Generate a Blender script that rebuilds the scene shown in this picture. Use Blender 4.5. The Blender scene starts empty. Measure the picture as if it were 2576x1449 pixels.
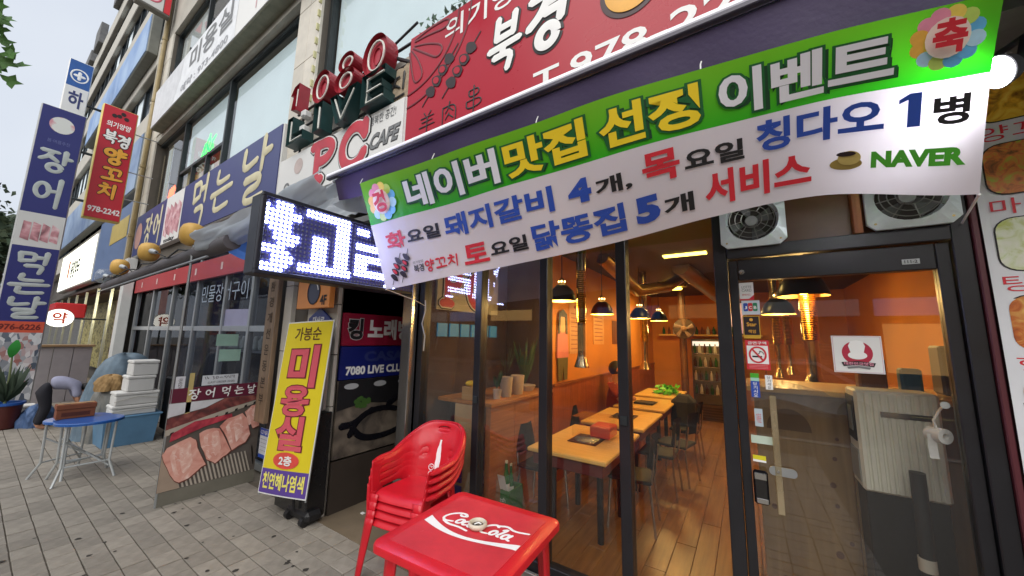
import bpy, math, random
from mathutils import Vector, Matrix

# ---------------------------------------------------------------- camera, sky, sun, exposure
C = bpy.context.scene.collection
SC = bpy.context.scene
cam = bpy.data.cameras.new('camera')
cam.sensor_width = 36.0
cam.lens = 36.0 * 890.5 / 2576.0
cam.clip_start = 0.02
cam.clip_end = 500
camera = bpy.data.objects.new('camera', cam)
C.objects.link(camera)
CX = Vector((0.8357, 0.5483, 0.0187))        # picture right, in the world
CZ = Vector((0.5450, -0.8266, -0.1391))      # backwards
CX.normalize(); CZ.normalize(); CY = CZ.cross(CX).normalized(); CX = CY.cross(CZ).normalized()
camera.matrix_world = Matrix(((CX.x, CY.x, CZ.x, 0), (CX.y, CY.y, CZ.y, 0), (CX.z, CY.z, CZ.z, 1.7), (0, 0, 0, 1)))
SC.camera = camera

world = bpy.data.worlds.new('World'); SC.world = world
world.use_nodes = True
wn = world.node_tree.nodes; wl = world.node_tree.links
bg = wn['Background']
sky = wn.new('ShaderNodeTexSky'); sky.sky_type = 'NISHITA'; sky.sun_disc = False
SUN_EL, SUN_AZ = math.radians(42), math.radians(200)
sky.sun_elevation = SUN_EL; sky.sun_rotation = SUN_AZ
sky.air_density = 1.0; sky.dust_density = 4.0
mx = wn.new('ShaderNodeMix'); mx.data_type = 'RGBA'
tc = wn.new('ShaderNodeTexCoord')
cn = wn.new('ShaderNodeTexNoise'); cn.inputs['Scale'].default_value = 1.6; cn.inputs['Detail'].default_value = 4
cr = wn.new('ShaderNodeValToRGB')
cr.color_ramp.elements[0].position = .35; cr.color_ramp.elements[0].color = (6.9, 7.5, 8.5, 1)
cr.color_ramp.elements[1].position = .7; cr.color_ramp.elements[1].color = (8.8, 9.2, 9.8, 1)
wl.new(tc.outputs['Generated'], cn.inputs['Vector']); wl.new(cn.outputs['Fac'], cr.inputs['Fac'])
mx.inputs['Factor'].default_value = .93
wl.new(sky.outputs['Color'], mx.inputs['A']); wl.new(cr.outputs['Color'], mx.inputs['B'])
wl.new(mx.outputs['Result'], bg.inputs['Color'])
bg.inputs['Strength'].default_value = 0.074

sl = bpy.data.lights.new('sun', 'SUN'); sl.energy = 2.3; sl.angle = math.radians(70); sl.color = (1, .96, .9)
sun = bpy.data.objects.new('sun', sl); C.objects.link(sun)
sun.rotation_euler = (math.radians(48), 0, math.radians(20))
sun.location = (0, -6, 20)

SC.view_settings.view_transform = 'Standard'
SC.view_settings.look = 'None'
SC.view_settings.gamma = 1.0
SC.view_settings.use_curve_mapping = False
SC.view_settings.exposure = 0.5
SC.cycles.use_denoising = True
SC.cycles.max_bounces = 8
SC.cycles.transparent_max_bounces = 16
SC.cycles.sample_clamp_indirect = 6

# ---------------------------------------------------------------- materials
RND = random.Random(7)
PI = math.pi
def lin(c):
    return tuple(((v / 255) / 12.92 if v <= 10 else ((v / 255 + .055) / 1.055) ** 2.4) for v in c)
MATS = {}
def M(name, rgb, rough=.6, metal=0., var=.10, scale=6., bump=0., bscale=40., coat=0., rand=0., spec=.5, stretch=None, emit=None):
    """procedural principled material; rgb is the base colour in 0-255"""
    if name in MATS: return MATS[name]
    m = bpy.data.materials.new(name); m.use_nodes = True; MATS[name] = m
    nt = m.node_tree; n = nt.nodes; l = nt.links; p = n['Principled BSDF']
    c = lin(rgb)
    p.inputs['Roughness'].default_value = rough; p.inputs['Metallic'].default_value = metal
    p.inputs['Specular IOR Level'].default_value = spec
    if coat: p.inputs['Coat Weight'].default_value = coat; p.inputs['Coat Roughness'].default_value = .12
    t = n.new('ShaderNodeTexCoord'); mp = n.new('ShaderNodeMapping')
    l.new(t.outputs['Object'], mp.inputs['Vector'])
    if stretch: mp.inputs['Scale'].default_value = stretch
    ns = n.new('ShaderNodeTexNoise'); ns.inputs['Scale'].default_value = scale; ns.inputs['Detail'].default_value = 6; ns.inputs['Roughness'].default_value = .62
    l.new(mp.outputs['Vector'], ns.inputs['Vector'])
    rp = n.new('ShaderNodeValToRGB')
    rp.color_ramp.elements[0].position = .32; rp.color_ramp.elements[1].position = .68
    rp.color_ramp.elements[0].color = tuple(max(0, v * (1 - var)) for v in c) + (1,)
    rp.color_ramp.elements[1].color = tuple(min(1, v * (1 + var)) for v in c) + (1,)
    l.new(ns.outputs['Fac'], rp.inputs['Fac'])
    out = rp.outputs['Color']
    if rand:
        oi = n.new('ShaderNodeObjectInfo'); hs = n.new('ShaderNodeHueSaturation')
        mr = n.new('ShaderNodeMapRange'); mr.inputs['To Min'].default_value = 1 - rand; mr.inputs['To Max'].default_value = 1 + rand
        l.new(oi.outputs['Random'], mr.inputs['Value']); l.new(mr.outputs['Result'], hs.inputs['Value']); l.new(out, hs.inputs['Color']); out = hs.outputs['Color']
    l.new(out, p.inputs['Base Color'])
    rr = n.new('ShaderNodeMapRange'); rr.inputs['To Min'].default_value = max(.02, rough - .08); rr.inputs['To Max'].default_value = min(1, rough + .1)
    l.new(ns.outputs['Fac'], rr.inputs['Value']); l.new(rr.outputs['Result'], p.inputs['Roughness'])
    if bump:
        b = n.new('ShaderNodeBump'); b.inputs['Strength'].default_value = bump; b.inputs['Distance'].default_value = .01
        n2 = n.new('ShaderNodeTexNoise'); n2.inputs['Scale'].default_value = bscale; n2.inputs['Detail'].default_value = 5
        l.new(mp.outputs['Vector'], n2.inputs['Vector']); l.new(n2.outputs['Fac'], b.inputs['Height']); l.new(b.outputs['Normal'], p.inputs['Normal'])
    if emit:
        p.inputs['Emission Color'].default_value = c + (1,); p.inputs['Emission Strength'].default_value = emit
    return m
def ME(name, rgb, strength):
    if name in MATS: return MATS[name]
    m = bpy.data.materials.new(name); m.use_nodes = True; MATS[name] = m
    p = m.node_tree.nodes['Principled BSDF']; c = lin(rgb)
    p.inputs['Base Color'].default_value = c + (1,); p.inputs['Emission Color'].default_value = c + (1,); p.inputs['Emission Strength'].default_value = strength
    return m
def MG(name, tint=(1, 1, 1), ior=1.5, rough=.0, haze=0., hazecol=(.6, .65, .7)):
    """thin clear pane: transparent with a Fresnel reflection on its outer face, optional diffuse haze film"""
    if name in MATS: return MATS[name]
    m = bpy.data.materials.new(name); m.use_nodes = True; MATS[name] = m
    nt = m.node_tree; n = nt.nodes; l = nt.links; n.remove(n['Principled BSDF'])
    tr = n.new('ShaderNodeBsdfTransparent'); tr.inputs['Color'].default_value = tuple(tint) + (1,)
    gl = n.new('ShaderNodeBsdfGlossy'); gl.inputs['Roughness'].default_value = rough
    fr = n.new('ShaderNodeFresnel'); fr.inputs['IOR'].default_value = ior
    ge = n.new('ShaderNodeNewGeometry'); inv = n.new('ShaderNodeMath'); inv.operation = 'SUBTRACT'; inv.inputs[0].default_value = 1
    mul = n.new('ShaderNodeMath'); mul.operation = 'MULTIPLY'
    l.new(ge.outputs['Backfacing'], inv.inputs[1]); l.new(fr.outputs['Fac'], mul.inputs[0]); l.new(inv.outputs[0], mul.inputs[1])
    a = n.new('ShaderNodeMixShader'); l.new(mul.outputs[0], a.inputs['Fac']); l.new(tr.outputs[0], a.inputs[1]); l.new(gl.outputs[0], a.inputs[2])
    last = a
    if haze:
        d = n.new('ShaderNodeBsdfDiffuse'); d.inputs['Color'].default_value = tuple(hazecol) + (1,)
        tcn = n.new('ShaderNodeTexCoord'); ns = n.new('ShaderNodeTexNoise'); ns.inputs['Scale'].default_value = 2.5; ns.inputs['Detail'].default_value = 5
        l.new(tcn.outputs['Object'], ns.inputs['Vector'])
        mr = n.new('ShaderNodeMapRange'); mr.inputs['From Min'].default_value = .3; mr.inputs['From Max'].default_value = .75; mr.inputs['To Min'].default_value = haze * .4; mr.inputs['To Max'].default_value = haze * 1.6
        l.new(ns.outputs['Fac'], mr.inputs['Value'])
        b = n.new('ShaderNodeMixShader'); l.new(mr.outputs['Result'], b.inputs['Fac']); l.new(a.outputs[0], b.inputs[1]); l.new(d.outputs[0], b.inputs[2]); last = b
    l.new(last.outputs[0], n['Material Output'].inputs['Surface'])
    return m
def MW(name, c1, c2, axis='Z', scale=2.2, rough=.5, dist=4., bump=.1):
    """wood: stretched noise bands"""
    if name in MATS: return MATS[name]
    m = M(name, c1, rough, var=.12); nt = m.node_tree; n = nt.nodes; l = nt.links; p = n['Principled BSDF']
    t = n.new('ShaderNodeTexCoord'); mp = n.new('ShaderNodeMapping')
    mp.inputs['Scale'].default_value = {'X': (1, 14, 14), 'Y': (14, 1, 14), 'Z': (14, 14, 1)}[axis]
    l.new(t.outputs['Object'], mp.inputs['Vector'])
    ns = n.new('ShaderNodeTexNoise'); ns.inputs['Scale'].default_value = scale; ns.inputs['Detail'].default_value = 8; ns.inputs['Distortion'].default_value = dist * .15
    l.new(mp.outputs['Vector'], ns.inputs['Vector'])
    rp = n.new('ShaderNodeValToRGB'); rp.color_ramp.elements[0].position = .35; rp.color_ramp.elements[1].position = .65
    rp.color_ramp.elements[0].color = lin(c1) + (1,); rp.color_ramp.elements[1].color = lin(c2) + (1,)
    l.new(ns.outputs['Fac'], rp.inputs['Fac']); l.new(rp.outputs['Color'], p.inputs['Base Color'])
    b = n.new('ShaderNodeBump'); b.inputs['Strength'].default_value = bump; b.inputs['Distance'].default_value = .004
    l.new(ns.outputs['Fac'], b.inputs['Height']); l.new(b.outputs['Normal'], p.inputs['Normal'])
    return m
def MS(name, stops, scale=6., rough=.6, detail=8., dist=.6, stretch=(1, 1, 1), voronoi=False):
    """flat print or mottled stuff: a noise through a many-stop colour ramp"""
    if name in MATS: return MATS[name]
    m = M(name, stops[0][1], rough); nt = m.node_tree; n = nt.nodes; l = nt.links; p = n['Principled BSDF']
    t = n.new('ShaderNodeTexCoord'); mp = n.new('ShaderNodeMapping'); mp.inputs['Scale'].default_value = stretch
    l.new(t.outputs['Object'], mp.inputs['Vector'])
    if voronoi:
        ns = n.new('ShaderNodeTexVoronoi'); ns.inputs['Scale'].default_value = scale
        src = ns.outputs['Color']
    else:
        ns = n.new('ShaderNodeTexNoise'); ns.inputs['Scale'].default_value = scale; ns.inputs['Detail'].default_value = detail; ns.inputs['Distortion'].default_value = dist
        src = ns.outputs['Fac']
    l.new(mp.outputs['Vector'], ns.inputs['Vector'])
    rp = n.new('ShaderNodeValToRGB')
    while len(rp.color_ramp.elements) < len(stops): rp.color_ramp.elements.new(.5)
    for e, (pos, c) in zip(rp.color_ramp.elements, stops): e.position = pos; e.color = lin(c) + (1,)
    l.new(src, rp.inputs['Fac']); l.new(rp.outputs['Color'], p.inputs['Base Color'])
    return m

def add_bump(m, strength, scale, stretch=(1, 1, 1), dist=.01):
    nt = m.node_tree; n = nt.nodes; l = nt.links; p = n['Principled BSDF']
    t = n.new('ShaderNodeTexCoord'); mp = n.new('ShaderNodeMapping'); mp.inputs['Scale'].default_value = stretch; ns = n.new('ShaderNodeTexNoise'); ns.inputs['Scale'].default_value = scale; ns.inputs['Detail'].default_value = 4; ns.inputs['Distortion'].default_value = .8
    b = n.new('ShaderNodeBump'); b.inputs['Strength'].default_value = strength; b.inputs['Distance'].default_value = dist
    l.new(t.outputs['Object'], mp.inputs['Vector']); l.new(mp.outputs['Vector'], ns.inputs['Vector']); l.new(ns.outputs['Fac'], b.inputs['Height']); l.new(b.outputs['Normal'], p.inputs['Normal'])
    return m
# ---------------------------------------------------------------- mesh building
class MB:
    def __init__(s): s.v = []; s.f = []
    def add(s, vs, fs):
        k = len(s.v); s.v += [tuple(v) for v in vs]; s.f += [tuple(i + k for i in f) for f in fs]; return s
    def box(s, x0, x1, y0, y1, z0, z1, b=0.):
        c = ((x0 + x1) / 2, (y0 + y1) / 2, (z0 + z1) / 2); h = (abs(x1 - x0) / 2, abs(y1 - y0) / 2, abs(z1 - z0) / 2)
        if b <= 0 or b >= min(h) * .98:
            vs = [(c[0] + sx * h[0], c[1] + sy * h[1], c[2] + sz * h[2]) for sx in (-1, 1) for sy in (-1, 1) for sz in (-1, 1)]
            return s.add(vs, [(0, 1, 3, 2), (4, 6, 7, 5), (0, 4, 5, 1), (2, 3, 7, 6), (0, 2, 6, 4), (1, 5, 7, 3)])
        vs = []; ix = {}
        for sx in (-1, 1):
            for sy in (-1, 1):
                for sz in (-1, 1):
                    for a in range(3):
                        q = [sx, sy, sz]; d = [q[i] * (h[i] - (0 if i == a else b)) for i in range(3)]
                        ix[(sx, sy, sz, a)] = len(vs); vs.append(tuple(c[i] + d[i] for i in range(3)))
        fs = []
        for a in range(3):
            o = [i for i in range(3) if i != a]
            for sg in (-1, 1):
                f = []
                for p, q in ((-1, -1), (1, -1), (1, 1), (-1, 1)):
                    k = [0, 0, 0]; k[a] = sg; k[o[0]] = p; k[o[1]] = q; f.append(ix[(k[0], k[1], k[2], a)])
                if (sg > 0) == (a == 1): f.reverse()
                fs.append(tuple(f))
        for a in range(3):                       # edges running along axis a
            o = [i for i in range(3) if i != a]
            for p in (-1, 1):
                for q in (-1, 1):
                    k = [0, 0, 0]; k[o[0]] = p; k[o[1]] = q
                    k1 = k[:]; k1[a] = -1; k2 = k[:]; k2[a] = 1
                    fs.append((ix[tuple(k1) + (o[0],)], ix[tuple(k2) + (o[0],)], ix[tuple(k2) + (o[1],)], ix[tuple(k1) + (o[1],)]))
        for sx in (-1, 1):
            for sy in (-1, 1):
                for sz in (-1, 1): fs.append(tuple(ix[(sx, sy, sz, a)] for a in range(3)))
        return s.add(vs, fs)
    def tube(s, pts, r, n=8, cap=True, flat=None, fs=.3):
        """r: number or list; flat: a direction along which the section is squeezed by fs"""
        P = [Vector(p) for p in pts]; m = len(P); R = r if isinstance(r, (list, tuple)) else [r] * m
        vs = []; fc = []; up = None
        for i in range(m):
            t = (P[min(i + 1, m - 1)] - P[max(i - 1, 0)])
            if t.length < 1e-9: t = Vector((0, 0, 1))
            t.normalize()
            if flat is not None: a = Vector(flat).cross(t)
            else:
                ref = up if up is not None else (Vector((0, 0, 1)) if abs(t.z) < .9 else Vector((1, 0, 0)))
                a = ref - t * ref.dot(t)
            if a.length < 1e-6: a = t.orthogonal()
            a.normalize(); b = t.cross(a); up = a
            for j in range(n):
                g = 2 * PI * j / n
                vs.append(P[i] + a * (math.cos(g) * R[i]) + b * (math.sin(g) * R[i] * (fs if flat is not None else 1)))
        for i in range(m - 1):
            for j in range(n):
                k = (j + 1) % n
                fc.append((i * n + j, i * n + k, (i + 1) * n + k, (i + 1) * n + j))
        if cap: fc.append(tuple(reversed(range(n)))); fc.append(tuple((m - 1) * n + j for j in range(n)))
        return s.add(vs, fc)
    def cyl(s, p0, p1, r, n=16, r1=None): return s.tube([p0, p1], [r, r if r1 is None else r1], n)
    def lathe(s, prof, c=(0, 0, 0), n=24, ax=None, caps=True):
        """prof: (radius, height) list turned round +Z (or ax) through c"""
        z = Vector(ax or (0, 0, 1)).normalized(); x = z.orthogonal().normalized(); y = z.cross(x); c = Vector(c); vs = []; fc = []
        for r, h in prof:
            for j in range(n):
                g = 2 * PI * j / n; vs.append(c + z * h + x * (math.cos(g) * r) + y * (math.sin(g) * r))
        m = len(prof)
        for i in range(m - 1):
            for j in range(n):
                k = (j + 1) % n; fc.append((i * n + j, i * n + k, (i + 1) * n + k, (i + 1) * n + j))
        if caps:
            if prof[0][0] > 1e-5: fc.append(tuple(reversed(range(n))))
            if prof[-1][0] > 1e-5: fc.append(tuple((m - 1) * n + j for j in range(n)))
        return s.add(vs, fc)
    def ball(s, c, r, n=12, sq=(1, 1, 1)):
        vs = []; fc = []; m = n // 2 + 1
        for i in range(m):
            a = PI * i / (m - 1)
            for j in range(n):
                g = 2 * PI * j / n
                vs.append((c[0] + r * sq[0] * math.sin(a) * math.cos(g), c[1] + r * sq[1] * math.sin(a) * math.sin(g), c[2] - r * sq[2] * math.cos(a)))
        for i in range(m - 1):
            for j in range(n):
                k = (j + 1) % n; fc.append((i * n + j, i * n + k, (i + 1) * n + k, (i + 1) * n + j))
        return s.add(vs, fc)
    def prism(s, F, poly, d0, d1):
        """polygon (u,v) on frame F between depths d0 < d1 along its normal"""
        n = len(poly)
        a = sum(poly[i][0] * poly[(i + 1) % n][1] - poly[(i + 1) % n][0] * poly[i][1] for i in range(n))
        if a < 0: poly = list(reversed(poly))
        vs = [F(u, v, d0) for u, v in poly] + [F(u, v, d1) for u, v in poly]
        fs = [tuple(reversed(range(n))), tuple(range(n, 2 * n))] + [(i, (i + 1) % n, n + (i + 1) % n, n + i) for i in range(n)]
        return s.add(vs, fs)
    def grid(s, fn, nu, nv, skip=()):
        vs = [fn(i / nu, j / nv) for j in range(nv + 1) for i in range(nu + 1)]
        fs = [(j * (nu + 1) + i, j * (nu + 1) + i + 1, (j + 1) * (nu + 1) + i + 1, (j + 1) * (nu + 1) + i) for j in range(nv) for i in range(nu) if (i, j) not in skip]
        return s.add(vs, fs)
    def build(s, name, mat, parent=None, local=False, smooth=None, kind=None, label=None):
        off = Vector((0, 0, 0))
        if parent is not None and not local: off = Vector(parent['_at'])
        me = bpy.data.meshes.new(name); me.from_pydata([tuple(Vector(v) - off) for v in s.v], [], s.f); me.update()
        if mat: me.materials.append(mat)
        o = bpy.data.objects.new(name, me); C.objects.link(o)
        if smooth is not None:
            me.polygons.foreach_set('use_smooth', [True] * len(me.polygons))
            try: me.set_sharp_from_angle(angle=math.radians(smooth))
            except Exception: pass
        if parent is not None: o.parent = parent; o['_at'] = list(parent['_at'])
        else: o['_at'] = [0., 0., 0.]
        if kind: o['kind'] = kind
        if label: o['label'] = label
        return o
def box(name, mat, parent, x0, x1, y0, y1, z0, z1, b=.0, **k): return MB().box(x0, x1, y0, y1, z0, z1, b).build(name, mat, parent, **k)
def thing(name, label, cat, at=(0, 0, 0), rz=0., group=None):
    o = bpy.data.objects.new(name, None); C.objects.link(o); o.empty_display_size = .1
    o.location = at; o.rotation_euler = (0, 0, rz); o['label'] = label; o['category'] = cat; o['_at'] = list(map(float, at))
    if group: o['group'] = group
    return o
def tag(o, label, cat, group=None):
    o['label'] = label; o['category'] = cat
    if group: o['group'] = group
    return o
def struct(o): o['kind'] = 'structure'; return o
def dup(o, at=None, rz=None, label=None, parent=None):
    c = o.copy(); C.objects.link(c)
    if parent is not None: c.parent = parent
    if at is not None: c.location = at
    if rz is not None: c.rotation_euler = (0, 0, rz)
    if label: c['label'] = label
    for ch in list(o.children): dup(ch, parent=c)
    return c
def set_at(o, at, rz=0): o.location = at; o.rotation_euler = (0, 0, rz)
class Fr:
    """flat frame: origin, right, up, outward"""
    def __init__(s, o, u=(1, 0, 0), v=(0, 0, 1), n=(0, -1, 0)): s.o, s.u, s.v, s.n = Vector(o), Vector(u), Vector(v), Vector(n)
    def __call__(s, u, v, w=0.): return s.o + s.u * u + s.v * v + s.n * w
def FY(x, y, z): return Fr((x, y, z))                                   # faces the street
def FX(x, y, z): return Fr((x, y, z), (0, 1, 0), (0, 0, 1), (1, 0, 0))  # faces along the street
def FZ(x, y, z, a=0.): return Fr((x, y, z), (math.cos(a), math.sin(a), 0), (-math.sin(a), math.cos(a), 0), (0, 0, 1))
TXT = {}
def _glyphs(s, off, res=3):
    k = (s, round(off, 4))
    if k in TXT: return TXT[k]
    cu = bpy.data.curves.new('t', 'FONT'); cu.body = s; cu.size = 1; cu.offset = off; cu.resolution_u = res
    o = bpy.data.objects.new('t', cu)
    me = bpy.data.meshes.new_from_object(o)
    vs = [(v.co.x, v.co.y) for v in me.vertices]; fs = [tuple(p.vertices) for p in me.polygons]
    bpy.data.objects.remove(o); bpy.data.curves.remove(cu); bpy.data.meshes.remove(me)
    xs = [v[0] for v in vs]; ys = [v[1] for v in vs]
    TXT[k] = (vs, fs, (min(xs), max(xs), min(ys), max(ys))); return TXT[k]
def text(parent, s, F, rect, mat, bold=.0, w=.003, shear=0., outline=None, omat=None, odrop=(0, 0), name='lettering', thick=0., rot=0.):
    """letters of s fitted to rect (u0,v0,u1,v1) on frame F, w proud of it; outline adds a fatter copy behind"""
    _, _, bb = _glyphs(s, bold)
    u0, v0, u1, v1 = rect; kx = (u1 - u0) / (bb[1] - bb[0]); ky = (v1 - v0) / (bb[3] - bb[2])
    def put(off, wz, m, d=(0, 0)):
        vs, fs, _ = _glyphs(s, off); b = MB(); pts = []
        for x, y in vs:
            u = u0 + (x - bb[0]) * kx; v = v0 + (y - bb[2]) * ky; u += shear * (v - v0)
            if rot: c_, s_ = math.cos(rot), math.sin(rot); du, dv = u - u0, v - v0; u, v = u0 + du * c_ - dv * s_, v0 + du * s_ + dv * c_
            pts.append((u + d[0], v + d[1]))
        f2 = []
        for f in fs:                                        # keep faces looking outwards
            a = sum(pts[f[i]][0] * pts[f[(i + 1) % len(f)]][1] - pts[f[(i + 1) % len(f)]][0] * pts[f[i]][1] for i in range(len(f)))
            f2.append(f if a > 0 else tuple(reversed(f)))
        b.add([F(u, v, wz) for u, v in pts], f2)
        return b.build(name, m, parent)
    if outline: put(bold + outline, w, omat, odrop); w += .0025
    return put(bold, w, mat)
def brush(parent, strokes, F, rect, mat, r=.045, w=.004, shear=0., name='lettering', box_=(0, 0, 1, 1), flat=.25, taper=.75, grow=None, obj=True, n=8):
    """hand-lettered strokes: tapering flattened ribbons; strokes are (u,v) polylines in box_"""
    u0, v0, u1, v1 = rect; a0, b0, a1, b1 = box_; k = MB(); sc = min((u1 - u0) / (a1 - a0), (v1 - v0) / (b1 - b0))
    for st in strokes:
        q = [Vector((u0 + (x - a0) / (a1 - a0) * (u1 - u0), v0 + (y - b0) / (b1 - b0) * (v1 - v0))) for x, y in st]
        for _ in range(2 if len(q) > 2 else 0):              # round the corners
            z = [q[0]]
            for i in range(len(q) - 1): z += [q[i] * .75 + q[i + 1] * .25, q[i] * .25 + q[i + 1] * .75]
            z.append(q[-1]); q = z
        if len(q) == 2: q = [q[0], q[0] * .5 + q[1] * .5, q[1]]
        m = len(q); R = r * sc * (1 if grow is None else 1)
        rad = [R * (1 - (1 - taper) * i / (m - 1)) + (grow or 0) for i in range(m)]
        d0 = (q[0] - q[1]); d1 = (q[-1] - q[-2])
        if d0.length > 1e-9 and (q[0] - q[-1]).length > R * .5:
            q = [q[0] + d0.normalized() * rad[0] * .8] + q + [q[-1] + d1.normalized() * rad[-1] * .8]; rad = [rad[0] * .35] + rad + [rad[-1] * .35]
        pts = [F(p.x + shear * (p.y - v0), p.y, w) for p in q]
        k.tube(pts, rad, n, flat=F.n if isinstance(F, Fr) else F.nrm, fs=flat)
    return k.build(name, mat, parent, smooth=50) if obj else k
def ring(cx, cy, rx, ry=None, n=16, a0=0., a1=2 * PI): 
    ry = rx if ry is None else ry
    return [(cx + rx * math.cos(a0 + (a1 - a0) * i / n), cy + ry * math.sin(a0 + (a1 - a0) * i / n)) for i in range(n + 1)]
def ell(cx, cy, rx, ry, n=28): return ring(cx, cy, rx, ry, n)[:-1]
def rrect(u0, v0, u1, v1, r, n=5):
    p = []
    for cx, cy, a in ((u1 - r, v0 + r, -PI / 2), (u1 - r, v1 - r, 0), (u0 + r, v1 - r, PI / 2), (u0 + r, v0 + r, PI)):
        p += [(cx + r * math.cos(a + PI / 2 * i / n), cy + r * math.sin(a + PI / 2 * i / n)) for i in range(n + 1)]
    return p
def flat(parent, F, poly, mat, name='print', w=.003, label=None): # thin flat printed shape
    o = MB().add([F(u, v, w) for u, v in (poly if sum(poly[i][0] * poly[(i + 1) % len(poly)][1] - poly[(i + 1) % len(poly)][0] * poly[i][1] for i in range(len(poly))) > 0 else list(reversed(poly)))], [tuple(range(len(poly)))]).build(name, mat, parent)
    if label: o['label'] = label
    return o
# hand-lettered hangul, strokes in a unit square
HAN = {
 '장': [[(.08, .9), (.56, .9)], [(.36, .88), (.28, .66), (.04, .48)], [(.3, .68), (.56, .5)], [(.78, 1.), (.76, .42)], [(.78, .7), (.97, .7)], ring(.5, .18, .2, .17)],
 '어': [ring(.27, .55, .21, .24), [(.5, .55), (.8, .58)], [(.83, .98), (.78, .02)]],
 '먹': [[(.1, .92), (.12, .54)], [(.12, .54), (.5, .6)], [(.1, .9), (.52, .93), (.48, .58)], [(.55, .74), (.8, .76)], [(.84, 1.), (.8, .44)], [(.3, .32), (.78, .36), (.68, -.02)]],
 '는': [[(.28, .98), (.22, .7), (.8, .74)], [(.02, .48), (.98, .54)], [(.24, .36), (.2, .08), (.86, .16)]],
 '날': [[(.14, .94), (.1, .6), (.56, .7)], [(.76, 1.), (.72, .48)], [(.76, .74), (.98, .76)], [(.24, .4), (.72, .42), (.7, .24), (.28, .22), (.26, .02), (.84, .06)]],
 '양': [ring(.28, .7, .2, .19), [(.66, 1.), (.64, .42)], [(.66, .82), (.94, .84)], [(.66, .62), (.94, .63)], ring(.5, .17, .19, .16)],
 '꼬': [[(.06, .9), (.42, .92), (.34, .5)], [(.5, .9), (.9, .92), (.8, .5)], [(.48, .48), (.48, .2)], [(.02, .16), (.98, .2)]],
 '치': [[(.24, 1.), (.44, .94)], [(.06, .78), (.6, .8)], [(.36, .78), (.28, .5), (.04, .28)], [(.32, .56), (.6, .3)], [(.82, 1.), (.78, .06)]],
 '북': [[(.2, 1.), (.2, .62)], [(.76, 1.), (.76, .62)], [(.2, .82), (.76, .82)], [(.2, .62), (.76, .64)], [(.0, .44), (1., .48)], [(.48, .44), (.46, .3)], [(.2, .28), (.8, .3), (.7, .0)]],
 '경': [[(.06, .92), (.5, .94), (.34, .62), (.06, .44)], [(.46, .78), (.8, .8)], [(.42, .6), (.8, .62)], [(.83, 1.), (.8, .4)], ring(.54, .18, .2, .17)],
 '진': [[(.06, .88), (.56, .9)], [(.36, .88), (.26, .62), (.02, .42)], [(.3, .64), (.6, .46)], [(.82, 1.), (.78, .34)], [(.24, .3), (.22, .06), (.86, .1)]],
 '羊': [[(.3, 1.), (.42, .82)], [(.72, 1.), (.58, .82)], [(.12, .74), (.9, .76)], [(.2, .54), (.82, .56)], [(.04, .32), (.96, .34)], [(.52, .78), (.5, .0)]],
 '肉': [[(.14, .8), (.14, .02)], [(.14, .8), (.88, .82), (.86, .06)], [(.52, 1.), (.46, .7), (.28, .5)], [(.5, .72), (.74, .5)], [(.5, .46), (.3, .2)], [(.46, .42), (.74, .18)]],
 '串': [[(.26, .9), (.26, .64), (.76, .66), (.76, .92), (.26, .9)], [(.14, .5), (.14, .2), (.88, .22), (.88, .52), (.14, .5)], [(.51, 1.05), (.5, -.1)]],
}
# ---------------------------------------------------------------- shared materials
stone = M('stone_cladding', (204, 198, 186), .55, var=.09, scale=5, bump=.12, rand=.06)
stone_d = M('stone_joint', (96, 90, 82), .9)
conc = M('concrete_band', (172, 168, 158), .8, var=.12, scale=2.5, bump=.2, bscale=30)
conc_d = M('dark_concrete', (92, 88, 84), .9, var=.2)
alu_d = M('dark_aluminium', (46, 52, 54), .4, .3, var=.08)
alu_l = M('pale_aluminium', (170, 174, 176), .35, .7, var=.05)
black = M('black_frame', (34, 34, 38), .35, .1, var=.1)
white_pl = M('white_panel', (226, 226, 224), .45, var=.03, scale=1.2)
white_dirty = M('dusty_white_panel', (205, 206, 205), .5, var=.06, scale=1.4)
blind = M('pale_blind', (226, 238, 244), .8, var=.06, scale=.7)
beige_in = M('beige_room', (176, 160, 134), .8)
win_glass = MG('window_glass', (.95, .97, .97), 1.7)
eel_glass = MG('eel_shop_glass', (.86, .88, .92), 1.16)
mirror_glass = MG('reflective_shop_glass', (.9, .9, .89), 2.0, haze=.014, hazecol=(.42, .46, .52))
shop_glass = MG('shop_glass', (.93, .92, .9), 1.62, haze=.007, hazecol=(.4, .42, .46))
dark_win = M('dark_window', (44, 54, 64), .08, var=.25, scale=1.5, spec=.9)
steel = M('stainless_steel', (188, 188, 186), .22, .95, var=.05)
wire_m = M('black_cable', (22, 22, 24), .6)
w_ink = M('white_ink', (238, 238, 236), .5, var=.02)
k_ink = M('black_ink', (26, 25, 28), .5)
r_ink = M('red_ink', (205, 38, 52), .5, var=.04)
b_ink = M('blue_ink', (38, 74, 168), .5, var=.04)
g_ink = M('green_ink', (70, 165, 40), .5, var=.05)
y_ink = M('yellow_ink', (245, 205, 40), .5, var=.03)

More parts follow.
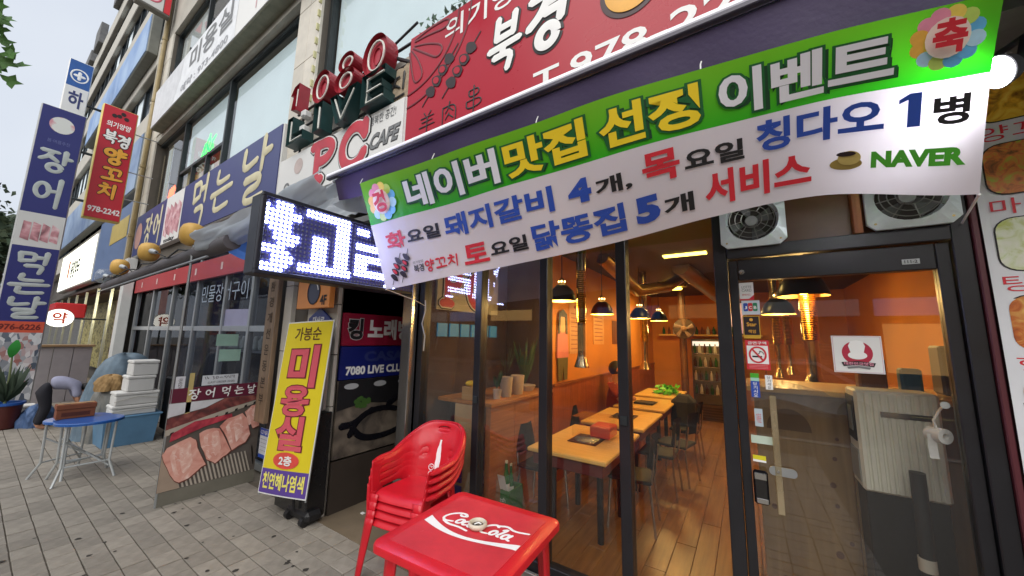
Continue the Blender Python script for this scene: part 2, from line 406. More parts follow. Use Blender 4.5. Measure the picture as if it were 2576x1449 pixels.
# ---------------------------------------------------------------- ground
pave_joint = M('paving_joint', (100, 92, 81), .95, var=.2, scale=14)
tile_m = M('paving_stone', (144, 137, 127), .72, var=.16, scale=11, bump=.35, bscale=45, rand=.17)
pavement = struct(box('pavement', pave_joint, None, -60, 8, -3.2, 2.6, -.2, -.011))
struct(box('kerb', M('kerb_stone', (130, 128, 122), .8, bump=.2), None, -60, 8, -3.4, -3.2, -.2, .01, .01))
struct(box('road', M('asphalt', (52, 52, 54), .75, var=.15, scale=30, bump=.3, bscale=120), None, -60, 30, -14, -3.4, -.3, -.13))
struct(MB().add([(-60, -8.7, -.126), (30, -8.7, -.126), (30, -8.55, -.126), (-60, -8.55, -.126)], [(0, 1, 2, 3)]).build('road_marking', M('road_paint', (200, 190, 120), .7)))
struct(box('ground', M('bare_ground', (96, 92, 86), .9), None, -160, 160, -160, 160, -.6, -.31))
struct(box('far_pavement', M('far_paving', (96, 92, 88), .8), None, -60, 30, -17, -14, -.3, 0))
TX, TY, J = .193, .145, .007
def tile_mb(w, d, m, x=0, y=0, z=0., t=.011, ch=.003):
    a, b = w / 2, d / 2
    m.add([(x - a, y - b, z - t), (x + a, y - b, z - t), (x + a, y + b, z - t), (x - a, y + b, z - t),
           (x - a, y - b, z - ch), (x + a, y - b, z - ch), (x + a, y + b, z - ch), (x - a, y + b, z - ch),
           (x - a + ch, y - b + ch, z), (x + a - ch, y - b + ch, z), (x + a - ch, y + b - ch, z), (x - a + ch, y + b - ch, z)],
          [(8, 9, 10, 11)] + [(i, (i + 1) % 4, 4 + (i + 1) % 4, 4 + i) for i in range(4)] + [(4 + i, 4 + (i + 1) % 4, 8 + (i + 1) % 4, 8 + i) for i in range(4)])
    return m
cells = []
for i in range(-150, 30):
    for j in range(-22, 12):
        x, y = -5.026 + TX * (i + .5), .965 + TY * (j + .5)
        if x > 3 or y > 1.94: continue
        d = Vector((x, y, -1.7)); z = -d.dot(CZ)
        if z > .3:
            u, v = d.dot(CX) / z * 890.5 + 1288, 724.5 - d.dot(CY) / z * 890.5
            vis = -40 < u < 1000 and v < 1480
        else: vis = False
        cells.append((0 if vis else 1, d.length, x, y))
cells.sort()
tm = tile_mb(TX - J, TY - J, MB()); t0 = tm.build('paving_tile', tile_m, pavement, local=True); rest = MB()
for k, (v, d, x, y) in enumerate(cells):
    z = RND.uniform(-.0025, .0025)
    if k < 300 and v == 0:
        o = t0 if k == 0 else t0.copy()
        if k: C.objects.link(o); o.parent = pavement
        o.location = (x, y, z); o.rotation_euler = (RND.uniform(-.006, .006), RND.uniform(-.006, .006), RND.uniform(-.012, .012))
    else: tile_mb(TX - J, TY - J, rest, x + RND.uniform(-.001, .001), y, z)
rest.build('far_paving_tile', M('paving_stone_far', (144, 137, 127), .78, var=.2, scale=5.5, bump=.25, bscale=60), pavement, kind='stuff')
# stains trodden into the tiles
gum = MB()
for _ in range(46):
    x, y = RND.uniform(-5.4, -2.4), RND.uniform(.2, 1.7); r = RND.uniform(.008, .022)
    gum.add([(x + r * RND.uniform(.6, 1.3) * math.cos(a * PI / 4), y + r * RND.uniform(.6, 1.3) * math.sin(a * PI / 4), .0035) for a in range(8)], [tuple(range(8))])
gum.build('chewing_gum_spot', M('gum', (58, 54, 50), .8), pavement, kind='stuff')
apron = M('worn_granite', (122, 108, 90), .5, var=.16, scale=3, bump=.1)
entrance_floor = struct(box('entrance_floor', apron, None, -3.72, 1.6, 1.975, 2.44, -.1, .004))
struct(box('hallway_floor', M('hall_stone', (120, 104, 84), .45, var=.15, scale=4), None, -3.5, -2.75, 2.44, 6.2, -.1, .003))
inlay = M('dark_stone_inlay', (44, 40, 38), .4); inl2 = M('cream_stone_inlay', (186, 172, 146), .4)
F = FZ(-3.02, 2.62, .0035)
flat(entrance_floor, F, [(-.2, -.2), (.2, -.2), (.2, .2), (-.2, .2)], inlay, 'inlay_tile', .001)
for a in range(4):
    q = [(0, 0), (.14, .05), (.14, -.05)]; c_, s_ = math.cos(a * PI / 2 + .78), math.sin(a * PI / 2 + .78)
    flat(entrance_floor, F, [(x * c_ - y * s_, x * s_ + y * c_) for x, y in q], inl2, 'inlay_wedge', .004)

# ---------------------------------------------------------------- near building
A = thing('commercial_building', 'four storey shop building in pale stone with large blinded windows over the restaurant', 'building', (-4, 2.2, 0))
box('wall', conc_d, A, -13.3, 7, 2.5, 9.9, 3.05, 12.4)
box('wall', conc_d, A, -13.3, -4.55, 4.6, 9.9, 0, 3.05)
box('spandrel', stone_d, A, -13.3, 7, 2.12, 2.5, 3.05, 4.52)
box('lintel', conc, A, -13.3, 7, 2.1, 2.5, 6.62, 6.78)
box('spandrel', stone_d, A, -13.3, 7, 2.12, 2.5, 6.78, 8.0)
box('spandrel', conc, A, -13.3, 7, 2.1, 2.5, 9.9, 12.4)
box('column', stone_d, A, -5.2, -4.57, 2.12, 2.5, 4.52, 9.9)
box('column', stone_d, A, -13.3, -12.75, 2.12, 2.5, 0, 9.9)
box('column', stone_d, A, -4.75, -3.42, 2.05, 4.6, 0, 3.05)
box('soffit', conc_d, A, -4.9, 7, 2.03, 2.5, 2.98, 3.05)
def stones(x0, x1, z0, z1, nx, nz, y, th=.035, g=.008):
    dx, dz = (x1 - x0) / nx, (z1 - z0) / nz
    for i in range(nx):
        for j in range(nz):
            box('stone_panel', stone, A, x0 + i * dx + g / 2, x0 + (i + 1) * dx - g / 2, y - th + RND.uniform(-.002, .002), y + .005, z0 + j * dz + g / 2, z0 + (j + 1) * dz - g / 2, .004)
stones(-5.2, -4.57, 4.55, 9.9, 2, 6, 2.12)
stones(-13.3, -12.75, 2.9, 9.9, 1, 9, 2.12)
stones(-5.2, -2.4, 3.05, 4.5, 5, 3, 2.12)
stones(-4.0, -3.42, .0, 3.0, 1, 6, 2.05)
stones(-4.52, -4.34, .0, 3.0, 1, 4, 2.05, .05)
stones(-13.3, -5.25, 6.8, 7.95, 6, 2, 2.12)
# the entrance hall to the upper floors
hall = M('hall_plaster', (196, 190, 180), .85, var=.1)
box('hall_wall', hall, A, -3.56, -3.42, 2.06, 6.2, 0, 2.9)
box('hall_wall', hall, A, -2.74, -2.68, 2.56, 6.2, 0, 2.9)
box('hall_wall', hall, A, -3.42, -2.74, 6.1, 6.2, 0, 2.9)
box('hall_ceiling', hall, A, -3.42, -2.68, 2.06, 6.2, 2.84, 2.9)
for k in range(5): box('stair', M('stair_stone', (120, 114, 104), .6), A, -3.42, -2.74, 3.7 + .28 * k, 5.6, .16 * k, .16 * (k + 1), .006)
# windows
def window(x0, x1, z0, z1, mull, y=2.2, trans=None, bl=None, name='window'):
    f = MB(); t = .07
    f.box(x0, x1, y, y + .09, z0, z0 + t); f.box(x0, x1, y, y + .09, z1 - t, z1)
    for x in [x0 + t / 2] + mull + [x1 - t / 2]: f.box(x - t / 2, x + t / 2, y - .004, y + .094, z0 + t, z1 - t)
    w = f.build(name, alu_d, A)
    xs = [x0 + t] + mull + [x1 - t]
    for i in range(len(xs) - 1):
        a, b = xs[i] + (t / 2 if i else 0), xs[i + 1] - (t / 2 if i < len(xs) - 2 else 0)
        box('pane', win_glass, w, a, b, y + .04, y + .05, z0 + t, z1 - t)
        if bl and bl[i]:
            for (p, q, zz0, zz1, m) in bl[i]: box('roller_blind', m, w, a + p * (b - a), a + q * (b - a), y + .075 + .03 * RND.random(), y + .112, z0 + t + zz0 * (z1 - z0 - 2 * t), z0 + t + zz1 * (z1 - z0 - 2 * t))
        if trans and trans[i]:
            zt = trans[i]; mbt = MB().box(a, b, y + .005, y + .085, zt - .03, zt + .03)
            for c in (1 / 3, 2 / 3): mbt.box(a + (b - a) * c - .03, a + (b - a) * c + .03, y + .005, y + .085, z0 + t, zt - .03)
            mbt.build('transom', alu_d, w)
    return w
window(-13.0, -5.2, 4.52, 6.62, [-10.7, -8.08], bl=[[(.3, .44, 0, .9, blind), (0, .1, 0, .9, beige_in)], [(0.03, 1, .42, .96, blind), (.0, .55, .1, .42, beige_in), (.4, 1, .0, .25, white_pl)], [(.03, .99, 0, .93, blind)]], trans=[None, 5.28, 0])
window(-4.57, 7, 4.52, 6.62, [-1.2, 2.4], bl=[[(.01, .99, 0, .97, blind)], [(.01, .99, 0, .95, blind)], [(.01, .99, 0, .95, blind)]])
window(-12.75, -5.2, 8.0, 9.9, [-10.3, -7.6], bl=[[(.02, .99, 0, .97, white_dirty)], None, [(.02, .99, 0, .9, blind)]])
window(-4.57, 7, 8.0, 9.9, [-1.2, 2.4], bl=[[(.02, .99, 0, .97, white_dirty)], [(.02, .99, 0, .97, white_dirty)], None])
# rope light down the right-hand window
ro = thing('rope_light', 'dashed pale rope light running up the window edge by the stone column', 'rope light', (-4.59, 2.07, 4.5))
for k in range(26): box('light_segment', M('rope_light_tube', (196, 190, 140), .4), ro, -4.6, -4.575, 2.05, 2.09, 4.5 + .21 * k, 4.6 + .21 * k, .004)
# neon signs behind the second floor glass
neg = ME('green_neon', (40, 255, 90), 3.0); neo = ME('orange_neon', (255, 90, 20), 3.0)
g = thing('neon_sign', 'green neon sign glowing inside the second floor window', 'neon sign', (-9.4, 2.33, 5.35))
brush(g, [[(0, 0), (.2, .5), (.3, .75)], [(.22, .1), (.3, .6)], [(.34, .2), (.5, .5), (.62, .2)], [(.42, .5), (.4, .85), (.62, .85), (.6, .5), (.42, .5)], [(.5, .85), (.56, 1.05)], [(.68, .2), (.76, .6), (.86, .3)], [(.74, .62), (.96, .8)]], FY(-9.7, 2.3, 5.33), (0, 0, .85, .5), neg, r=.11, w=0, name='neon_tube')
g = thing('neon_sign', 'small orange neon sign low in the leftmost second floor window', 'neon sign', (-11.6, 2.33, 5.0))
brush(g, [[(0, .1), (.1, .8)], [(.25, .1), (.32, .85)], [(.32, .5), (.55, .5)], [(.5, .1), (.56, .9)], [(.72, .1), (.78, .9)], [(.78, .5), (1, .55)]], FY(-11.75, 2.3, 4.95), (0, 0, .5, .26), neo, r=.2, w=0, name='neon_tube')
# drain pipes
for (x, y, r, m, lb) in ((-13.42, 2.05, .075, M('cream_pipe', (172, 164, 146), .5, var=.1), 'thick cream drainpipe clamped where the two buildings meet'), (-13.18, 2.0, .045, M('brass_pipe', (150, 134, 98), .5, .2, var=.15), 'thin brass coloured pipe beside the cream drainpipe')):
    p = thing('drainpipe', lb, 'pipe', (x, y, 3.2))
    MB().cyl((x, y, 3.2), (x, y, 16), r, 14).build('pipe', m, p, smooth=40)
    for k in range(6): MB().lathe([(r + .004, 0), (r + .015, .01), (r + .015, .08), (r + .004, .09)], (x, y, 4.1 + 1.9 * k), 14).build('collar', m, p, smooth=30)
# ---------------------------------------------------------------- far building
B = thing('office_building', 'taller grey office block with white floor bands beyond the drainpipe', 'building', (-25, 2.3, 0))
box('wall', conc_d, B, -42, -13.5, 2.5, 12, 3.0, 17.6)
bandm = M('pale_floor_band', (182, 178, 168), .75, var=.07, scale=1.5)
for z0, z1 in ((4.55, 5.4), (7.35, 8.35), (10.0, 10.9), (12.5, 13.55), (15.3, 16.2), (17.45, 18.3)): box('floor_band', bandm, B, -42, -13.5, 2.2, 2.52, z0, z1, .02)
box('end_pier', conc, B, -14.6, -13.5, 2.16, 2.5, 3.0, 18.3)
for z0, z1 in ((5.4, 7.35), (8.35, 10.0), (10.9, 12.5), (13.55, 15.3), (16.2, 17.45)):
    for k in range(11):
        x1 = -14.6 - 2.45 * k; x0 = x1 - 2.45
        f = MB(); f.box(x0, x1, 2.36, 2.44, z0, z0 + .07); f.box(x0, x1, 2.36, 2.44, z1 - .07, z1)
        for x in (x0 + .04, (x0 + x1) / 2, x1 - .04): f.box(x - .04, x + .04, 2.35, 2.45, z0 + .07, z1 - .07)
        w = f.build('window', alu_d, B)
        box('pane', dark_win if RND.random() < .68 else blind, w, x0 + .08, (x0 + x1) / 2 - .04, 2.4, 2.42, z0 + .07, z1 - .07)
        box('pane', dark_win if RND.random() < .68 else blind, w, (x0 + x1) / 2 + .04, x1 - .08, 2.4, 2.42, z0 + .07, z1 - .07)
for x0, x1, z0, z1 in ((-20.2, -18.6, 18.3, 19.4), (-26.5, -24.0, 18.3, 19.2), (-32, -30.4, 18.3, 19.6), (-35.2, -33.0, 18.3, 19.0)): box('roof_sign_back', M('weathered_board', (104, 104, 104), .8, var=.2), B, x0, x1, 2.0, 2.3, z0, z1, .02)
# further buildings down the street, and across the road (they show in the glass)
for i, (x0, x1, y0, y1, h, c, lb) in enumerate(((-78, -48, 3, 16, 14, (150, 150, 150), 'grey block at the far end of the street behind the trees'),)):
    o = thing('distant_building', lb, 'building', ((x0 + x1) / 2, y0, 0))
    box('wall', M('distant_wall', c, .8, var=.08), o, x0, x1, y0, y1, 0, h)
    for r_ in range(4):
        for k in range(9): box('window', dark_win, o, x0 + 1 + 3.3 * k, x0 + 3.2 + 3.3 * k, y0 - .05, y0 + .02, 2.2 + 3 * r_, 4 + 3 * r_)
O = thing('opposite_building', 'dim brick shop row across the road reflected in the restaurant glass', 'building', (-4, -17, 0))
box('wall', M('opposite_brick', (62, 44, 38), .85, var=.15, bump=.2), O, -34, 26, -28, -17, 0, 9)
blue_lit = ME('blue_shop_light', (60, 120, 180), .7); warm_lit = ME('warm_shop_light', (255, 200, 120), .8)
for k in range(14):
    w = box('window', alu_d, O, -33 + 4.2 * k, -29.4 + 4.2 * k, -16.99, -16.9, .4, 2.7)
    box('pane', warm_lit if k % 4 == 1 else dark_win, w, -32.8 + 4.2 * k, -29.6 + 4.2 * k, -16.9, -16.88, .5, 2.6)
    box('shop_fascia', blue_lit if k % 3 == 0 else (warm_lit if k % 3 == 1 else white_pl), O, -33 + 4.2 * k, -29.3 + 4.2 * k, -16.95, -16.7, 2.95, 3.7, .02)
    box('window', dark_win, O, -33 + 4.2 * k, -30 + 4.2 * k, -16.98, -16.9, 5, 7)
# ---------------------------------------------------------------- facade signs
def panel_sign(name, label, cat, x0, x1, z0, z1, y, d, face, edge, fname='face', group=None, parent=None):
    t = thing(name, label, cat, ((x0 + x1) / 2, y + d, z0), group=group)
    box('case', edge, t, x0, x1, y + .012, y + d, z0, z1, .012)
    box(fname, face, t, x0 + .02, x1 - .02, y, y + .012, z0 + .02, z1 - .02)
    return t
meat_print = MS('printed_meat', [(.25, (120, 52, 50)), (.42, (196, 112, 104)), (.55, (214, 140, 126)), (.72, (228, 176, 160))], scale=5, dist=1.6)
meat_dull = MS('faded_printed_meat', [(.3, (128, 84, 92)), (.5, (198, 142, 150)), (.7, (224, 200, 204))], scale=4, dist=1.4)
navy = M('navy_sign_face', (52, 60, 116), .4, var=.04, scale=1.)
navy2 = M('deep_navy_sign_face', (38, 42, 112), .4, var=.05, scale=1.)
cream_ink = M('cream_ink', (206, 198, 164), .5)
grey_ink = M('silver_grey_ink', (176, 184, 184), .5)
# eel shop fascia
t = panel_sign('eel_shop_fascia', 'long navy fascia sign with cream brush lettering above the eel shop', 'shop sign', -12.75, -5.1, 3.5, 4.56, 2.0, .12, navy, white_dirty)
F = FY(-14.3, 2.0, 3.5)
flat(t, F, ell(1.95, .5, .3, .33), M('pale_pink_print', (196, 150, 140), .5), 'logo_disc', .003)
for ch, a, b, c, d in (('장', 2.5, .16, 3.1, .86), ('어', 3.25, .1, 3.85, .94)): brush(t, HAN[ch], F, (a, b, c, d), cream_ink, r=.085, flat=.12)
flat(t, F, [(4.05, .0), (5.2, .0), (5.2, 1.03), (4.05, 1.03)], white_pl, 'photo_print', .003)
for k in range(4): flat(t, F, [(4.12 + .25 * k, .2), (4.36 + .25 * k, .12), (4.4 + .25 * k, .72), (4.16 + .25 * k, .84)], meat_dull, 'meat_print', .006)
text(t, 'today', F, (4.25, -.01, 4.95, .1), k_ink, .02, w=.009)
for ch, a, b, c, d in (('먹', 5.75, .12, 6.6, .98), ('는', 6.75, .12, 7.65, .9), ('날', 7.9, .06, 8.95, 1.0)): brush(t, HAN[ch], F, (a, b, c, d), cream_ink, r=.075, flat=.12)
# hair salon sign on the second floor band
t = panel_sign('hair_salon_fascia', 'long white sign box of the hair salon under the third floor windows', 'shop sign', -12.3, -2.0, 6.74, 7.78, 1.88, .24, white_pl, M('sign_underside', (128, 128, 112), .7, var=.2))
F = FY(-12.3, 1.88, 6.74); grey_t = M('faded_grey_ink', (122, 124, 126), .6)
flat(t, F, [(.02, .02), (1.75, .02), (2.1, .5), (2.25, 1.02), (.02, 1.02)], M('pale_grey_print', (206, 208, 212), .6), 'print', .003)
flat(t, F, [(1.76, .02), (5.2, .02), (5.2, 1.02), (2.26, 1.02), (2.11, .5)], M('paler_grey_print', (224, 227, 231), .6), 'print', .003)
text(t, '미용실', F, (2.7, .42, 5.0, .95), grey_t, .02, w=.008)
text(t, '예약 : 973-4800', F, (2.3, .08, 4.9, .28), M('pale_grey_ink', (160, 162, 168), .6), .01, w=.008)
brush(t, [ring(.5, .62, .3, .3), [(.5, .3), (.5, .0)], [(.3, .6), (.7, .7)]], F, (5.75, .15, 6.3, .95), M('faint_pink_ink', (206, 160, 166), .6), r=.04, flat=.12, name='emblem')
for k in range(7): box('stay', alu_d, t, -11.6 + 1.4 * k, -11.55 + 1.4 * k, 1.95, 2.02, 7.78, 8.1)
# fourth floor projecting sign
t = thing('projecting_sign', 'white and red projecting sign box high beside the drainpipes, cut off by the picture edge', 'projecting sign', (-13, 2.1, 10.4))
box('case', M('sign_case_grey', (120, 118, 112), .6), t, -13.12, -12.9, 1.3, 1.98, 10.35, 12.6, .015)
box('face', white_dirty, t, -12.9, -12.885, 1.32, 1.82, 10.4, 12.55)
box('face', r_ink, t, -12.9, -12.885, 1.84, 1.96, 10.4, 12.55)
brush(t, [ring(.5, .5, .45, .4), [(.1, .5), (.9, .5)]], FX(-12.885, 1.38, 10.5), (0, 0, .4, .5), M('pink_emblem', (200, 90, 110), .5), r=.07, flat=.2, name='emblem')
# blue sign box of the next building
t = thing('blue_sign_box', 'long sky blue sign box on the next building above the red projecting sign', 'shop sign', (-20, 2.2, 10.4))
box('case', M('grey_sign_case', (122, 124, 118), .7), t, -26, -15.1, 1.95, 2.2, 10.35, 11.75, .02)
box('face', MS('sky_blue_face', [(.3, (108, 140, 190)), (.7, (160, 184, 214))], scale=.8), t, -25.9, -15.2, 1.93, 1.95, 10.4, 11.7)
t = thing('blue_sign_box', 'faded blue fascia of the next building directly over the lit pharmacy sign', 'shop sign', (-16, 2.2, 5.0))
box('case', M('grey_sign_case2', (122, 124, 118), .7), t, -30, -13.6, 2.0, 2.19, 5.5, 7.2, .02)
box('face', MS('sky_blue_face2', [(.3, (98, 120, 160)), (.7, (150, 170, 196))], scale=.7), t, -29.9, -13.7, 1.98, 2.0, 5.55, 7.15)
# PC cafe sign
t = panel_sign('cafe_sign', 'white sign box with big red serif letters wedged over the entrance beside the red sign', 'shop sign', -4.95, -2.5, 3.3, 3.92, 1.95, .2, white_pl, white_dirty)
F = FY(-4.95, 1.95, 3.3)
def serif(tt, ch, F, rect, m1, m2, w):
    u0, v0, u1, v1 = rect
    if ch == 'P': st = [[(.26, .02), (.26, .98)], [(.26, .95), (.7, .95), (.92, .74), (.7, .5), (.26, .5)], [(.04, .03), (.5, .03)], [(.04, .96), (.3, .96)]]
    else: st = [[(.9, .74), (.72, .94), (.42, .96), (.16, .74), (.1, .46), (.22, .16), (.5, .02), (.78, .08), (.94, .28)], [(.92, .98), (.92, .66)]]
    brush(tt, st, F, rect, m2, r=.2, w=w, flat=.05, taper=1, name='lettering_outline')
    brush(tt, st, F, rect, white_pl, r=.165, w=w + .006, flat=.05, taper=1, name='lettering_outline')
    brush(tt, st, F, rect, m1, r=.13, w=w + .012, flat=.05, taper=1)
pc_red = M('cafe_red', (196, 62, 76), .5)
serif(t, 'P', F, (.84, .1, 1.34, .56), pc_red, k_ink, .003)
serif(t, 'C', F, (1.42, .1, 1.9, .56), pc_red, k_ink, .003)
text(t, 'CAFE', F, (1.93, .2, 2.36, .36), grey_t, .03, shear=.25, outline=.03, omat=k_ink)
text(t, '행복한 공간!', F, (1.92, .46, 2.32, .56), grey_t, .01)
text(t, '요', F, (.18, .06, .36, .26), grey_t, .03)
for k in range(4): flat(t, F, rrect(.4 + .09 * k, .05, .47 + .09 * k, .12, .015, 3), grey_t, 'print', .003)
flat(t, F, ell(.52, .42, .1, .1), M('faded_print', (196, 180, 176), .6), 'print', .003)
# LIVE 1080 channel letters
t = thing('channel_letter_sign', 'red number cans over green letter cans standing on a black steel frame above the entrance', 'letter sign', (-3.65, 2.05, 3.95))
can_r = M('red_letter_can', (150, 34, 48), .4, var=.15); can_ri = M('red_can_face', (168, 44, 60), .5); can_g = M('green_letter_can', (34, 66, 66), .4, var=.15); can_gi = M('green_can_face', (28, 50, 52), .5)
tubeg = M('unlit_neon_tube', (214, 214, 206), .25)
def can(name, poly, z_in, mside, mface, d0=-.02, d1=.115, holes=(), neon=()):
    F = FY(-4.64, 1.975, 3.93); k = MB(); poly = [(u * .97, v * .94) for u, v in poly]; holes = [[(u * .97, v * .94) for u, v in h] for h in holes]; neon = [[(u * .97, v * .94) for u, v in h] for h in neon]; n = len(poly)
    a = sum(poly[i][0] * poly[(i + 1) % n][1] - poly[(i + 1) % n][0] * poly[i][1] for i in range(n))
    if a < 0: poly = list(reversed(poly))
    for i in range(n):
        p, q = poly[i], poly[(i + 1) % n]
        k.add([F(p[0], p[1], d0), F(q[0], q[1], d0), F(q[0], q[1], d1), F(p[0], p[1], d1)], [(0, 1, 2, 3)])
    for h in holes:
        pass
    o = k.build(name, mside, t)
    for h in holes:
        m = len(h); hk = MB()
        for i in range(m):
            p, q = h[i], h[(i + 1) % m]; hk.add([F(p[0], p[1], d0), F(q[0], q[1], d0), F(q[0], q[1], d1 - .03), F(p[0], p[1], d1 - .03)], [(3, 2, 1, 0)])
        hk.build('inner_rim', mside, o)
    flat(o, F, poly, mface, 'letter_face', d1 - .045)
    for s_ in neon: MB().tube([F(u, v, d1 - .022) for u, v in s_], .011, 6).build('neon_tube', tubeg, o, smooth=40)
    return o
can('number_can', [(.06, .56), (.2, .52), (.22, .9), (.1, .88), (.02, .78), (.1, .76)], 0, can_r, can_ri, neon=([(.15, .6), (.16, .84)],))
can('number_can', ell(.76, .62, .19, .21), 0, can_r, can_ri, holes=(ell(.76, .62, .06, .09),), neon=(ring(.76, .62, .12, .15),))
pe = [(1.27 + .155 * math.cos(a), .68 + .1 * math.sin(a)) for a in [PI * k / 12 - .5 for k in range(17)]]
can('number_can', ell(1.26, .72, .15, .12), 0, can_r, can_ri, neon=(ring(1.26, .72, .09, .07),))
can('number_can', ell(1.25, .5, .19, .15), 0, can_r, can_ri, neon=(ring(1.25, .5, .11, .09),))
can('number_can', ell(1.78, .56, .2, .24), 0, can_r, can_ri, holes=(ell(1.78, .56, .06, .1),), neon=(ring(1.78, .56, .13, .17),))
can('letter_can', [(.02, .06), (.42, .06), (.42, .18), (.15, .18), (.15, .44), (.02, .44)], 0, can_g, can_gi, neon=([(.08, .4), (.08, .12), (.36, .12)],))
can('letter_can', [(.66, .04), (.84, .04), (.84, .4), (.66, .4)], 0, can_g, can_gi, neon=([(.75, .08), (.75, .36)],))
can('letter_can', [(1.0, .36), (1.16, -.02), (1.3, -.02), (1.52, .36), (1.36, .36), (1.23, .14), (1.14, .36)], 0, can_g, can_gi, neon=([(1.07, .33), (1.22, .04), (1.44, .33)],))
can('letter_can', [(1.6, -.0), (1.98, -.0), (1.98, .1), (1.74, .1), (1.74, .14), (1.94, .14), (1.94, .22), (1.74, .22), (1.74, .27), (1.98, .27), (1.98, .37), (1.6, .37)], 0, can_g, can_gi, neon=([(1.94, .05), (1.67, .05), (1.67, .32), (1.94, .32)], [(1.67, .18), (1.9, .18)]))
fr = MB()
for z in (4.02, 4.3, 4.52): fr.tube([(-4.72, 2.01, z), (-2.5, 2.01, z)], .014, 6)
for x in (-4.6, -3.6, -2.55): fr.tube([(x, 2.02, 3.92), (x, 2.02, 4.5)], .014, 6); fr.tube([(x, 2.02, 4.3), (x + .02, 2.13, 4.2)], .012, 6)
fr.tube([(-3.4, 2.03, 4.52), (-2.5, 2.03, 4.74)], .012, 6); fr.tube([(-2.85, 2.0, 4.5), (-2.5, 2.0, 4.28)], .02, 6)
fr.build('support_frame', k_ink, t)
for k, (x, z) in enumerate(((-4.42, 4.32), (-4.42, 4.12))): box('transformer', white_dirty, t, x, x + .1, 1.9, 2.0, z, z + .1, .02)
# stone slab with one brushed character
F = FY(-2.9, 1.99, 3.93); jag = [(.0, .0), (.42, -.02), (.44, .36), (.34, .37), (.28, .34), (.2, .36), (.13, .3), (.1, .2), (.04, .14)]
t = tag(MB().prism(F, jag, -.1, .0).build('carved_stone_sign', M('rough_sandstone', (164, 148, 126), .9, var=.22, scale=14, bump=.9, bscale=26)), 'rough sandstone slab with one black brush character beside the letter cans', 'stone sign')
brush(t, HAN['진'], F, (.09, .02, .36, .28), k_ink, r=.06, w=.01, flat=.4)
# red restaurant sign
sign_red = M('glossy_red_sign', (172, 16, 42), .28, var=.03, scale=1., spec=.35)
sign_red_b = M('red_sign_edge', (150, 30, 40), .4)
t = panel_sign('restaurant_sign', 'big glossy red sign over the purple awning with skewers and white brush lettering', 'shop sign', -2.5, 3.2, 3.3, 4.5, 1.95, .12, sign_red, sign_red_b)
F = FY(-2.5, 1.95, 3.3); sk = M('dark_brown_ink', (34, 16, 20), .45)
def skewer(p0, p1, r=.11, m=sk, par=t, FF=F, n=4, red=None, w=.004):
    p0, p1 = Vector(p0), Vector(p1); d = (p1 - p0).normalized(); e = Vector((-d.y, d.x)); L = (p1 - p0).length
    MB().tube([FF(p0.x, p0.y, w), FF(p1.x, p1.y, w)], .011 * L, 6, flat=FF.n if isinstance(FF, Fr) else FF.nrm, fs=.2).build('skewer_stick', m, par)
    for k in range(n):
        c = p0 + d * L * (.25 + .17 * k); a = L * .078; b = r * L
        poly = [c + d * (a * math.cos(g)) + e * (b * math.sin(g) * (1 + .12 * math.cos(3 * g + k))) for g in [2 * PI * i / 18 for i in range(18)]]
        flat(par, FF, [(p.x, p.y) for p in poly], m, 'skewer_print', w + .003)
        if k in ((1, 2) if red is None else red):
            poly = [c + d * (a * .62 * math.cos(g)) + e * (b * .62 * math.sin(g)) + e * b * .12 for g in [2 * PI * i / 14 for i in range(14)]]
            flat(par, FF, [(p.x, p.y) for p in poly], sign_red if red is None else r_ink, 'skewer_print', w + .006)
skewer((.23, .4), (.63, .84)); skewer((.47, .39), (.87, .83), )
dk = M('dark_red_ink', (110, 14, 30), .4)
brush(t, [ring(0, 0, .95, .95, 20, 4.75, 6.28), ring(0, 0, .78, .78, 16, 4.75, 6.28)] + [[(.1, -.08), (.34, -.1), (.62, -.16), (.66, -.04), (.34, -.02), (.1, -.06)], [(.08, -.16), (.3, -.34), (.5, -.5), (.58, -.36), (.34, -.22), (.1, -.14)], [(.02, -.2), (.08, -.5), (.14, -.68), (.28, -.62), (.18, -.36), (.05, -.18)]], F, (.0, .5, .72, 1.18), dk, r=.014, box_=(0, -.9, .9, 0), name='lotus_print', flat=.2)
text(t, '의기양양', F, (.47, .92, 1.45, 1.13), w_ink, .012)
for ch, rc in (('북', (.95, .38, 1.22, .82)), ('경', (1.28, .4, 1.62, .84))):
    brush(t, HAN[ch], F, rc, k_ink, r=.17, w=.004, flat=.04, taper=.9, name='lettering_outline', shear=.12)
    brush(t, HAN[ch], F, rc, w_ink, r=.11, w=.012, flat=.04, taper=.9, shear=.12)
gold_ink = M('gold_ink', (236, 172, 60), .4); ol = M('dark_outline_ink', (60, 30, 34), .4)
for ch, rc in (('양', (1.78, .42, 2.3, 1.1)), ('꼬', (2.4, .42, 2.9, 1.1)), ('치', (3., .42, 3.5, 1.1))):
    brush(t, HAN[ch], F, rc, ol, r=.19, w=.004, flat=.04, taper=.9, name='lettering_outline')
    brush(t, HAN[ch], F, rc, gold_ink, r=.125, w=.012, flat=.04, taper=.9)
for ch, rc in (('羊', (.2, .14, .4, .33)), ('肉', (.46, .14, .66, .33)), ('串', (.72, .14, .92, .36))): brush(t, HAN[ch], F, rc, k_ink, r=.035, flat=.2)
text(t, 'T.978-2242', F, (1.36, .07, 2.9, .24), w_ink, .015)
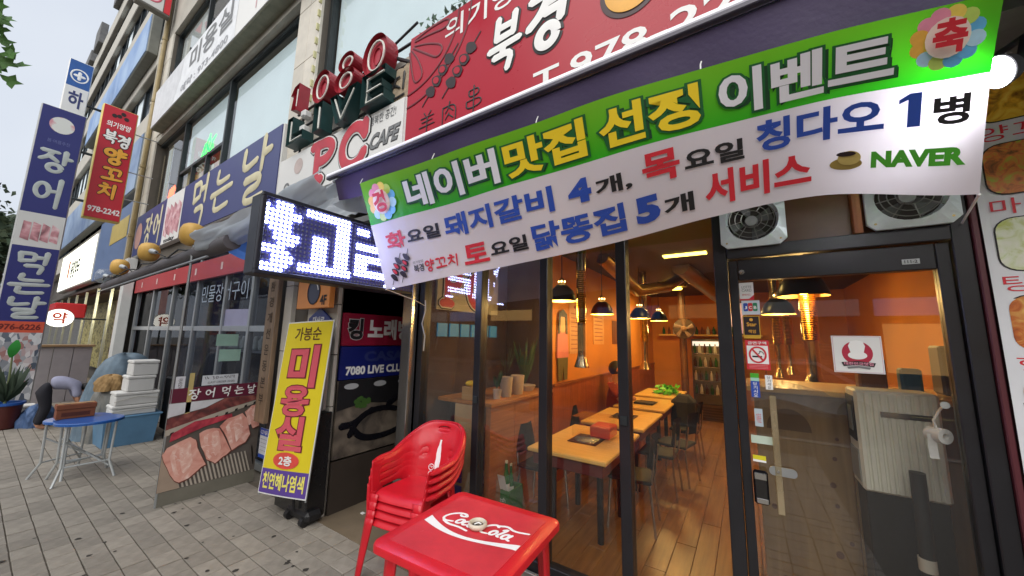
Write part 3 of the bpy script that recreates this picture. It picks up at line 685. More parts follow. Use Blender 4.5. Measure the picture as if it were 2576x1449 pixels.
# little shrubs and floodlight arm on top of the red sign
iv = MB()
for k in range(160):
    x = RND.uniform(-2.45, 1.2); z = 4.53 + RND.random() ** 2 * .12; a = RND.uniform(0, 6.28); r = .03
    iv.add([(x + r * math.cos(a), 1.98 + RND.uniform(-.03, .06), z + r * math.sin(a)), (x - r * math.sin(a), 1.98, z + r * math.cos(a)), (x - r * math.cos(a), 2.0, z - r * math.sin(a) * .6)], [(0, 1, 2)])
o = iv.build('ledge_garland', M('garland_leaf', (98, 128, 110), .7)); o['kind'] = 'stuff'
t = thing('sign_floodlight', 'black floodlight on a bent arm above the red sign', 'floodlight', (-1.6, 1.95, 4.5))
MB().tube([(-1.6, 2.0, 4.5), (-1.75, 1.8, 4.75), (-1.95, 1.55, 4.85)], .016, 8).build('arm', k_ink, t)
box('lamp_head', k_ink, t, -2.14, -1.84, 1.42, 1.6, 4.78, 4.9, .02)

# ---------------------------------------------------------------- projecting signs down the street
sign_edge = M('sign_edge_silver', (170, 172, 172), .5)
t = thing('projecting_sign', 'red projecting sign with yellow brush lettering hung beside the drainpipes', 'projecting sign', (-12.6, 1.9, 4.25))
box('case', M('warm_lit_edge', (214, 196, 110), .5), t, -12.72, -12.52, 1.09, 1.68, 4.26, 7.1, .015)
box('face', M('red_projecting_face', (190, 34, 52), .35, var=.04, scale=1.), t, -12.52, -12.5, 1.11, 1.66, 4.29, 7.08)
F = FX(-12.5, 1.09, 4.26)
text(t, '의기양양', F, (.1, 2.3, .5, 2.45), w_ink, .025)
for k, (x, z) in enumerate(((.28, 2.62), (.4, 2.6), (.2, 2.6), (.34, 2.7))): flat(t, F, ell(x, z, .045, .05, 10), sk, 'print', .003)
for ch, rc in (('북', (.1, 1.9, .3, 2.2)), ('경', (.32, 1.86, .54, 2.16))):
    brush(t, HAN[ch], F, rc, k_ink, r=.2, w=.004, flat=.06, name='lettering_outline'); brush(t, HAN[ch], F, rc, w_ink, r=.12, w=.012, flat=.06)
for ch, rc in (('양', (.14, 1.4, .52, 1.78)), ('꼬', (.18, .96, .5, 1.3)), ('치', (.16, .52, .46, .88))):
    brush(t, HAN[ch], F, rc, k_ink, r=.16, w=.004, flat=.06, name='lettering_outline', ); brush(t, HAN[ch], F, rc, gold_ink, r=.11, w=.012, flat=.06)
text(t, '978-2242', F, (.05, .16, .56, .3), w_ink, .03)
for z in (4.9, 5.6, 6.6): MB().tube([(-12.6, 1.68, z), (-12.6, 2.12, z)], .014, 8).build('bracket', alu_l, t)
# tall navy sign on the pavement
t = thing('eel_pillar_sign', 'tall navy pillar sign with grey brush lettering rising from the pavement at the far left', 'pillar sign', (-12.2, .62, 0))
box('case', sign_edge, t, -12.3, -12.02, .24, .86, .25, 6.4, .015)
F = FX(-12.02, .26, 0)
box('face', navy2, t, -12.02, -12.0, .26, .84, 4.05, 6.38)
box('photo_face', white_dirty, t, -12.02, -12.0, .26, .84, 3.35, 4.05)
box('face', navy2, t, -12.02, -12.0, .26, .84, 1.84, 3.35)
box('phone_strip', M('orange_red_strip', (206, 84, 56), .5), t, -12.02, -12.0, .26, .84, 1.62, 1.84)
box('photo_face', MS('fish_market_print', [(.15, (70, 80, 96)), (.35, (206, 208, 212)), (.5, (150, 92, 86)), (.62, (214, 214, 216)), (.85, (84, 96, 112))], scale=11, voronoi=True, stretch=(1, 1.6, .9)), t, -12.02, -12.0, .26, .84, .3, 1.62)
F = FX(-12.0, .26, 0)
flat(t, F, ell(.29, 6.02, .17, .18), MS('photo_disc', [(.4, (208, 150, 160)), (.5, (214, 216, 214))], scale=4), 'photo_print', .003)
for ch, rc in (('장', (.08, 4.98, .52, 5.46)), ('어', (.1, 4.2, .5, 4.84)), ('먹', (.08, 2.82, .52, 3.24)), ('는', (.06, 2.36, .54, 2.78)), ('날', (.06, 1.9, .54, 2.32))): brush(t, HAN[ch], F, rc, grey_ink, r=.1, flat=.1)
text(t, '봄·여름추천', F, (.14, 5.6, .44, 5.68), M('dim_blue_ink', (90, 96, 150), .5), .01)
for k in range(4): flat(t, F, [(.06 + .12 * k, 3.5), (.17 + .12 * k, 3.46), (.17 + .12 * k, 3.84 - .02 * k), (.07 + .12 * k, 3.86)], meat_dull, 'meat_print', .003)
text(t, '976-6226', F, (.04, 1.67, .54, 1.79), M('dark_red_phone_ink', (110, 30, 26), .5), .03)
# hospital sign
t = thing('hospital_sign', 'tall blue and white projecting sign with a white cross ringed in white', 'projecting sign', (-20.1, 1.6, 6))
box('case', white_pl, t, -20.3, -20.02, .78, 1.36, 5.8, 11.55, .02)
F = FX(-20.0, .8, 5.8); box('face', M('hospital_blue', (44, 92, 160), .4), t, -20.02, -20.0, .8, 1.34, 10.5, 11.52); box('face', white_pl, t, -20.02, -20.0, .8, 1.34, 5.84, 10.5)
brush(t, [ring(.27, 5.15, .2, .24, 24)], F, (0, 0, 1, 6), w_ink, r=.025, box_=(0, 0, 1, 6), name='emblem_ring', flat=.2)
brush(t, [[(.27, 5.02), (.27, 5.28)], [(.16, 5.15), (.38, 5.15)]], F, (0, 0, 1, 6), w_ink, r=.045, box_=(0, 0, 1, 6), name='cross_emblem', flat=.2, taper=1)
text(t, '하', F, (.1, 3.9, .46, 4.55), M('navy_ink', (52, 60, 110), .5), .03)
for z in (6.4, 8.2, 10): MB().tube([(-20.15, 1.36, z), (-20.15, 2.3, z)], .05, 8).build('bracket', alu_d, t)
# pharmacy: lit fascia, oval sign, counter wall
t = thing('pharmacy_fascia', 'brightly lit white fascia sign with an orange emblem over the pharmacy', 'shop sign', (-22, 2.1, 3.2))
box('case', sign_edge, t, -26, -17.9, 1.99, 2.2, 3.3, 4.95, .02)
box('face', ME('lit_sign_face', (250, 250, 232), 1.15), t, -25.9, -18.0, 1.97, 1.99, 3.36, 4.9)
F = FY(-26, 1.97, 3.3)
flat(t, F, [(2.5, .5), (2.9, .5), (2.9, 1.2), (2.5, 1.2)], M('orange_print', (230, 130, 60), .5), 'emblem', .004)
text(t, '동행약국', F, (3.3, .4, 5.4, 1.1), M('dark_green_ink', (60, 70, 60), .5), .04, w=.006)
t = thing('blue_shop_panel', 'narrow blue and yellow sign panel between the lit fascia and the white post', 'shop sign', (-16, 2.1, 3.2))
box('panel', M('dusty_blue', (92, 112, 150), .5, var=.1), t, -17.8, -13.6, 2.0, 2.2, 3.25, 5.2, .02)
box('panel', M('dusty_yellow', (180, 160, 92), .5), t, -15.8, -13.7, 1.99, 2.0, 4.2, 4.8)
t = thing('pharmacy_oval_sign', 'glowing white oval sign with red lettering in front of the pharmacy', 'projecting sign', (-14.5, 1.75, 2.0))
F = FX(-14.5, 1.22, 1.86)
MB().prism(F, ell(.0, .12, .25, .235), -.12, 0).build('case', sign_edge, t)
flat(t, F, ell(.0, .12, .235, .22), ME('oval_lit_face', (255, 252, 240), 1.5), 'face', .004)
text(t, '약', F, (-.11, -.02, .13, .27), M('red_orange_ink', (226, 90, 60), .5), .03, w=.008)
MB().tube([F(.25, .12, -.06), F(.8, .12, -.06)], .02, 8).build('bracket', alu_d, t)
t = thing('counter_wall', 'grey panelled low wall with a wooden ledge in front of the pharmacy', 'wall', (-13.6, 1.4, 0))
for k in range(3): box('wall_panel', M('grey_wall_panel', (150, 146, 150), .8, var=.1, scale=3), t, -13.7, -13.6 + .004 * (k % 2), .86 + .3 * k, 1.15 + .3 * k, 0, 1.28, .004)
box('ledge', MW('ledge_wood', (132, 106, 76), (160, 132, 98), 'Y'), t, -13.75, -13.54, .84, 1.78, 1.285, 1.34, .01)
t = thing('pharmacy_storefront', 'warm lit yellowish pharmacy glass front behind the low wall', 'storefront', (-16, 2.2, 0))
ph = MS('pharmacy_shelves', [(.3, (70, 62, 36)), (.45, (150, 138, 70)), (.55, (196, 184, 120)), (.7, (100, 92, 50))], scale=3, stretch=(1, 1, 2))
box('shelf_wall', ph, t, -30, -13.6, 3.4, 3.5, 0, 3.2)
box('display_lamp', ME('yellow_lamp', (255, 220, 40), 4), t, -16.3, -15.6, 3.2, 3.3, 1.55, 1.75)
for k in range(8): box('mullion', alu_l, t, -29.5 + 2.2 * k, -29.44 + 2.2 * k, 2.25, 2.31, 0, 3.1)
box('ceiling', conc_d, t, -30, -13.6, 2.2, 3.5, 3.1, 3.2)
box('red_awning_end', M('red_cloth', (176, 30, 40), .8), t, -24, -19.5, 1.5, 2.2, 2.1, 2.6, .03)
for k in range(9): box('package', [M('pack_yellow', (206, 186, 90), .6), M('pack_cream', (210, 200, 170), .6), M('pack_green', (110, 130, 70), .6)][k % 3], t, -15.4 + .2 * k, -15.25 + .2 * k, 2.6, 2.8, 1.3, 1.3 + RND.uniform(.2, .7), .01)
pl = bpy.data.lights.new('pharmacy_light', 'POINT'); pl.energy = 90; pl.color = (1, .88, .5); pl.shadow_soft_size = .3
po = bpy.data.objects.new('pharmacy_light', pl); C.objects.link(po); po.location = (-15.5, 2.8, 2.6)
# ---------------------------------------------------------------- eel shop front
clear_pl = MG('clear_vinyl', (.93, .95, .97), 1.45, .04, haze=.022, hazecol=(.5, .55, .75))
t = thing('eel_shop_storefront', 'dark glass front of the eel shop with silver mullions under a red strip', 'storefront', (-8.8, 2.2, 0))
for x in (-12.4, -11.0, -9.6, -8.2, -6.9, -5.9, -4.95): box('mullion', alu_l, t, x - .035, x + .035, 2.16, 2.24, .02, 3.0, .006)
xs = (-12.4, -11.0, -9.6, -8.2, -6.9, -5.9, -4.95)
for a, b in zip(xs, xs[1:]):
    box('pane', eel_glass, t, a + .035, b - .035, 2.195, 2.205, .1, 2.58)
    box('bottom_rail', alu_l, t, a + .035, b - .035, 2.17, 2.23, .02, .1)
    box('middle_rail', alu_l, t, a + .035, b - .035, 2.17, 2.19, 1.72, 1.8)
box('red_strip', M('dull_red_strip', (168, 56, 60), .55, var=.08), t, -12.4, -4.95, 2.1, 2.155, 2.6, 2.92)
Fs = FY(-12.4, 2.1, 2.6)
for k in range(6): flat(t, Fs, [(.6 + 1.2 * k, .1), (.68 + 1.2 * k, .1), (.68 + 1.2 * k, .22), (.6 + 1.2 * k, .22)], M('faded_white_ink', (210, 180, 176), .6), 'print', .003)
text(t, '민물장어구이', FY(-8.0, 2.19, 2.2), (0, 0, 1.9, .3), M('frosted_lettering', (150, 162, 178), .6), .0, w=.003)
flat(t, FY(-6.85, 2.19, 1.8), [(0, 0), (.9, 0), (.9, .24), (0, .26)], M('pale_lilac_panel', (150, 146, 176), .3), 'poster', .003)
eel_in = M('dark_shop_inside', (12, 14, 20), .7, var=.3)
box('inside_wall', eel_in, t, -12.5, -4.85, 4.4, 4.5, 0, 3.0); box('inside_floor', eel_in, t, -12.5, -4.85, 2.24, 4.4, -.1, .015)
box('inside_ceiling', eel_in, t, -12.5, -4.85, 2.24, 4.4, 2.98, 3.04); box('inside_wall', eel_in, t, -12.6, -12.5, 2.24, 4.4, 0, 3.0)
box('kitchen_shelf', M('steel_shelf', (120, 126, 130), .4, .5), t, -12, -7, 3.6, 4.0, 1.25, 1.3)
for k in range(14): MB().lathe([(.07, 0), (.09, .02), (.1, .22), (.06, .28), (.05, .32)], (-11.8 + .34 * k, 3.8, 1.3), 10).build('jar', M('jar_white', (160, 170, 166), .4), t, smooth=40)
t = thing('white_post', 'white painted post with an orange edge at the left end of the eel shop', 'post', (-12.6, 1.95, 0))
box('post', M('white_post_paint', (206, 208, 206), .6, var=.05), t, -12.72, -12.42, 1.9, 2.08, 0, 3.45, .01)
box('orange_edge', M('orange_edge_paint', (190, 84, 56), .6), t, -12.86, -12.725, 1.92, 2.08, 0, 3.4, .006)
MB().lathe([(.03, 0), (.03, .01)], (-12.55, 1.899, 3.1), 12, (0, -1, 0)).build('bolt_hole', k_ink, t)
# clear side screen with the meat print
t = thing('windbreak_screen', 'clear vinyl side screen printed with grilled eel strips beside the stone column', 'screen', (-4.88, 1.25, 0))
FM = FX(-4.88, 1.22, 0)
MB().tube([(-4.9, 1.21, 0), (-4.9, 1.21, 2.62)], .012, 10).build('pole', alu_l, t, smooth=40)
box('clear_sheet', clear_pl, t, -4.905, -4.9, 1.23, 2.03, 1.1, 2.6)
box('base_skirt', M('grey_skirt', (116, 112, 100), .6), t, -4.91, -4.885, 1.215, 2.03, 0, .13)
box('printed_sheet', M('grill_dark_print', (96, 88, 82), .35, var=.15), t, -4.905, -4.89, 1.2, 2.03, .13, .98)
box('maroon_band', M('maroon_print', (98, 28, 52), .4), t, -4.905, -4.889, 1.2, 2.03, .98, 1.12)
F = FX(-4.889, 1.2, 0)
for ch, rc in (('장', (.14, 1.0, .24, 1.1)), ('어', (.28, 1.0, .37, 1.1)), ('먹', (.42, 1.0, .51, 1.1)), ('는', (.54, 1.0, .63, 1.1)), ('날', (.66, 1.0, .75, 1.1))): brush(t, HAN[ch], F, rc, w_ink, r=.075, flat=.1)
flat(t, F, [(0, .84), (.3, .9), (.45, .975), (0, .975)], M('print_white', (206, 206, 210), .4), 'print', .003)
flat(t, F, [(0, .72), (.5, .86), (.83, .94), (.83, .975), (.46, .975), (.3, .895), (0, .83)], MS('printed_red_meat', [(.35, (70, 40, 40)), (.5, (120, 56, 54)), (.65, (150, 90, 80))], scale=9), 'print', .004)
bar = M('grill_bar_print', (176, 166, 152), .4)
flat(t, F, [(0, .66), (.55, .82), (.83, .9), (.83, .93), (.5, .86), (0, .72)], bar, 'print', .005)
for k in range(9): flat(t, F, [(.04 + .088 * k, .69 + .026 * k), (.065 + .088 * k, .697 + .026 * k), (.06 + .088 * k, .672 + .026 * k), (.035 + .088 * k, .665 + .026 * k)], k_ink, 'print', .007)
flat(t, F, [(.04, .6), (.3, .7), (.55, .76), (.54, .8), (.22, .77), (.05, .68)], MS('raw_red_print', [(.4, (150, 36, 56)), (.6, (196, 66, 80))], scale=9), 'print', .009)
for k in range(22): flat(t, F, [(.12 + .034 * k, .135), (.137 + .034 * k, .135), (.07 + .034 * k, .36), (.056 + .034 * k, .36)] if .12 + .034 * k < .8 else [(.8, .2), (.81, .2), (.78, .4), (.77, .4)], bar, 'print', .006)
flat(t, F, [(0, .135), (.17, .135), (.02, .5), (0, .52)], M('pale_wood_print', (166, 146, 128), .5), 'print', .007)
slab = MS('pink_eel_print', [(.3, (206, 132, 118)), (.45, (224, 160, 144)), (.58, (230, 172, 156)), (.74, (244, 210, 198))], scale=6, dist=1.2, rough=.4, detail=4.)
slab2 = MS('pale_eel_print', [(.3, (226, 164, 148)), (.5, (234, 184, 168)), (.7, (248, 220, 208))], scale=9, dist=1.6, rough=.4)
for q, w in (([(.0, .49), (.03, .55), (.2, .62), (.25, .58), (.27, .5), (.36, .31), (.3, .27), (.16, .19), (.12, .22), (.05, .36)], .011), ([(.27, .64), (.33, .67), (.44, .66), (.5, .55), (.57, .4), (.5, .35), (.44, .3), (.36, .36), (.3, .5)], .013), ([(.44, .68), (.5, .75), (.64, .79), (.7, .72), (.74, .54), (.7, .46), (.58, .4), (.52, .54)], .015), ([(.66, .8), (.72, .86), (.82, .88), (.82, .62), (.76, .6), (.7, .72)], .017)):
    c = (sum(x for x, y in q) / len(q), sum(y for x, y in q) / len(q))
    q = [p for i in range(len(q)) for p in (q[i], ((q[i][0] + q[(i + 1) % len(q)][0]) / 2 + RND.gauss(0, .004), (q[i][1] + q[(i + 1) % len(q)][1]) / 2 + RND.gauss(0, .006)))]
    flat(t, F, [(c[0] + (x - c[0]) * 1.04 + .004, c[1] + (y - c[1]) * 1.03 - .006) for x, y in q], M('charred_edge_print', (112, 62, 50), .5, var=.3, scale=20), 'meat_print', w - .001)
    flat(t, F, q, slab, 'meat_print', w)
    for k in range(3):
        f0_, f1_ = -.62 + .42 * k, -.4 + .42 * k
        flat(t, F, [(c[0] + (x - c[0]) * (.86 - .1 * k) * .5 + f0_ * .06, c[1] + (y - c[1]) * .72 + .01 * k) for x, y in q], [slab2, slab, slab2][k], 'meat_print', w + .0006 * (k + 1))
    if len(q) > 6:
        c = (sum(x for x, y in q) / len(q), sum(y for x, y in q) / len(q))
        for k in range(9):
            p_ = (c[0] + RND.gauss(0, .035), c[1] + RND.gauss(0, .05)); a = RND.gauss(2.2, .7); L_ = RND.uniform(.01, .03)
            brush(t, [[p_, (p_[0] + L_ * math.cos(a), p_[1] + L_ * math.sin(a)), (p_[0] + 1.8 * L_ * math.cos(a + .5), p_[1] + 1.8 * L_ * math.sin(a + .5))]], F, (0, 0, 1, 1), M('fat_streak_print', (244, 214, 204), .4), r=RND.uniform(.0014, .003), w=w + .002, name='print', flat=.1, n=5)
tag(box('handwritten_notice', M('white_paper', (206, 210, 216), .8), None, -4.9, -4.896, 1.44, 1.76, 1.13, 1.235), 'white paper notice with handwritten hours taped over the maroon band', 'notice')
nt_ = bpy.data.objects['handwritten_notice']; F = FX(-4.896, 1.44, 1.13)
brush(nt_, [[(.02, .09), (.03, .065)], [(.035, .095), (.05, .065), (.055, .08), (.04, .075)], [(.085, .09), (.1, .09), (.09, .08), (.105, .07), (.09, .06)], [(.12, .09), (.115, .07), (.13, .065), (.14, .085), (.12, .09)], [(.15, .075), (.165, .08), (.18, .075)], [(.19, .09), (.2, .07), (.205, .095)], [(.21, .065), (.225, .095), (.24, .065)], [(.25, .095), (.25, .065)], [(.27, .095), (.265, .08), (.285, .08)], [(.282, .095), (.282, .06)]], F, (0, 0, .32, .105), k_ink, r=.0024, box_=(0, 0, .32, .105), name='handwriting', flat=.2)
text(nt_, '(LAST ORDER 20:00)', F, (.05, .012, .29, .04), k_ink, .0)
tag(box('paper_label', M('white_paper2', (214, 214, 220), .8), None, -4.9, -4.894, 1.225, 1.3, 1.07, 1.24), 'narrow white paper label on the left edge of the printed screen', 'notice')
text(bpy.data.objects['paper_label'], '어서오세요', Fr((-4.894, 1.225, 1.07), (0, 0, -1), (0, 1, 0), (1, 0, 0)), (-.15, .02, -.01, .055), k_ink, .0)
tag(box('masking_tape', M('masking_tape', (190, 170, 110), .6), None, -4.888, -4.886, 1.33, 1.37, .72, 1.27), 'strip of yellowish masking tape running down the printed screen', 'tape')
for k, (y, z, lb) in enumerate(((1.62, 1.62, 'upper pale green paper note seen through the vinyl screen'), (1.66, 1.45, 'lower pale green paper note seen through the vinyl screen'))):
    tag(box('paper_note', M('green_paper', (168, 200, 176), .8), None, -4.909, -4.9055, y - .1, y + .1, z - .07, z + .06), lb, 'notice')
# roller awning of the eel shop, grey tarpaulin and the golden lamps
t = thing('roller_awning', 'grey roller beam with rumpled grey and blue tarpaulin running over the eel shop front', 'awning', (-7, 1.3, 2.6))
MB().tube([(-9.9, 1.3, 2.5), (-7, 1.28, 2.53), (-4.0, 1.26, 2.55)], .075, 12).build('roller', M('grey_roller', (92, 88, 92), .6, var=.15), t, smooth=40)
MB().tube([(-9.9, 1.22, 2.4), (-4.4, 1.2, 2.44)], .012, 6).build('cord', alu_l, t)
tarp = M('grey_tarpaulin', (200, 208, 216), .45, var=.14, scale=3, bump=.6, bscale=9)
nt2 = tarp.node_tree
tl = nt2.nodes.new('ShaderNodeBsdfTranslucent'); tl.inputs['Color'].default_value = (.6, .64, .68, 1); ms = nt2.nodes.new('ShaderNodeMixShader'); ms.inputs['Fac'].default_value = .6
nt2.links.new(nt2.nodes['Principled BSDF'].outputs[0], ms.inputs[1]); nt2.links.new(tl.outputs[0], ms.inputs[2]); nt2.links.new(ms.outputs[0], nt2.nodes['Material Output'].inputs['Surface'])
def crease(u, v, k=1.): return .02 * k * math.sin(7 * u + 3 * v) + .014 * k * math.sin(17 * u - 5 * v) + .008 * k * math.sin(31 * u + 11 * v)
def tarp1(u, v):        # rolled bundle of tarpaulin rising along the beam to the end of the purple awning
    g = PI * (.8 + 1.35 * v); r = (.08 + .03 * u + .03 * math.sin(PI * u)) * (1 + .22 * math.sin(3 * g + 5 * u) + .16 * math.sin(5 * g - 9 * u) + .08 * math.sin(9 * g + 23 * u))
    x = -4.66 + 1.84 * u; y = 1.2 + .3 * u + r * .9 * math.cos(g); z = 2.64 + .33 * u - .07 * math.sin(PI * u) + r * 1.25 * math.sin(g)
    return (x, y, z)
MB().grid(tarp1, 60, 40).build('tarpaulin', tarp, t, smooth=50)
def tarp1c(u, v):       # loose sheet lying back from the bundle to the wall
    return (-4.2 + 1.4 * u, 1.38 + .2 * u + .55 * v, 2.72 + .26 * u + .06 * v + crease(u * 2, v * 2) * 1.6 - .05 * math.sin(PI * v))
MB().grid(tarp1c, 40, 20).build('tarpaulin', tarp, t, smooth=50)
def tarp2(u, v):        # curtain of tarpaulin hanging below the awning end, with a wavy hem
    return (-2.84 + .5 * u, 1.58 + .8 * u + .03 * math.sin(13 * u + 4 * v) + .02 * math.sin(29 * u - 7 * v), 2.98 - .02 * u - v * (.2 + .13 * u + .02 * math.sin(16 * u)) )
MB().grid(tarp2, 50, 16).build('tarpaulin', tarp, t, smooth=50)
blue_tarp = M('blue_tarpaulin', (66, 104, 176), .45, var=.1, bump=.5, bscale=8)
nb = blue_tarp.node_tree; tb_ = nb.nodes.new('ShaderNodeBsdfTranslucent'); tb_.inputs['Color'].default_value = lin((90, 140, 230)) + (1,); mb_ = nb.nodes.new('ShaderNodeMixShader'); mb_.inputs['Fac'].default_value = .6
nb.links.new(nb.nodes['Principled BSDF'].outputs[0], mb_.inputs[1]); nb.links.new(tb_.outputs[0], mb_.inputs[2]); nb.links.new(mb_.outputs[0], nb.nodes['Material Output'].inputs['Surface'])
def tarp3(u, v): return (-4.55 + 1.5 * u, 1.26 + .7 * v, 2.6 + .12 * u - .12 * v - .06 * math.sin(PI * v) + crease(u * 2, v) * 1.4)
MB().grid(tarp3, 24, 14).build('blue_tarpaulin', blue_tarp, t, smooth=70)
lamp_g = M('golden_lamp_shade', (206, 164, 84), .5, .1, var=.12, scale=4)
prof = [(.0, -.125), (.05, -.12), (.085, -.098), (.105, -.055), (.11, 0), (.105, .055), (.085, .098), (.05, .12), (.0, .125)]
lamps = (((-4.95, 1.2, 2.74), 'golden globe lamp nearest the grey tarpaulin on the roller beam'), ((-6.65, 1.2, 2.75), 'middle golden globe lamp on the roller beam'), ((-8.3, 1.2, 2.7), 'farthest golden globe lamp on the roller beam'))
g0 = None
for at, lb in lamps:
    if g0 is None:
        g0 = thing('globe_lamp', lb, 'lamp', at, group='golden globe lamps along the roller beam')
        MB().lathe(prof, at, 24).build('lamp_shade', lamp_g, g0, smooth=60)
        MB().tube([(at[0] + .12, at[1], at[2]), (at[0] + .2, at[1] + .03, at[2] - .02)], [.035, .025], 10).build('socket', M('pale_socket', (180, 186, 190), .4), g0, smooth=40)
        MB().tube([(at[0] + .2, at[1] + .03, at[2] - .02), (at[0] + .3, at[1] + .06, at[2] - .06), (at[0] + .45, at[1] + .07, at[2] - .1)], .008, 6).build('cable', wire_m, g0)
    else: dup(g0, at, 0, lb)
c0 = dup(g0, (-9.5, 1.2, 2.65), 0, 'clear glass globe lamp at the far end of the roller beam')
gm = MG('globe_glass', (.9, .92, .92), 1.7, .03, haze=.12)
for ch in c0.children:
    if ch.name.startswith('lamp_shade'): ch.data = ch.data.copy(); ch.data.materials[0] = gm
t = tag(MB().tube([(-4.5 - .2 * k, 1.2 + .02 * math.sin(k), 2.62 - .05 * abs(math.sin(k * .8))) for k in range(26)], .009, 6).build('lamp_cable', wire_m), 'black cable sagging between the golden lamps', 'cable')

# ---------------------------------------------------------------- on the stone column
wood_old = MW('weathered_board_wood', (112, 92, 74), (140, 116, 92), 'Z', bump=.2)
t = tag(box('wooden_name_board', wood_old, None, -4.78, -4.53, 1.92, 1.97, .7, 2.75, .006), 'tall brown wooden name board with dark vertical lettering on the stone column', 'name board')
F = FY(-4.78, 1.92, .7)
for k, ch in enumerate('주거환경개선운동본부'): text(t, ch, F, (.07, 1.86 - .185 * k, .18, 1.98 - .185 * k), M('carved_dark', (66, 52, 42), .8), .01)
t = tag(box('wall_notice', M('notice_white', (196, 200, 208), .6), None, -4.76, -4.56, 2.0, 2.006, .3, .62), 'blue and white printed notice low on the column below the wooden board', 'notice')
F = FY(-4.76, 2.0, .3); flat(t, F, [(0, .24), (.2, .24), (.2, .32), (0, .32)], b_ink, 'print', .002); flat(t, F, [(0, 0), (.2, 0), (.2, .04), (0, .04)], b_ink, 'print', .002)
text(t, 'CCTV 설치', F, (.02, .255, .18, .305), w_ink, .01, w=.004)
for k in range(4): flat(t, F, [(.02, .08 + .04 * k), (.17, .08 + .04 * k), (.17, .084 + .04 * k), (.02, .084 + .04 * k)], grey_t, 'print', .002)
t = tag(box('hall_directory_sign', M('orange_sign', (232, 150, 78), .45, var=.06), None, -4.02, -3.4, 1.9, 1.96, 1.96, 2.42, .006), 'orange sign with a shiny black ball and floor number on the column', 'sign')
F = FY(-4.02, 1.9, 1.96)
flat(t, F, ell(.33, .17, .115, .125), M('ball_print', (40, 40, 70), .3), 'ball_print', .003)
brush(t, [ring(.33, .17, .085, .095, 10, .2, 1.3)], F, (0, 0, 1, 1), w_ink, r=.008, w=.006, name='print', flat=.2)
brush(t, [ring(.33, .17, .118, .128, 20)], F, (0, 0, 1, 1), sk, r=.008, w=.005, name='print', flat=.2)
text(t, '4F', F, (.46, .03, .58, .13), k_ink, .035); text(t, '당구장', F, (.44, .28, .58, .36), r_ink, .03)
t = thing('house_number_plate', 'dark blue house shaped address plate above the yellow banner', 'plate', (-3.66, 1.95, 1.7))
MB().prism(FY(-3.9, 1.965, 1.66), [(.03, 0), (.43, 0), (.43, .2), (.23, .31), (.03, .2)], -.02, 0).build('plate', M('plate_blue', (30, 44, 120), .35), t)
text(t, '대산로', FY(-3.9, 1.965, 1.66), (.12, .14, .34, .22), w_ink, .02)
flat(t, FY(-3.9, 1.965, 1.66), [(.04, .08), (.42, .08), (.42, .105), (.04, .105)], w_ink, 'print', .003)
t = thing('light_panel', 'pale backlit style panel with a red floor number behind the yellow banner', 'sign', (-3.5, 1.95, .98))
box('frame', alu_l, t, -3.92, -3.4, 1.93, 1.97, .98, 1.72, .006); box('face', M('pale_blue_panel', (168, 180, 196), .3, var=.05), t, -3.9, -3.42, 1.922, 1.93, 1.0, 1.7)
text(t, '2F', FY(-3.9, 1.922, 1.0), (.35, .5, .46, .6), r_ink, .03)
t = thing('meter_cabinet', 'black utility cabinet at the foot of the column behind the yellow banner', 'cabinet', (-3.55, 1.9, 0))
box('cabinet', M('black_gloss', (30, 30, 32), .25), t, -3.98, -3.4, 1.86, 2.04, .03, .96, .01)
for k in range(3): box('keypad', k_ink, t, -3.6 + .06 * k, -3.56 + .06 * k, 1.85, 1.862, .78, .83)
box('dark_panel', k_ink, t, -3.92, -3.46, 1.852, 1.862, .45, .7)
# entrance wall signs (they face along the street)
t = thing('karaoke_sign', 'crimson karaoke sign with black and white lettering on the entrance hall wall', 'sign', (-3.39, 2.45, 1.6))
box('panel', M('crimson_face', (150, 26, 56), .3), t, -3.42, -3.39, 2.07, 2.98, 1.59, 1.92); F = FX(-3.39, 2.07, 1.59)
text(t, '킹', F, (.05, .06, .22, .28), k_ink, .045, outline=.03, omat=white_dirty); text(t, '노래방', F, (.28, .06, .86, .29), w_ink, .045)
t = thing('club_sign', 'deep blue live club sign with pale lettering under the karaoke sign', 'sign', (-3.39, 2.45, 1.3))
box('panel', M('club_blue', (24, 34, 110), .3), t, -3.42, -3.392, 2.07, 2.98, 1.25, 1.58); F = FX(-3.392, 2.07, 1.25)
text(t, 'CASA', F, (.26, .17, .78, .28), M('dim_blue_lettering', (52, 62, 120), .3), .05); text(t, '7080 LIVE CLUB', F, (.06, .04, .82, .13), w_ink, .045)
t = thing('eel_picture_panel', 'dark picture panel of black eels on sand below the live club sign', 'picture', (-3.39, 2.45, .55))
box('panel', MS('sand_print', [(.3, (54, 48, 44)), (.5, (96, 86, 76)), (.7, (126, 114, 100))], scale=5), t, -3.42, -3.394, 2.07, 2.98, .5, 1.24); F = FX(-3.394, 2.07, .5)
flat(t, F, [(0, .45), (.3, .5), (.6, .46), (.91, .52), (.91, .74), (0, .74)], k_ink, 'print', .002)
eel = M('eel_print', (18, 18, 24), .25)
brush(t, [[(.06, .3), (.2, .3), (.34, .4), (.55, .42), (.72, .38)], [(.18, .26), (.3, .14), (.55, .12), (.8, .16), (.9, .28)], [(.16, .2), (.22, .32), (.4, .42)], [(.6, .44), (.74, .52), (.9, .52)]], F, (0, 0, 1, 1), eel, r=.035, w=.006, name='eel_print', flat=.1)
for k in range(14): flat(t, F, ell(.26 + RND.uniform(-.09, .09), .5 + RND.uniform(-.05, .06), .03, .025, 8), M('weed_print', (62, 96, 40), .5), 'weed_print', .004 + .0004 * k)
for u in (.14, .48, .8): flat(t, F, ell(u, .68, .08, .03), M('label_print', (176, 178, 180), .5), 'label_print', .004)
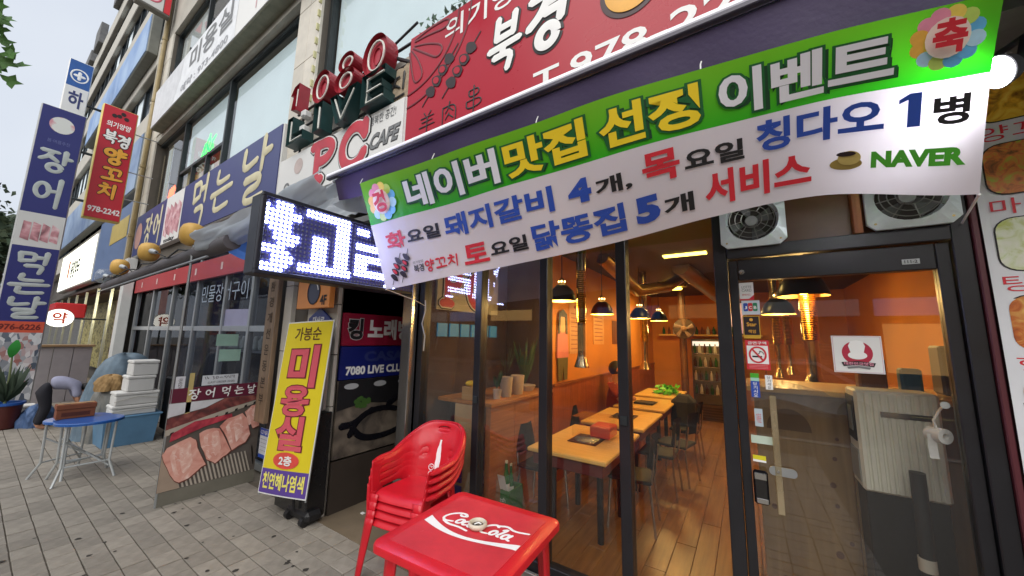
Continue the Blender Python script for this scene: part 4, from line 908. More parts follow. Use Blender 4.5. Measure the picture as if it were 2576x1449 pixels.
box('skirting', M('hall_skirting', (58, 50, 44), .5), A, -3.42, -3.40, 2.07, 3.4, 0, .48)

# ---------------------------------------------------------------- hair salon standing banner
t = thing('standing_banner', 'leaning yellow standing banner with pink lettering of the second floor hair salon', 'banner', (-3.95, 1.72, 0))
o, ur, uu = Vector((-3.87, 1.663, .247)), Vector((.58, .124, .03)), Vector((0, .114, 1.55))
class Lin:
    def __init__(s, o, u, v, W, Hh): s.o, s.u, s.v = o, u / W, v / Hh; s.nrm = s.u.cross(s.v).normalized(); s.n = s.nrm
    def __call__(s, a, b, w=0.): 
        bow = .012 * math.sin(PI * min(max(a / .72, 0), 1))
        return s.o + s.u * a + s.v * b + s.nrm * (w + bow)
FB = Lin(o, ur, uu, .72, 1.66)
yel = M('yellow_banner', (226, 206, 38), .45, var=.03, scale=2.); pur = M('purple_band', (92, 66, 150), .45); pink = M('pink_lettering', (214, 90, 104), .45, var=.03); mar = M('maroon_outline', (110, 34, 44), .5)
MB().grid(lambda u, v: FB(-.012 + .744 * u, -.012 + 1.684 * v, -.002), 8, 2).build('banner_border', white_pl, t)
MB().grid(lambda u, v: FB(.72 * u, .22 + 1.44 * v), 8, 2).build('banner_cloth', yel, t)
MB().grid(lambda u, v: FB(.72 * u, .22 * v), 8, 2).build('banner_band', pur, t)
text(t, '가봉순', FB, (.16, 1.47, .58, 1.61), M('brown_lettering', (96, 60, 30), .5), .012)
def fat(ch, rc): text(t, ch, FB, rc, pink, .035, outline=.028, omat=mar)
fat('미', (.15, 1.0, .6, 1.42)); fat('용', (.12, .72, .56, 1.02)); fat('실', (.12, .4, .56, .72))
flat(t, FB, ell(.36, .31, .2, .075), M('red_oval', (222, 80, 70), .45), 'oval_print', .004); text(t, '2층', FB, (.26, .265, .46, .355), w_ink, .03, w=.008)
text(t, '천연헤나염색', FB, (.04, .04, .68, .19), M('pale_yellow_ink', (236, 226, 110), .5), .03)
for a in (0, .72): MB().tube([FB(a, -.03, -.012), FB(a, 1.68, -.012)], .008, 6).build('pole', alu_l, t)
box('foot', M('black_plastic_base', (24, 24, 26), .5), t, -3.72, -3.34, 1.84, 2.0, 0.02, .12, .03)
for x in (-3.68, -3.42): MB().cyl((x, 1.85, .04), (x + .05, 1.85, .04), .04, 12).build('foot_wheel', M('black_plastic_base', (24, 24, 26), .5), t)
MB().tube([(-3.55, 1.83, .1), (-3.57, 1.81, .6)], .012, 8).build('prop', k_ink, t)
# ---------------------------------------------------------------- purple awning and the event banner
purple = M('purple_awning_cloth', (60, 46, 84), .6, var=.08, scale=3., bump=.15)
t = thing('shop_awning', 'deep purple awning with a white front strip above the green event banner', 'awning', (-.8, 1.9, 2.85))
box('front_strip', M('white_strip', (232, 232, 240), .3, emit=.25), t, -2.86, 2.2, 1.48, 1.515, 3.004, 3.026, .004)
box('strip_edge', M('dark_strip_edge', (66, 62, 78), .4), t, -2.86, 2.2, 1.48, 1.515, 2.978, 3.002, .004)
def val(u, v): return (-2.78 + 4.98 * u, 1.512 + .008 * math.sin(60 * u) * (1 - v) + .05 * (1 - v), 2.76 + .21 * v + .05 * max(0, .12 - u) / .12 * (1 - v))
MB().grid(val, 120, 8).build('valance', purple, t, smooth=70)
def cano(u, v): return (-2.8 + 5.0 * u, 1.51 + .95 * v, 3.0 + .26 * v - .03 * math.sin(PI * v))
MB().grid(cano, 40, 10).build('canopy', purple, t, smooth=70)
MB().tube([(-2.86, 1.55, 2.99), (2.2, 1.55, 2.99)], .016, 8).build('front_bar', alu_l, t, smooth=40)
for x in (-2.6, 1.9): MB().tube([(x, 1.53, 2.98), (x, 2.0, 2.9), (x, 2.46, 3.1)], .018, 8).build('arm', alu_l, t, smooth=40)
def interp(L, u):
    n = len(L) - 1; x = min(max(u, 0), .99999) * n; i = int(x); f = x - i
    p0, p1, p2, p3 = L[max(i - 1, 0)], L[i], L[i + 1], L[min(i + 2, n)]
    return .5 * (2 * p1 + (p2 - p0) * f + (2 * p0 - 5 * p1 + 4 * p2 - p3) * f * f + (3 * p1 - p0 - 3 * p2 + p3) * f ** 3)
ZT = [2.846, 2.838, 2.834, 2.829, 2.825, 2.821, 2.80, 2.762, 2.712]
ZM = [2.546, 2.557, 2.567, 2.574, 2.58, 2.583, 2.588, 2.582, 2.539]
ZB = [2.067, 2.093, 2.119, 2.145, 2.171, 2.214, 2.262, 2.288, 2.204]
class Ban:
    nrm = Vector((0, -.94, -.34))
    def __call__(s, u, v, w=0.):
        uu = u / 3.08; vv = v / .78
        zt, zm, zb = interp(ZT, uu), interp(ZM, uu), interp(ZB, uu)
        z = zb + (zm - zb) * vv / .615 if vv < .615 else zm + (zt - zm) * (vv - .615) / .385
        y = 1.8 - .3 * vv + .02 * math.sin(PI * vv) * math.sin(7 * uu) + .008 * math.sin(23 * uu + 3 * vv) * (1 - vv * .5)
        x = -2.40 + u
        return Vector((x, y, z)) + s.nrm * w
BF = Ban(); W, HB = 3.08, .78
t = thing('event_banner', 'green and white event banner with yellow and white title tied under the purple awning', 'banner', (-.86, 1.6, 2.1))
green = MS('green_banner', [(.35, (52, 168, 22)), (.65, (110, 196, 34))], scale=.9, rough=.4)
nt3 = green.node_tree   # vertical print gradient: lime at the top, pure green at the bottom
gtc = nt3.nodes.new('ShaderNodeTexCoord'); sep = nt3.nodes.new('ShaderNodeSeparateXYZ'); mr3 = nt3.nodes.new('ShaderNodeMapRange')
mr3.inputs['From Min'].default_value = .45; mr3.inputs['From Max'].default_value = .75
rp3 = nt3.nodes.new('ShaderNodeValToRGB'); rp3.color_ramp.elements[0].color = lin((24, 178, 26)) + (1,); rp3.color_ramp.elements[1].color = lin((128, 196, 36)) + (1,)
nt3.links.new(gtc.outputs['Object'], sep.inputs[0]); nt3.links.new(sep.outputs['Z'], mr3.inputs['Value']); nt3.links.new(mr3.outputs['Result'], rp3.inputs['Fac']); nt3.links.new(rp3.outputs['Color'], nt3.nodes['Principled BSDF'].inputs['Base Color'])
bwhite = M('white_banner_cloth', (228, 222, 230), .4, var=.02, scale=2.)
add_bump(green, .5, 3., (2.2, 1, .5)); add_bump(bwhite, .5, 3., (2.2, 1, .5))
for m_ in (green, bwhite):   # thin cloth lets some light through
    n_ = m_.node_tree; tl = n_.nodes.new('ShaderNodeBsdfTranslucent'); ms = n_.nodes.new('ShaderNodeMixShader'); ms.inputs['Fac'].default_value = .25
    src = n_.nodes['Principled BSDF'].inputs['Base Color'].links[0].from_socket; n_.links.new(src, tl.inputs['Color'])
    n_.links.new(n_.nodes['Principled BSDF'].outputs[0], ms.inputs[1]); n_.links.new(tl.outputs[0], ms.inputs[2]); n_.links.new(ms.outputs[0], n_.nodes['Material Output'].inputs['Surface'])
MB().grid(lambda u, v: BF(W * u, HB * (.615 + .385 * v)), 90, 8).build('green_cloth', green, t, smooth=70)
MB().grid(lambda u, v: BF(W * u, HB * .615 * v), 90, 12).build('white_cloth', bwhite, t, smooth=70)
def bt(s, u0, u1, v0, v1, m, bold=.03, **k): text(t, s, BF, (u0 * W, v0 * HB, u1 * W, v1 * HB), m, bold, w=k.pop('w', .005), **k)
dg_o = M('dark_green_outline', (14, 92, 40), .5); title_w = M('title_white', (226, 226, 232), .4, var=.02); title_y = M('title_yellow', (238, 206, 40), .4, var=.02)
for s_, u0, u1, m in (('네이버', .148, .408, title_w), ('맛집', .424, .583, title_y), ('선정', .606, .746, title_y), ('이벤트', .768, .93, title_w)):
    bt(s_, u0, u1, .655, .925, m, .035, outline=.05, omat=dg_o); 
    # drop shadow side of the outline
    text(t, s_, BF, ((u0 + .003) * W, .64 * HB, (u1 + .004) * W, .91 * HB), M('deep_green_shadow_print', (8, 62, 30), .5) , .085, w=.003, name='lettering_shadow')
for s_, u0, u1, v0, v1, m in (('화', .042, .112, .35, .51, r_ink), ('요일', .118, .222, .37, .49, k_ink), ('돼지갈비', .236, .508, .34, .53, b_ink), ('4', .536, .578, .35, .52, b_ink), ('개,', .585, .645, .35, .48, k_ink), ('목', .662, .714, .34, .55, r_ink), ('요일', .72, .792, .36, .5, k_ink), ('칭다오', .806, .925, .37, .575, b_ink), ('병', .962, .988, .385, .535, k_ink),
        ('토', .275, .342, .075, .245, r_ink), ('요일', .347, .44, .1, .22, k_ink), ('닭똥집', .452, .626, .065, .275, b_ink), ('5', .643, .68, .08, .27, b_ink), ('개', .685, .727, .085, .22, k_ink), ('서비스', .742, .862, .08, .32, r_ink), ('NAVER', .916, .988, .165, .265, g_ink)): bt(s_, u0, u1, v0, v1, m, .06 if s_ in ('NAVER', '4', '5') else .034)
flat(t, BF, [((.936 + .02 * x) * W, (.39 + .18 * y) * HB) for x, y in ((0, .84), (.4, 1), (.85, 1), (.85, 0), (.35, 0), (.35, .82), (.0, .72))], b_ink, 'lettering', .005)
bt('의기양양', .118, .155, .18, .205, grey_t, .01); bt('북경', .118, .153, .1, .17, k_ink, .02)
for k, ch in enumerate('양꼬치'): brush(t, HAN[ch], BF, ((.157 + .036 * k) * W, .085 * HB, (.157 + .036 * k + .032) * W, .19 * HB), r_ink, r=.09, w=.005, flat=.15, n=6)
skewer((.03 * W, .03 * HB), (.082 * W, .31 * HB), FF=BF, par=t, red=(1, 2), w=.005, r=.15); skewer((.066 * W, .04 * HB), (.112 * W, .33 * HB), FF=BF, par=t, red=(1, 2), w=.005, r=.15)
bal = [M('balloon_' + n_, c, .3, var=.12, scale=12) for n_, c in (('pink', (236, 150, 176)), ('yellow', (242, 216, 100)), ('orange', (240, 184, 80)), ('blue', (104, 182, 232)), ('sky', (176, 218, 240)), ('lime', (194, 222, 110)))]
def balloons(cu, cv, ru, rv, ch):
    for k in range(12):
        a = 2 * PI * k / 12 + .3
        flat(t, BF, ell(cu * W + ru * math.cos(a), cv * HB + rv * math.sin(a), ru * .36, rv * .34, 14), bal[[3, 5, 1, 0, 0, 2, 2, 4, 5, 3, 3, 4][k]], 'balloon_print', .004 + .0006 * k)
    flat(t, BF, ell(cu * W, cv * HB, ru * .8, rv * .85, 18), M('balloon_white', (240, 226, 214), .4), 'balloon_print', .013)
    text(t, ch, BF, (cu * W - ru * .6, cv * HB - rv * .72, cu * W + ru * .6, cv * HB + rv * .72), r_ink, .04, w=.03)
balloons(.066, .79, .115, .1, '경'); balloons(.966, .83, .06, .095, '축')
cupm = M('olive_cup_print', (150, 128, 60), .4)
flat(t, BF, ell(.894 * W, .2 * HB, .045, .03), cupm, 'cup_print', .004); flat(t, BF, ell(.897 * W, .235 * HB, .032, .035), M('cup_side_print', (190, 168, 96), .4), 'cup_print', .006); flat(t, BF, ell(.894 * W, .262 * HB, .027, .012), sk, 'cup_print', .008)
for u, v in ((0, 1), (.25, 1), (.5, 1), (.75, 1), (1, 1)):
    p = BF(u * W, v * HB); MB().tube([p, p + Vector((0, .012, .03)), p + Vector((.004, .016, .045))], .003, 6).build('tie_string', white_pl, t)
p = BF(0, 0); MB().tube([p, (-2.5, 2.2, 2.02), (-2.66, 2.46, 2.0)], .004, 6).build('tie_string', white_pl, t)
p = BF(W, 0); MB().tube([p, (.86, 2.44, 2.26)], .004, 6).build('tie_string', white_pl, t)

# ---------------------------------------------------------------- LED matrix board
t = thing('led_sign', 'dark projecting LED matrix board with glowing bluish white letters hung beside the banner', 'LED sign', (-2.75, 1.73, 2.1))
ledb = M('led_board_black', (24, 26, 40), .45); 
box('case', ledb, t, -2.92, -2.76, 1.0, 2.46, 2.1, 2.68, .012)
box('glow_tinted_face', M('led_face_painted_glow', (66, 68, 136), .5), t, -2.76, -2.752, 1.03, 2.43, 2.13, 2.65)  # violet glow of the lit dots is painted into this face colour
fb = MB()
fb.box(-2.765, -2.735, 1.0, 2.46, 2.1, 2.13, .004); fb.box(-2.765, -2.735, 1.0, 2.46, 2.65, 2.68, .004); fb.box(-2.765, -2.735, 1.0, 1.03, 2.13, 2.65, .004); fb.box(-2.765, -2.735, 2.43, 2.46, 2.13, 2.65, .004)
fb.build('bezel', ledb, t)
MB().tube([(-2.84, 2.2, 2.67), (-2.84, 2.22, 2.9)], .012, 8).build('hanger', alu_d, t); MB().tube([(-2.84, 2.3, 2.3), (-2.8, 2.5, 2.3)], .02, 8).build('bracket', alu_d, t)
rows = ["..####...############", "#.####...############..####", "########.........####..####", "########.........####", "######...........####", "######...........####..#############",
        ".#####.....####..####..#############", "..######...####..####...........####", "..######...####..####..#############", "...####....####..####..#############", "#####......####..####..####",
        "######.....####..####..####", "..#####....####..####..#############", "..#####.##############.#############", "######..##############", "#####............................####"]
lit = ME('led_lit', (190, 200, 255), 16.); unl = M('led_unlit', (96, 98, 116), .4)
pz = .52 / 16; py = 1.4 / 46; un = MB(); l0 = None; cnt = 0; extra = MB()
def dome(m, y, z): return m.lathe([(.0118, 0), (.0108, .005), (.007, .010), (0, .0115)], (-2.752, y, z), 8, (1, 0, 0), caps=False)
for r_, row in enumerate(rows):
    for c_ in range(46):
        y = 1.03 + py * (c_ + .5); z = 2.65 - pz * (r_ + .5)
        if c_ < len(row) and row[c_] == '#':
            if cnt < 300:
                if l0 is None: l0 = dome(MB(), 0, 0).build('led_dot', lit, t, local=True, smooth=60); o = l0
                else: o = l0.copy(); C.objects.link(o); o.parent = t
                o.location = Vector((0, y, z)) - Vector((0, 1.73, 2.1)) + Vector((2.75, 0, 0)); cnt += 1
            else: dome(extra, y, z)
        else: un.lathe([(.0095, 0), (.006, .007)], (-2.752, y, z), 6, (1, 0, 0))
un.build('unlit_led', unl, t, kind='stuff')
if extra.v: extra.build('led_cluster', lit, t, kind='stuff')

# ---------------------------------------------------------------- glass storefront and door
Gf = thing('glass_storefront', 'black framed glass front of the restaurant with tall folding panes', 'storefront', (-1.4, 2.5, 0))
MX = (-2.69, -1.97, -1.32, -.71, -.105)
for x in MX: box('mullion', black, Gf, x - .035, x + .035, 2.45, 2.55, .0, 3.06, .004)
box('jamb', black, Gf, .825, .885, 2.45, 2.55, 0, 3.06, .004)
for a, b in zip(MX, MX[1:]):
    box('pane', mirror_glass if a < -1.5 else shop_glass, Gf, a + .035, b - .035, 2.497, 2.503, .1, 3.0)
    box('bottom_rail', black, Gf, a + .036, b - .036, 2.46, 2.54, .0, .1, .003)
    box('top_rail', black, Gf, a + .036, b - .036, 2.46, 2.54, 3.0, 3.06, .003)
box('transom', black, Gf, -.069, .824, 2.44, 2.56, 2.19, 2.262, .004)
box('transom_pane', M('brown_fan_board', (104, 62, 38), .35, var=.3, scale=2, spec=.35), Gf, -.069, .824, 2.49, 2.51, 2.262, 3.0)
box('top_rail', black, Gf, -.069, .824, 2.46, 2.54, 3.0, 3.06, .003)
box('sill', M('steel_sill', (150, 148, 142), .4, .6), Gf, -2.72, .885, 2.42, 2.449, .0, .035, .004)
for x in (-1.97, -.71): box('latch', alu_d, Gf, x - .022, x + .022, 2.438, 2.449, 1.14, 1.2, .003)
t = thing('steel_post', 'polished stainless steel post at the left corner of the glass front', 'post', (-2.8, 2.44, 0))
box('post', steel, t, -2.86, -2.73, 2.36, 2.44, 0, 2.95, .006)
D_ = thing('glass_door', 'black framed glass door covered in small stickers', 'door', (.36, 2.5, 0))
box('stile', black, D_, -.066, -.02, 2.47, 2.53, .01, 2.185, .004); box('stile', black, D_, .775, .822, 2.47, 2.53, .01, 2.185, .004)
box('top_rail', black, D_, -.019, .774, 2.47, 2.53, 2.06, 2.185, .004); box('bottom_rail', black, D_, -.019, .774, 2.47, 2.53, .01, .12, .004)
box('pane', mirror_glass, D_, -.02, .775, 2.497, 2.503, .12, 2.06)
MB().lathe([(.016, 0), (.014, .006), (.006, .007)], (.0, 2.47, 2.11), 14, (0, -1, 0)).build('pivot_cap', steel, D_, smooth=40)
box('maker_plate', alu_l, D_, .66, .72, 2.466, 2.47, 2.09, 2.115)
text(bpy.data.objects['maker_plate'], '111-2', FY(.66, 2.466, 2.09), (.008, .005, .052, .02), k_ink, .02, w=.0015)
hd = box('handle_strip', MG('clear_acrylic', (.8, .74, .6), 1.6, .05, haze=.35, hazecol=(.5, .42, .28)), D_, .085, .115, 2.47, 2.478, .8, 1.41, .003)
MB().prism(FY(.06, 2.478, .995), rrect(0, 0, .12, .045, .02), .0, .006).build('handle_plate', alu_l, D_)
MB().lathe([(.008, 0), (.007, .004)], (.1, 2.47, 1.017), 10, (0, -1, 0)).build('handle_bolt', steel, hd)
Fd = lambda x, z: FY(x, 2.496, z)
def sticker(name, label, x0, x1, z0, z1, m, w=.002):
    t = thing(name, label, 'sticker', ((x0 + x1) / 2, 2.496, z0)); box('sheet', m, t, x0, x1, 2.493, 2.4965, z0, z1); return t, FY(x0, 2.493, z0)
t, F = sticker('card_sticker', 'white card sticker with red corner at the top of the door glass', -.018, .052, 1.945, 2.05, white_pl)
flat(t, F, [(0, 0), (.07, 0), (.07, .03), (.045, .008), (.0, .008)], r_ink, 'print', .001); text(t, 'LOTTE', F, (.012, .07, .06, .085), grey_t, .0, w=.001); text(t, 'CARD', F, (.012, .05, .06, .066), grey_t, .0, w=.001); text(t, '롯데카드', F, (.012, .025, .055, .038), r_ink, .0, w=.001)
t, F = sticker('card_sticker', 'white card sticker with blue red and green letters', -.012, .076, 1.86, 1.942, M('sticker_ice', (206, 214, 222), .4))
for k, (ch, m) in enumerate((('J', b_ink), ('C', r_ink), ('B', M('jade_ink', (30, 130, 90), .5)))):
    flat(t, F, rrect(.008 + .023 * k, .02, .03 + .023 * k, .068, .006, 3), m, 'print', .001); text(t, ch, F, (.012 + .023 * k, .032, .026 + .023 * k, .05), w_ink, .03, w=.002)
t, F = sticker('review_sticker', 'dark brown gold rimmed sticker with a small star cup emblem', -.012, .07, 1.722, 1.852, M('sticker_gold', (206, 160, 50), .4))
flat(t, F, [(.004, .02), (.078, .02), (.078, .126), (.004, .126)], sk, 'print', .001); text(t, 'Star', F, (.018, .07, .066, .092), gold_ink, .02, w=.002); text(t, '책임', F, (.024, .03, .06, .05), gold_ink, .01, w=.002); flat(t, F, ell(.041, .108, .009, .009, 10), gold_ink, 'print', .002)
t, F = sticker('no_smoking_sticker', 'red bordered no smoking sticker on the door glass', -.008, .104, 1.545, 1.712, r_ink)
flat(t, F, [(.006, .034), (.106, .034), (.106, .136), (.006, .136)], w_ink, 'print', .001); text(t, '금연구역', F, (.012, .143, .1, .16), w_ink, .02, w=.001)
brush(t, [ring(.056, .085, .038, .043, 20), [(.03, .118), (.082, .052)]], F, (0, 0, 1, 1), r_ink, r=.0045, w=.003, flat=.1, taper=1, name='ban_ring'); flat(t, F, [(.03, .07), (.076, .07), (.076, .079), (.03, .079)], k_ink, 'print', .002)
brush(t, [[(.06, .09), (.07, .1), (.064, .108), (.08, .1), (.085, .088)]], F, (0, 0, 1, 1), k_ink, r=.002, w=.003, flat=.1, name='print')
for k in range(3): flat(t, F, [(.012, .008 + .008 * k), (.1, .008 + .008 * k), (.1, .0105 + .008 * k), (.012, .0105 + .008 * k)], M('faint_red_line', (226, 140, 140), .5), 'print', .001)
t, F = sticker('pull_sticker', 'narrow blue sticker with a green top and white vertical lettering', .005, .046, 1.392, 1.525, b_ink)
flat(t, F, [(0, .108), (.041, .108), (.041, .133), (0, .133)], g_ink, 'print', .001); flat(t, F, [(0, .09), (.041, .09), (.041, .108), (0, .108)], M('mint_ink', (160, 210, 190), .5), 'print', .001)
for k, ch in enumerate('당기시오'): text(t, ch, F, (.011, .066 - .021 * k, .03, .084 - .021 * k), w_ink, .01, w=.001)
t, F = sticker('pull_sticker', 'small white sticker with vertical black lettering beside the blue one', .074, .107, 1.44, 1.518, w_ink)
for k, ch in enumerate('당기세요'): text(t, ch, F, (.009, .058 - .018 * k, .024, .073 - .018 * k), k_ink, .0, w=.001)
t, F = sticker('pale_sticker', 'rounded pale blue sticker below the pull stickers', .012, .05, 1.235, 1.33, M('sticker_pale', (178, 192, 200), .4)); text(t, '자동문', F, (.008, .02, .03, .07), r_ink, .0, w=.001)
t, F = sticker('green_sticker', 'pale green folded paper tag stuck to the door edge', -.012, .09, 1.143, 1.185, M('sticker_mint', (190, 206, 190), .5))
t, F = sticker('yellow_sticker', 'yellow and white label stuck above the door lock', -.01, .05, 1.045, 1.078, M('sticker_yellow', (216, 206, 40), .5)); flat(t, F, [(0, 0), (.06, 0), (.06, .01), (0, .012)], w_ink, 'print', .001)
t = thing('door_lock', 'black keypad door lock with silver caps on the left stile', 'lock', (.02, 2.47, .84))
box('body', M('lock_black', (14, 14, 16), .15, coat=.6), t, -.016, .052, 2.445, 2.47, .838, 1.012, .01); box('cap', steel, t, -.01, .046, 2.441, 2.449, .965, 1.0, .003); box('cap', steel, t, -.006, .048, 2.441, 2.449, .845, .872, .003)
t, F = sticker('chef_badge_poster', 'white square poster with a round red chef hat badge on the door', .372, .56, 1.556, 1.742, white_pl)
flat(t, F, [(.004, .004), (.184, .004), (.184, .182), (.004, .182)], M('poster_pink_edge', (206, 160, 180), .5), 'print', .001); flat(t, F, [(.006, .006), (.182, .006), (.182, .18), (.006, .18)], white_pl, 'print', .0015)
flat(t, F, ell(.094, .1, .058, .06), M('badge_red', (176, 34, 62), .5), 'badge_print', .002)
flat(t, F, [(.07, .1), (.062, .135), (.072, .158), (.094, .164), (.118, .158), (.126, .135), (.118, .1)], w_ink, 'hat_print', .003)
flat(t, F, ell(.094, .088, .036, .02), w_ink, 'hat_print', .0035)
flat(t, F, [(.03, .052), (.094, .06), (.158, .052), (.15, .032), (.094, .04), (.038, .032)], k_ink, 'ribbon_print', .004); text(t, '대한민국맛집', F, (.04, .038, .148, .054), M('ribbon_pink', (226, 150, 170), .5), .02, w=.005)
flat(t, F, [(.05, .03), (.094, .036), (.138, .03), (.134, .02), (.094, .026), (.054, .02)], grey_t, 'ribbon_print', .0045)
t = thing('toilet_roll', 'white toilet roll hanging on a hook inside the door glass', 'toilet roll', (.72, 2.56, 1.3))
MB().lathe([(.014, -.032), (.034, -.032), (.034, .032), (.014, .032), (.014, -.032)], (.725, 2.56, 1.285), 20, (.5, -.85, 0), caps=False).build('roll', M('tissue', (214, 214, 212), .9), t, smooth=40)
MB().grid(lambda u, v: (.685 + .03 * u, 2.54 + .008 * math.sin(3 * v), 1.29 - .11 * v), 2, 6).build('loose_sheet', M('tissue', (214, 214, 212), .9), t)
MB().tube([(.745, 2.515, 1.43), (.735, 2.54, 1.4), (.715, 2.555, 1.35), (.725, 2.56, 1.3)], .005, 8).build('strap', white_pl, t); MB().lathe([(.016, 0), (.013, .008), (.006, .012)], (.745, 2.505, 1.43), 14, (0, 1, 0)).build('suction_hook', M('hook_plastic', (210, 214, 214), .2), t, smooth=40)
# exhaust fans over the door
galv = M('galvanised_plate', (206, 216, 216), .35, .2, var=.1, scale=9, bump=.25, bscale=14); blade_m = M('grey_fan_blade', (96, 98, 94), .5); guard_m = M('fan_guard_wire', (128, 128, 120), .35, .5)
def fan(cx, cz, lb, ang):
    t = thing('exhaust_fan', lb, 'fan', (cx, 2.44, cz - .16), group='exhaust fans over the door')
    a = .158; k = MB(); n = 28; y0, y1 = 2.41, 2.43; vs = []; fs = []
    for i in range(n):
        g = 2 * PI * i / n; c_, s_ = math.cos(g), math.sin(g); q = a / max(abs(c_), abs(s_)); vs += [(cx + q * c_, y0, cz + q * s_), (cx + .128 * c_, y0 - .014, cz + .128 * s_), (cx + .118 * c_, y1, cz + .118 * s_), (cx + q * c_, y1, cz + q * s_)]
    for i in range(n):
        j = (i + 1) % n; fs += [(4 * i, 4 * j, 4 * j + 1, 4 * i + 1), (4 * i + 1, 4 * j + 1, 4 * j + 2, 4 * i + 2), (4 * i + 3, 4 * j + 3, 4 * j, 4 * i)]
    k.add(vs, fs); k.build('plate', galv, t)
    box('duct_back', M('dark_duct', (50, 44, 38), .7), t, cx - .13, cx + .13, 2.47, 2.489, cz - .13, cz + .13)
    b = MB()
    for q in range(4):
        g = ang + q * PI / 2; pts = [(.03, -.35), (.11, -.42), (.112, .25), (.03, .35)]
        b.add([(cx + r_ * math.cos(g + d), 2.452 + .018 * (1 if d < 0 else -1), cz + r_ * math.sin(g + d)) for r_, d in pts], [(0, 1, 2, 3)])
    b.build('blade', blade_m, t); MB().lathe([(.034, 0), (.03, .02), (.0, .026)], (cx, 2.452, cz), 16, (0, -1, 0)).build('hub', M('fan_hub', (140, 142, 140), .4), t, smooth=40)
    gd = MB()
    for r_ in (.05, .08, .108): gd.tube([(cx + r_ * math.cos(2 * PI * i / 28), 2.4, cz + r_ * math.sin(2 * PI * i / 28)) for i in range(29)], .0022, 5)
    for q in range(8): g = q * PI / 4 + .2; gd.tube([(cx + .05 * math.cos(g), 2.4, cz + .05 * math.sin(g)), (cx + .125 * math.cos(g), 2.402, cz + .125 * math.sin(g))], .0022, 5)
    gd.build('guard', guard_m, t)
    for sx in (-1, 1):
        for sz in (-1, 1): MB().lathe([(.007, 0), (.005, .005)], (cx + sx * .128, 2.41, cz + sz * .128), 8, (0, -1, 0)).build('screw', M('brass_screw', (190, 170, 110), .3, .8), t)
fan(.065, 2.405, 'square steel exhaust fan over the left side of the door', .4); fan(.7, 2.42, 'square steel exhaust fan over the right side of the door', .9)
tag(box('wood_strip', MW('orange_strip_wood', (150, 88, 46), (176, 112, 64), 'Z'), None, .5, .535, 2.44, 2.488, 2.265, 2.7, .003), 'orange brown wooden strip left of the right exhaust fan', 'wood strip')
# right edge: maroon post and menu banner
tag(box('maroon_post', M('maroon_paint', (84, 34, 42), .45, var=.1), None, 0.886, .908, 2.435, 2.56, 0, 3.0, .004), 'dark maroon post between the door frame and the menu banner', 'post')
t = thing('menu_banner', 'white menu banner with rounded dish photographs at the right edge', 'banner', (1.1, 2.44, .2))
MB().grid(lambda u, v: (.912 + .5 * u, 2.43 - .05 * u + .004 * math.sin(9 * v), .2 + 2.85 * v), 6, 16).build('cloth', M('menu_cloth', (218, 220, 224), .5, var=.03), t, smooth=60)
F = Fr((.912, 2.43, 0), Vector((.5, -.05, 0)).normalized(), (0, 0, 1), Vector((-.05, -.5, 0)).normalized())
dishes = [MS('dish_print_%d' % i, s_, scale=16, dist=1.5, rough=.4) for i, s_ in enumerate(([(.3, (120, 70, 20)), (.5, (220, 160, 40)), (.7, (236, 200, 80))], [(.3, (70, 60, 40)), (.5, (206, 120, 60)), (.68, (150, 190, 60))], [(.3, (180, 190, 90)), (.5, (214, 220, 190)), (.7, (226, 226, 214))], [(.3, (120, 50, 20)), (.5, (190, 100, 40)), (.7, (214, 170, 90))], [(.3, (150, 96, 30)), (.6, (206, 160, 60)), (.8, (120, 70, 30))]))]
for k, (z, w_) in enumerate(((2.7, '양꼬치'), (2.36, '마라탕'), (2.02, '탕수육'), (1.68, '향라육'), (1.34, '깐풍기'), (1.0, '양장피'), (.66, '꿔바로우'))):
    flat(t, F, rrect(.028, z, .45, z + .24, .06), k_ink, 'photo_frame', .003); flat(t, F, rrect(.033, z + .005, .445, z + .235, .056), dishes[k % 5], 'dish_print', .005)
    text(t, w_, F, (.03, z - .085, .3, z - .015), r_ink, .0, w=.004)
box('side_wall', M('maroon_board', (70, 34, 38), .6), Gf, .886, 1.8, 2.5, 2.558, 0, 3.06)
# round floodlight behind the banner corner
t = thing('round_lamp', 'glaring round white floodlight behind the right end of the event banner', 'lamp', (.73, 1.75, 2.62))
fl = Vector((-.93, -.25, -.3)).normalized(); c_ = Vector((.742, 1.74, 2.59))
MB().lathe([(.02, -.05), (.042, -.03), (.054, 0)], c_, 24, fl).build('housing', k_ink, t, smooth=50); MB().lathe([(.0, .004), (.05, .002)], c_, 24, fl, caps=False).build('lens', ME('flood_lens', (246, 244, 255), 9), t)
MB().tube([c_ - fl * .06, (.86, 1.85, 2.75), (.9, 2.3, 2.9)], .014, 8).build('arm', k_ink, t)
sp = bpy.data.lights.new('flood_light', 'SPOT'); sp.energy = 22; sp.spot_size = 2.6; sp.spot_blend = .8; sp.shadow_soft_size = .07; sp.color = (.95, .96, 1)
so = bpy.data.objects.new('flood_light', sp); C.objects.link(so); so.location = c_ + fl * .03; so.rotation_euler = fl.to_track_quat('-Z', 'Y').to_euler()
# cable with a plug hanging on the corner of the glass front
tag(MB().tube([(-2.62, 2.43, 2.05), (-2.6, 2.42, 1.95), (-2.63, 2.41, 1.82), (-2.58, 2.41, 1.7), (-2.6, 2.42, 1.56)], .006, 6).build('hanging_cable', M('pale_cable', (180, 180, 176), .5)), 'pale loose cable with a bare end hanging at the left corner of the glass', 'cable')
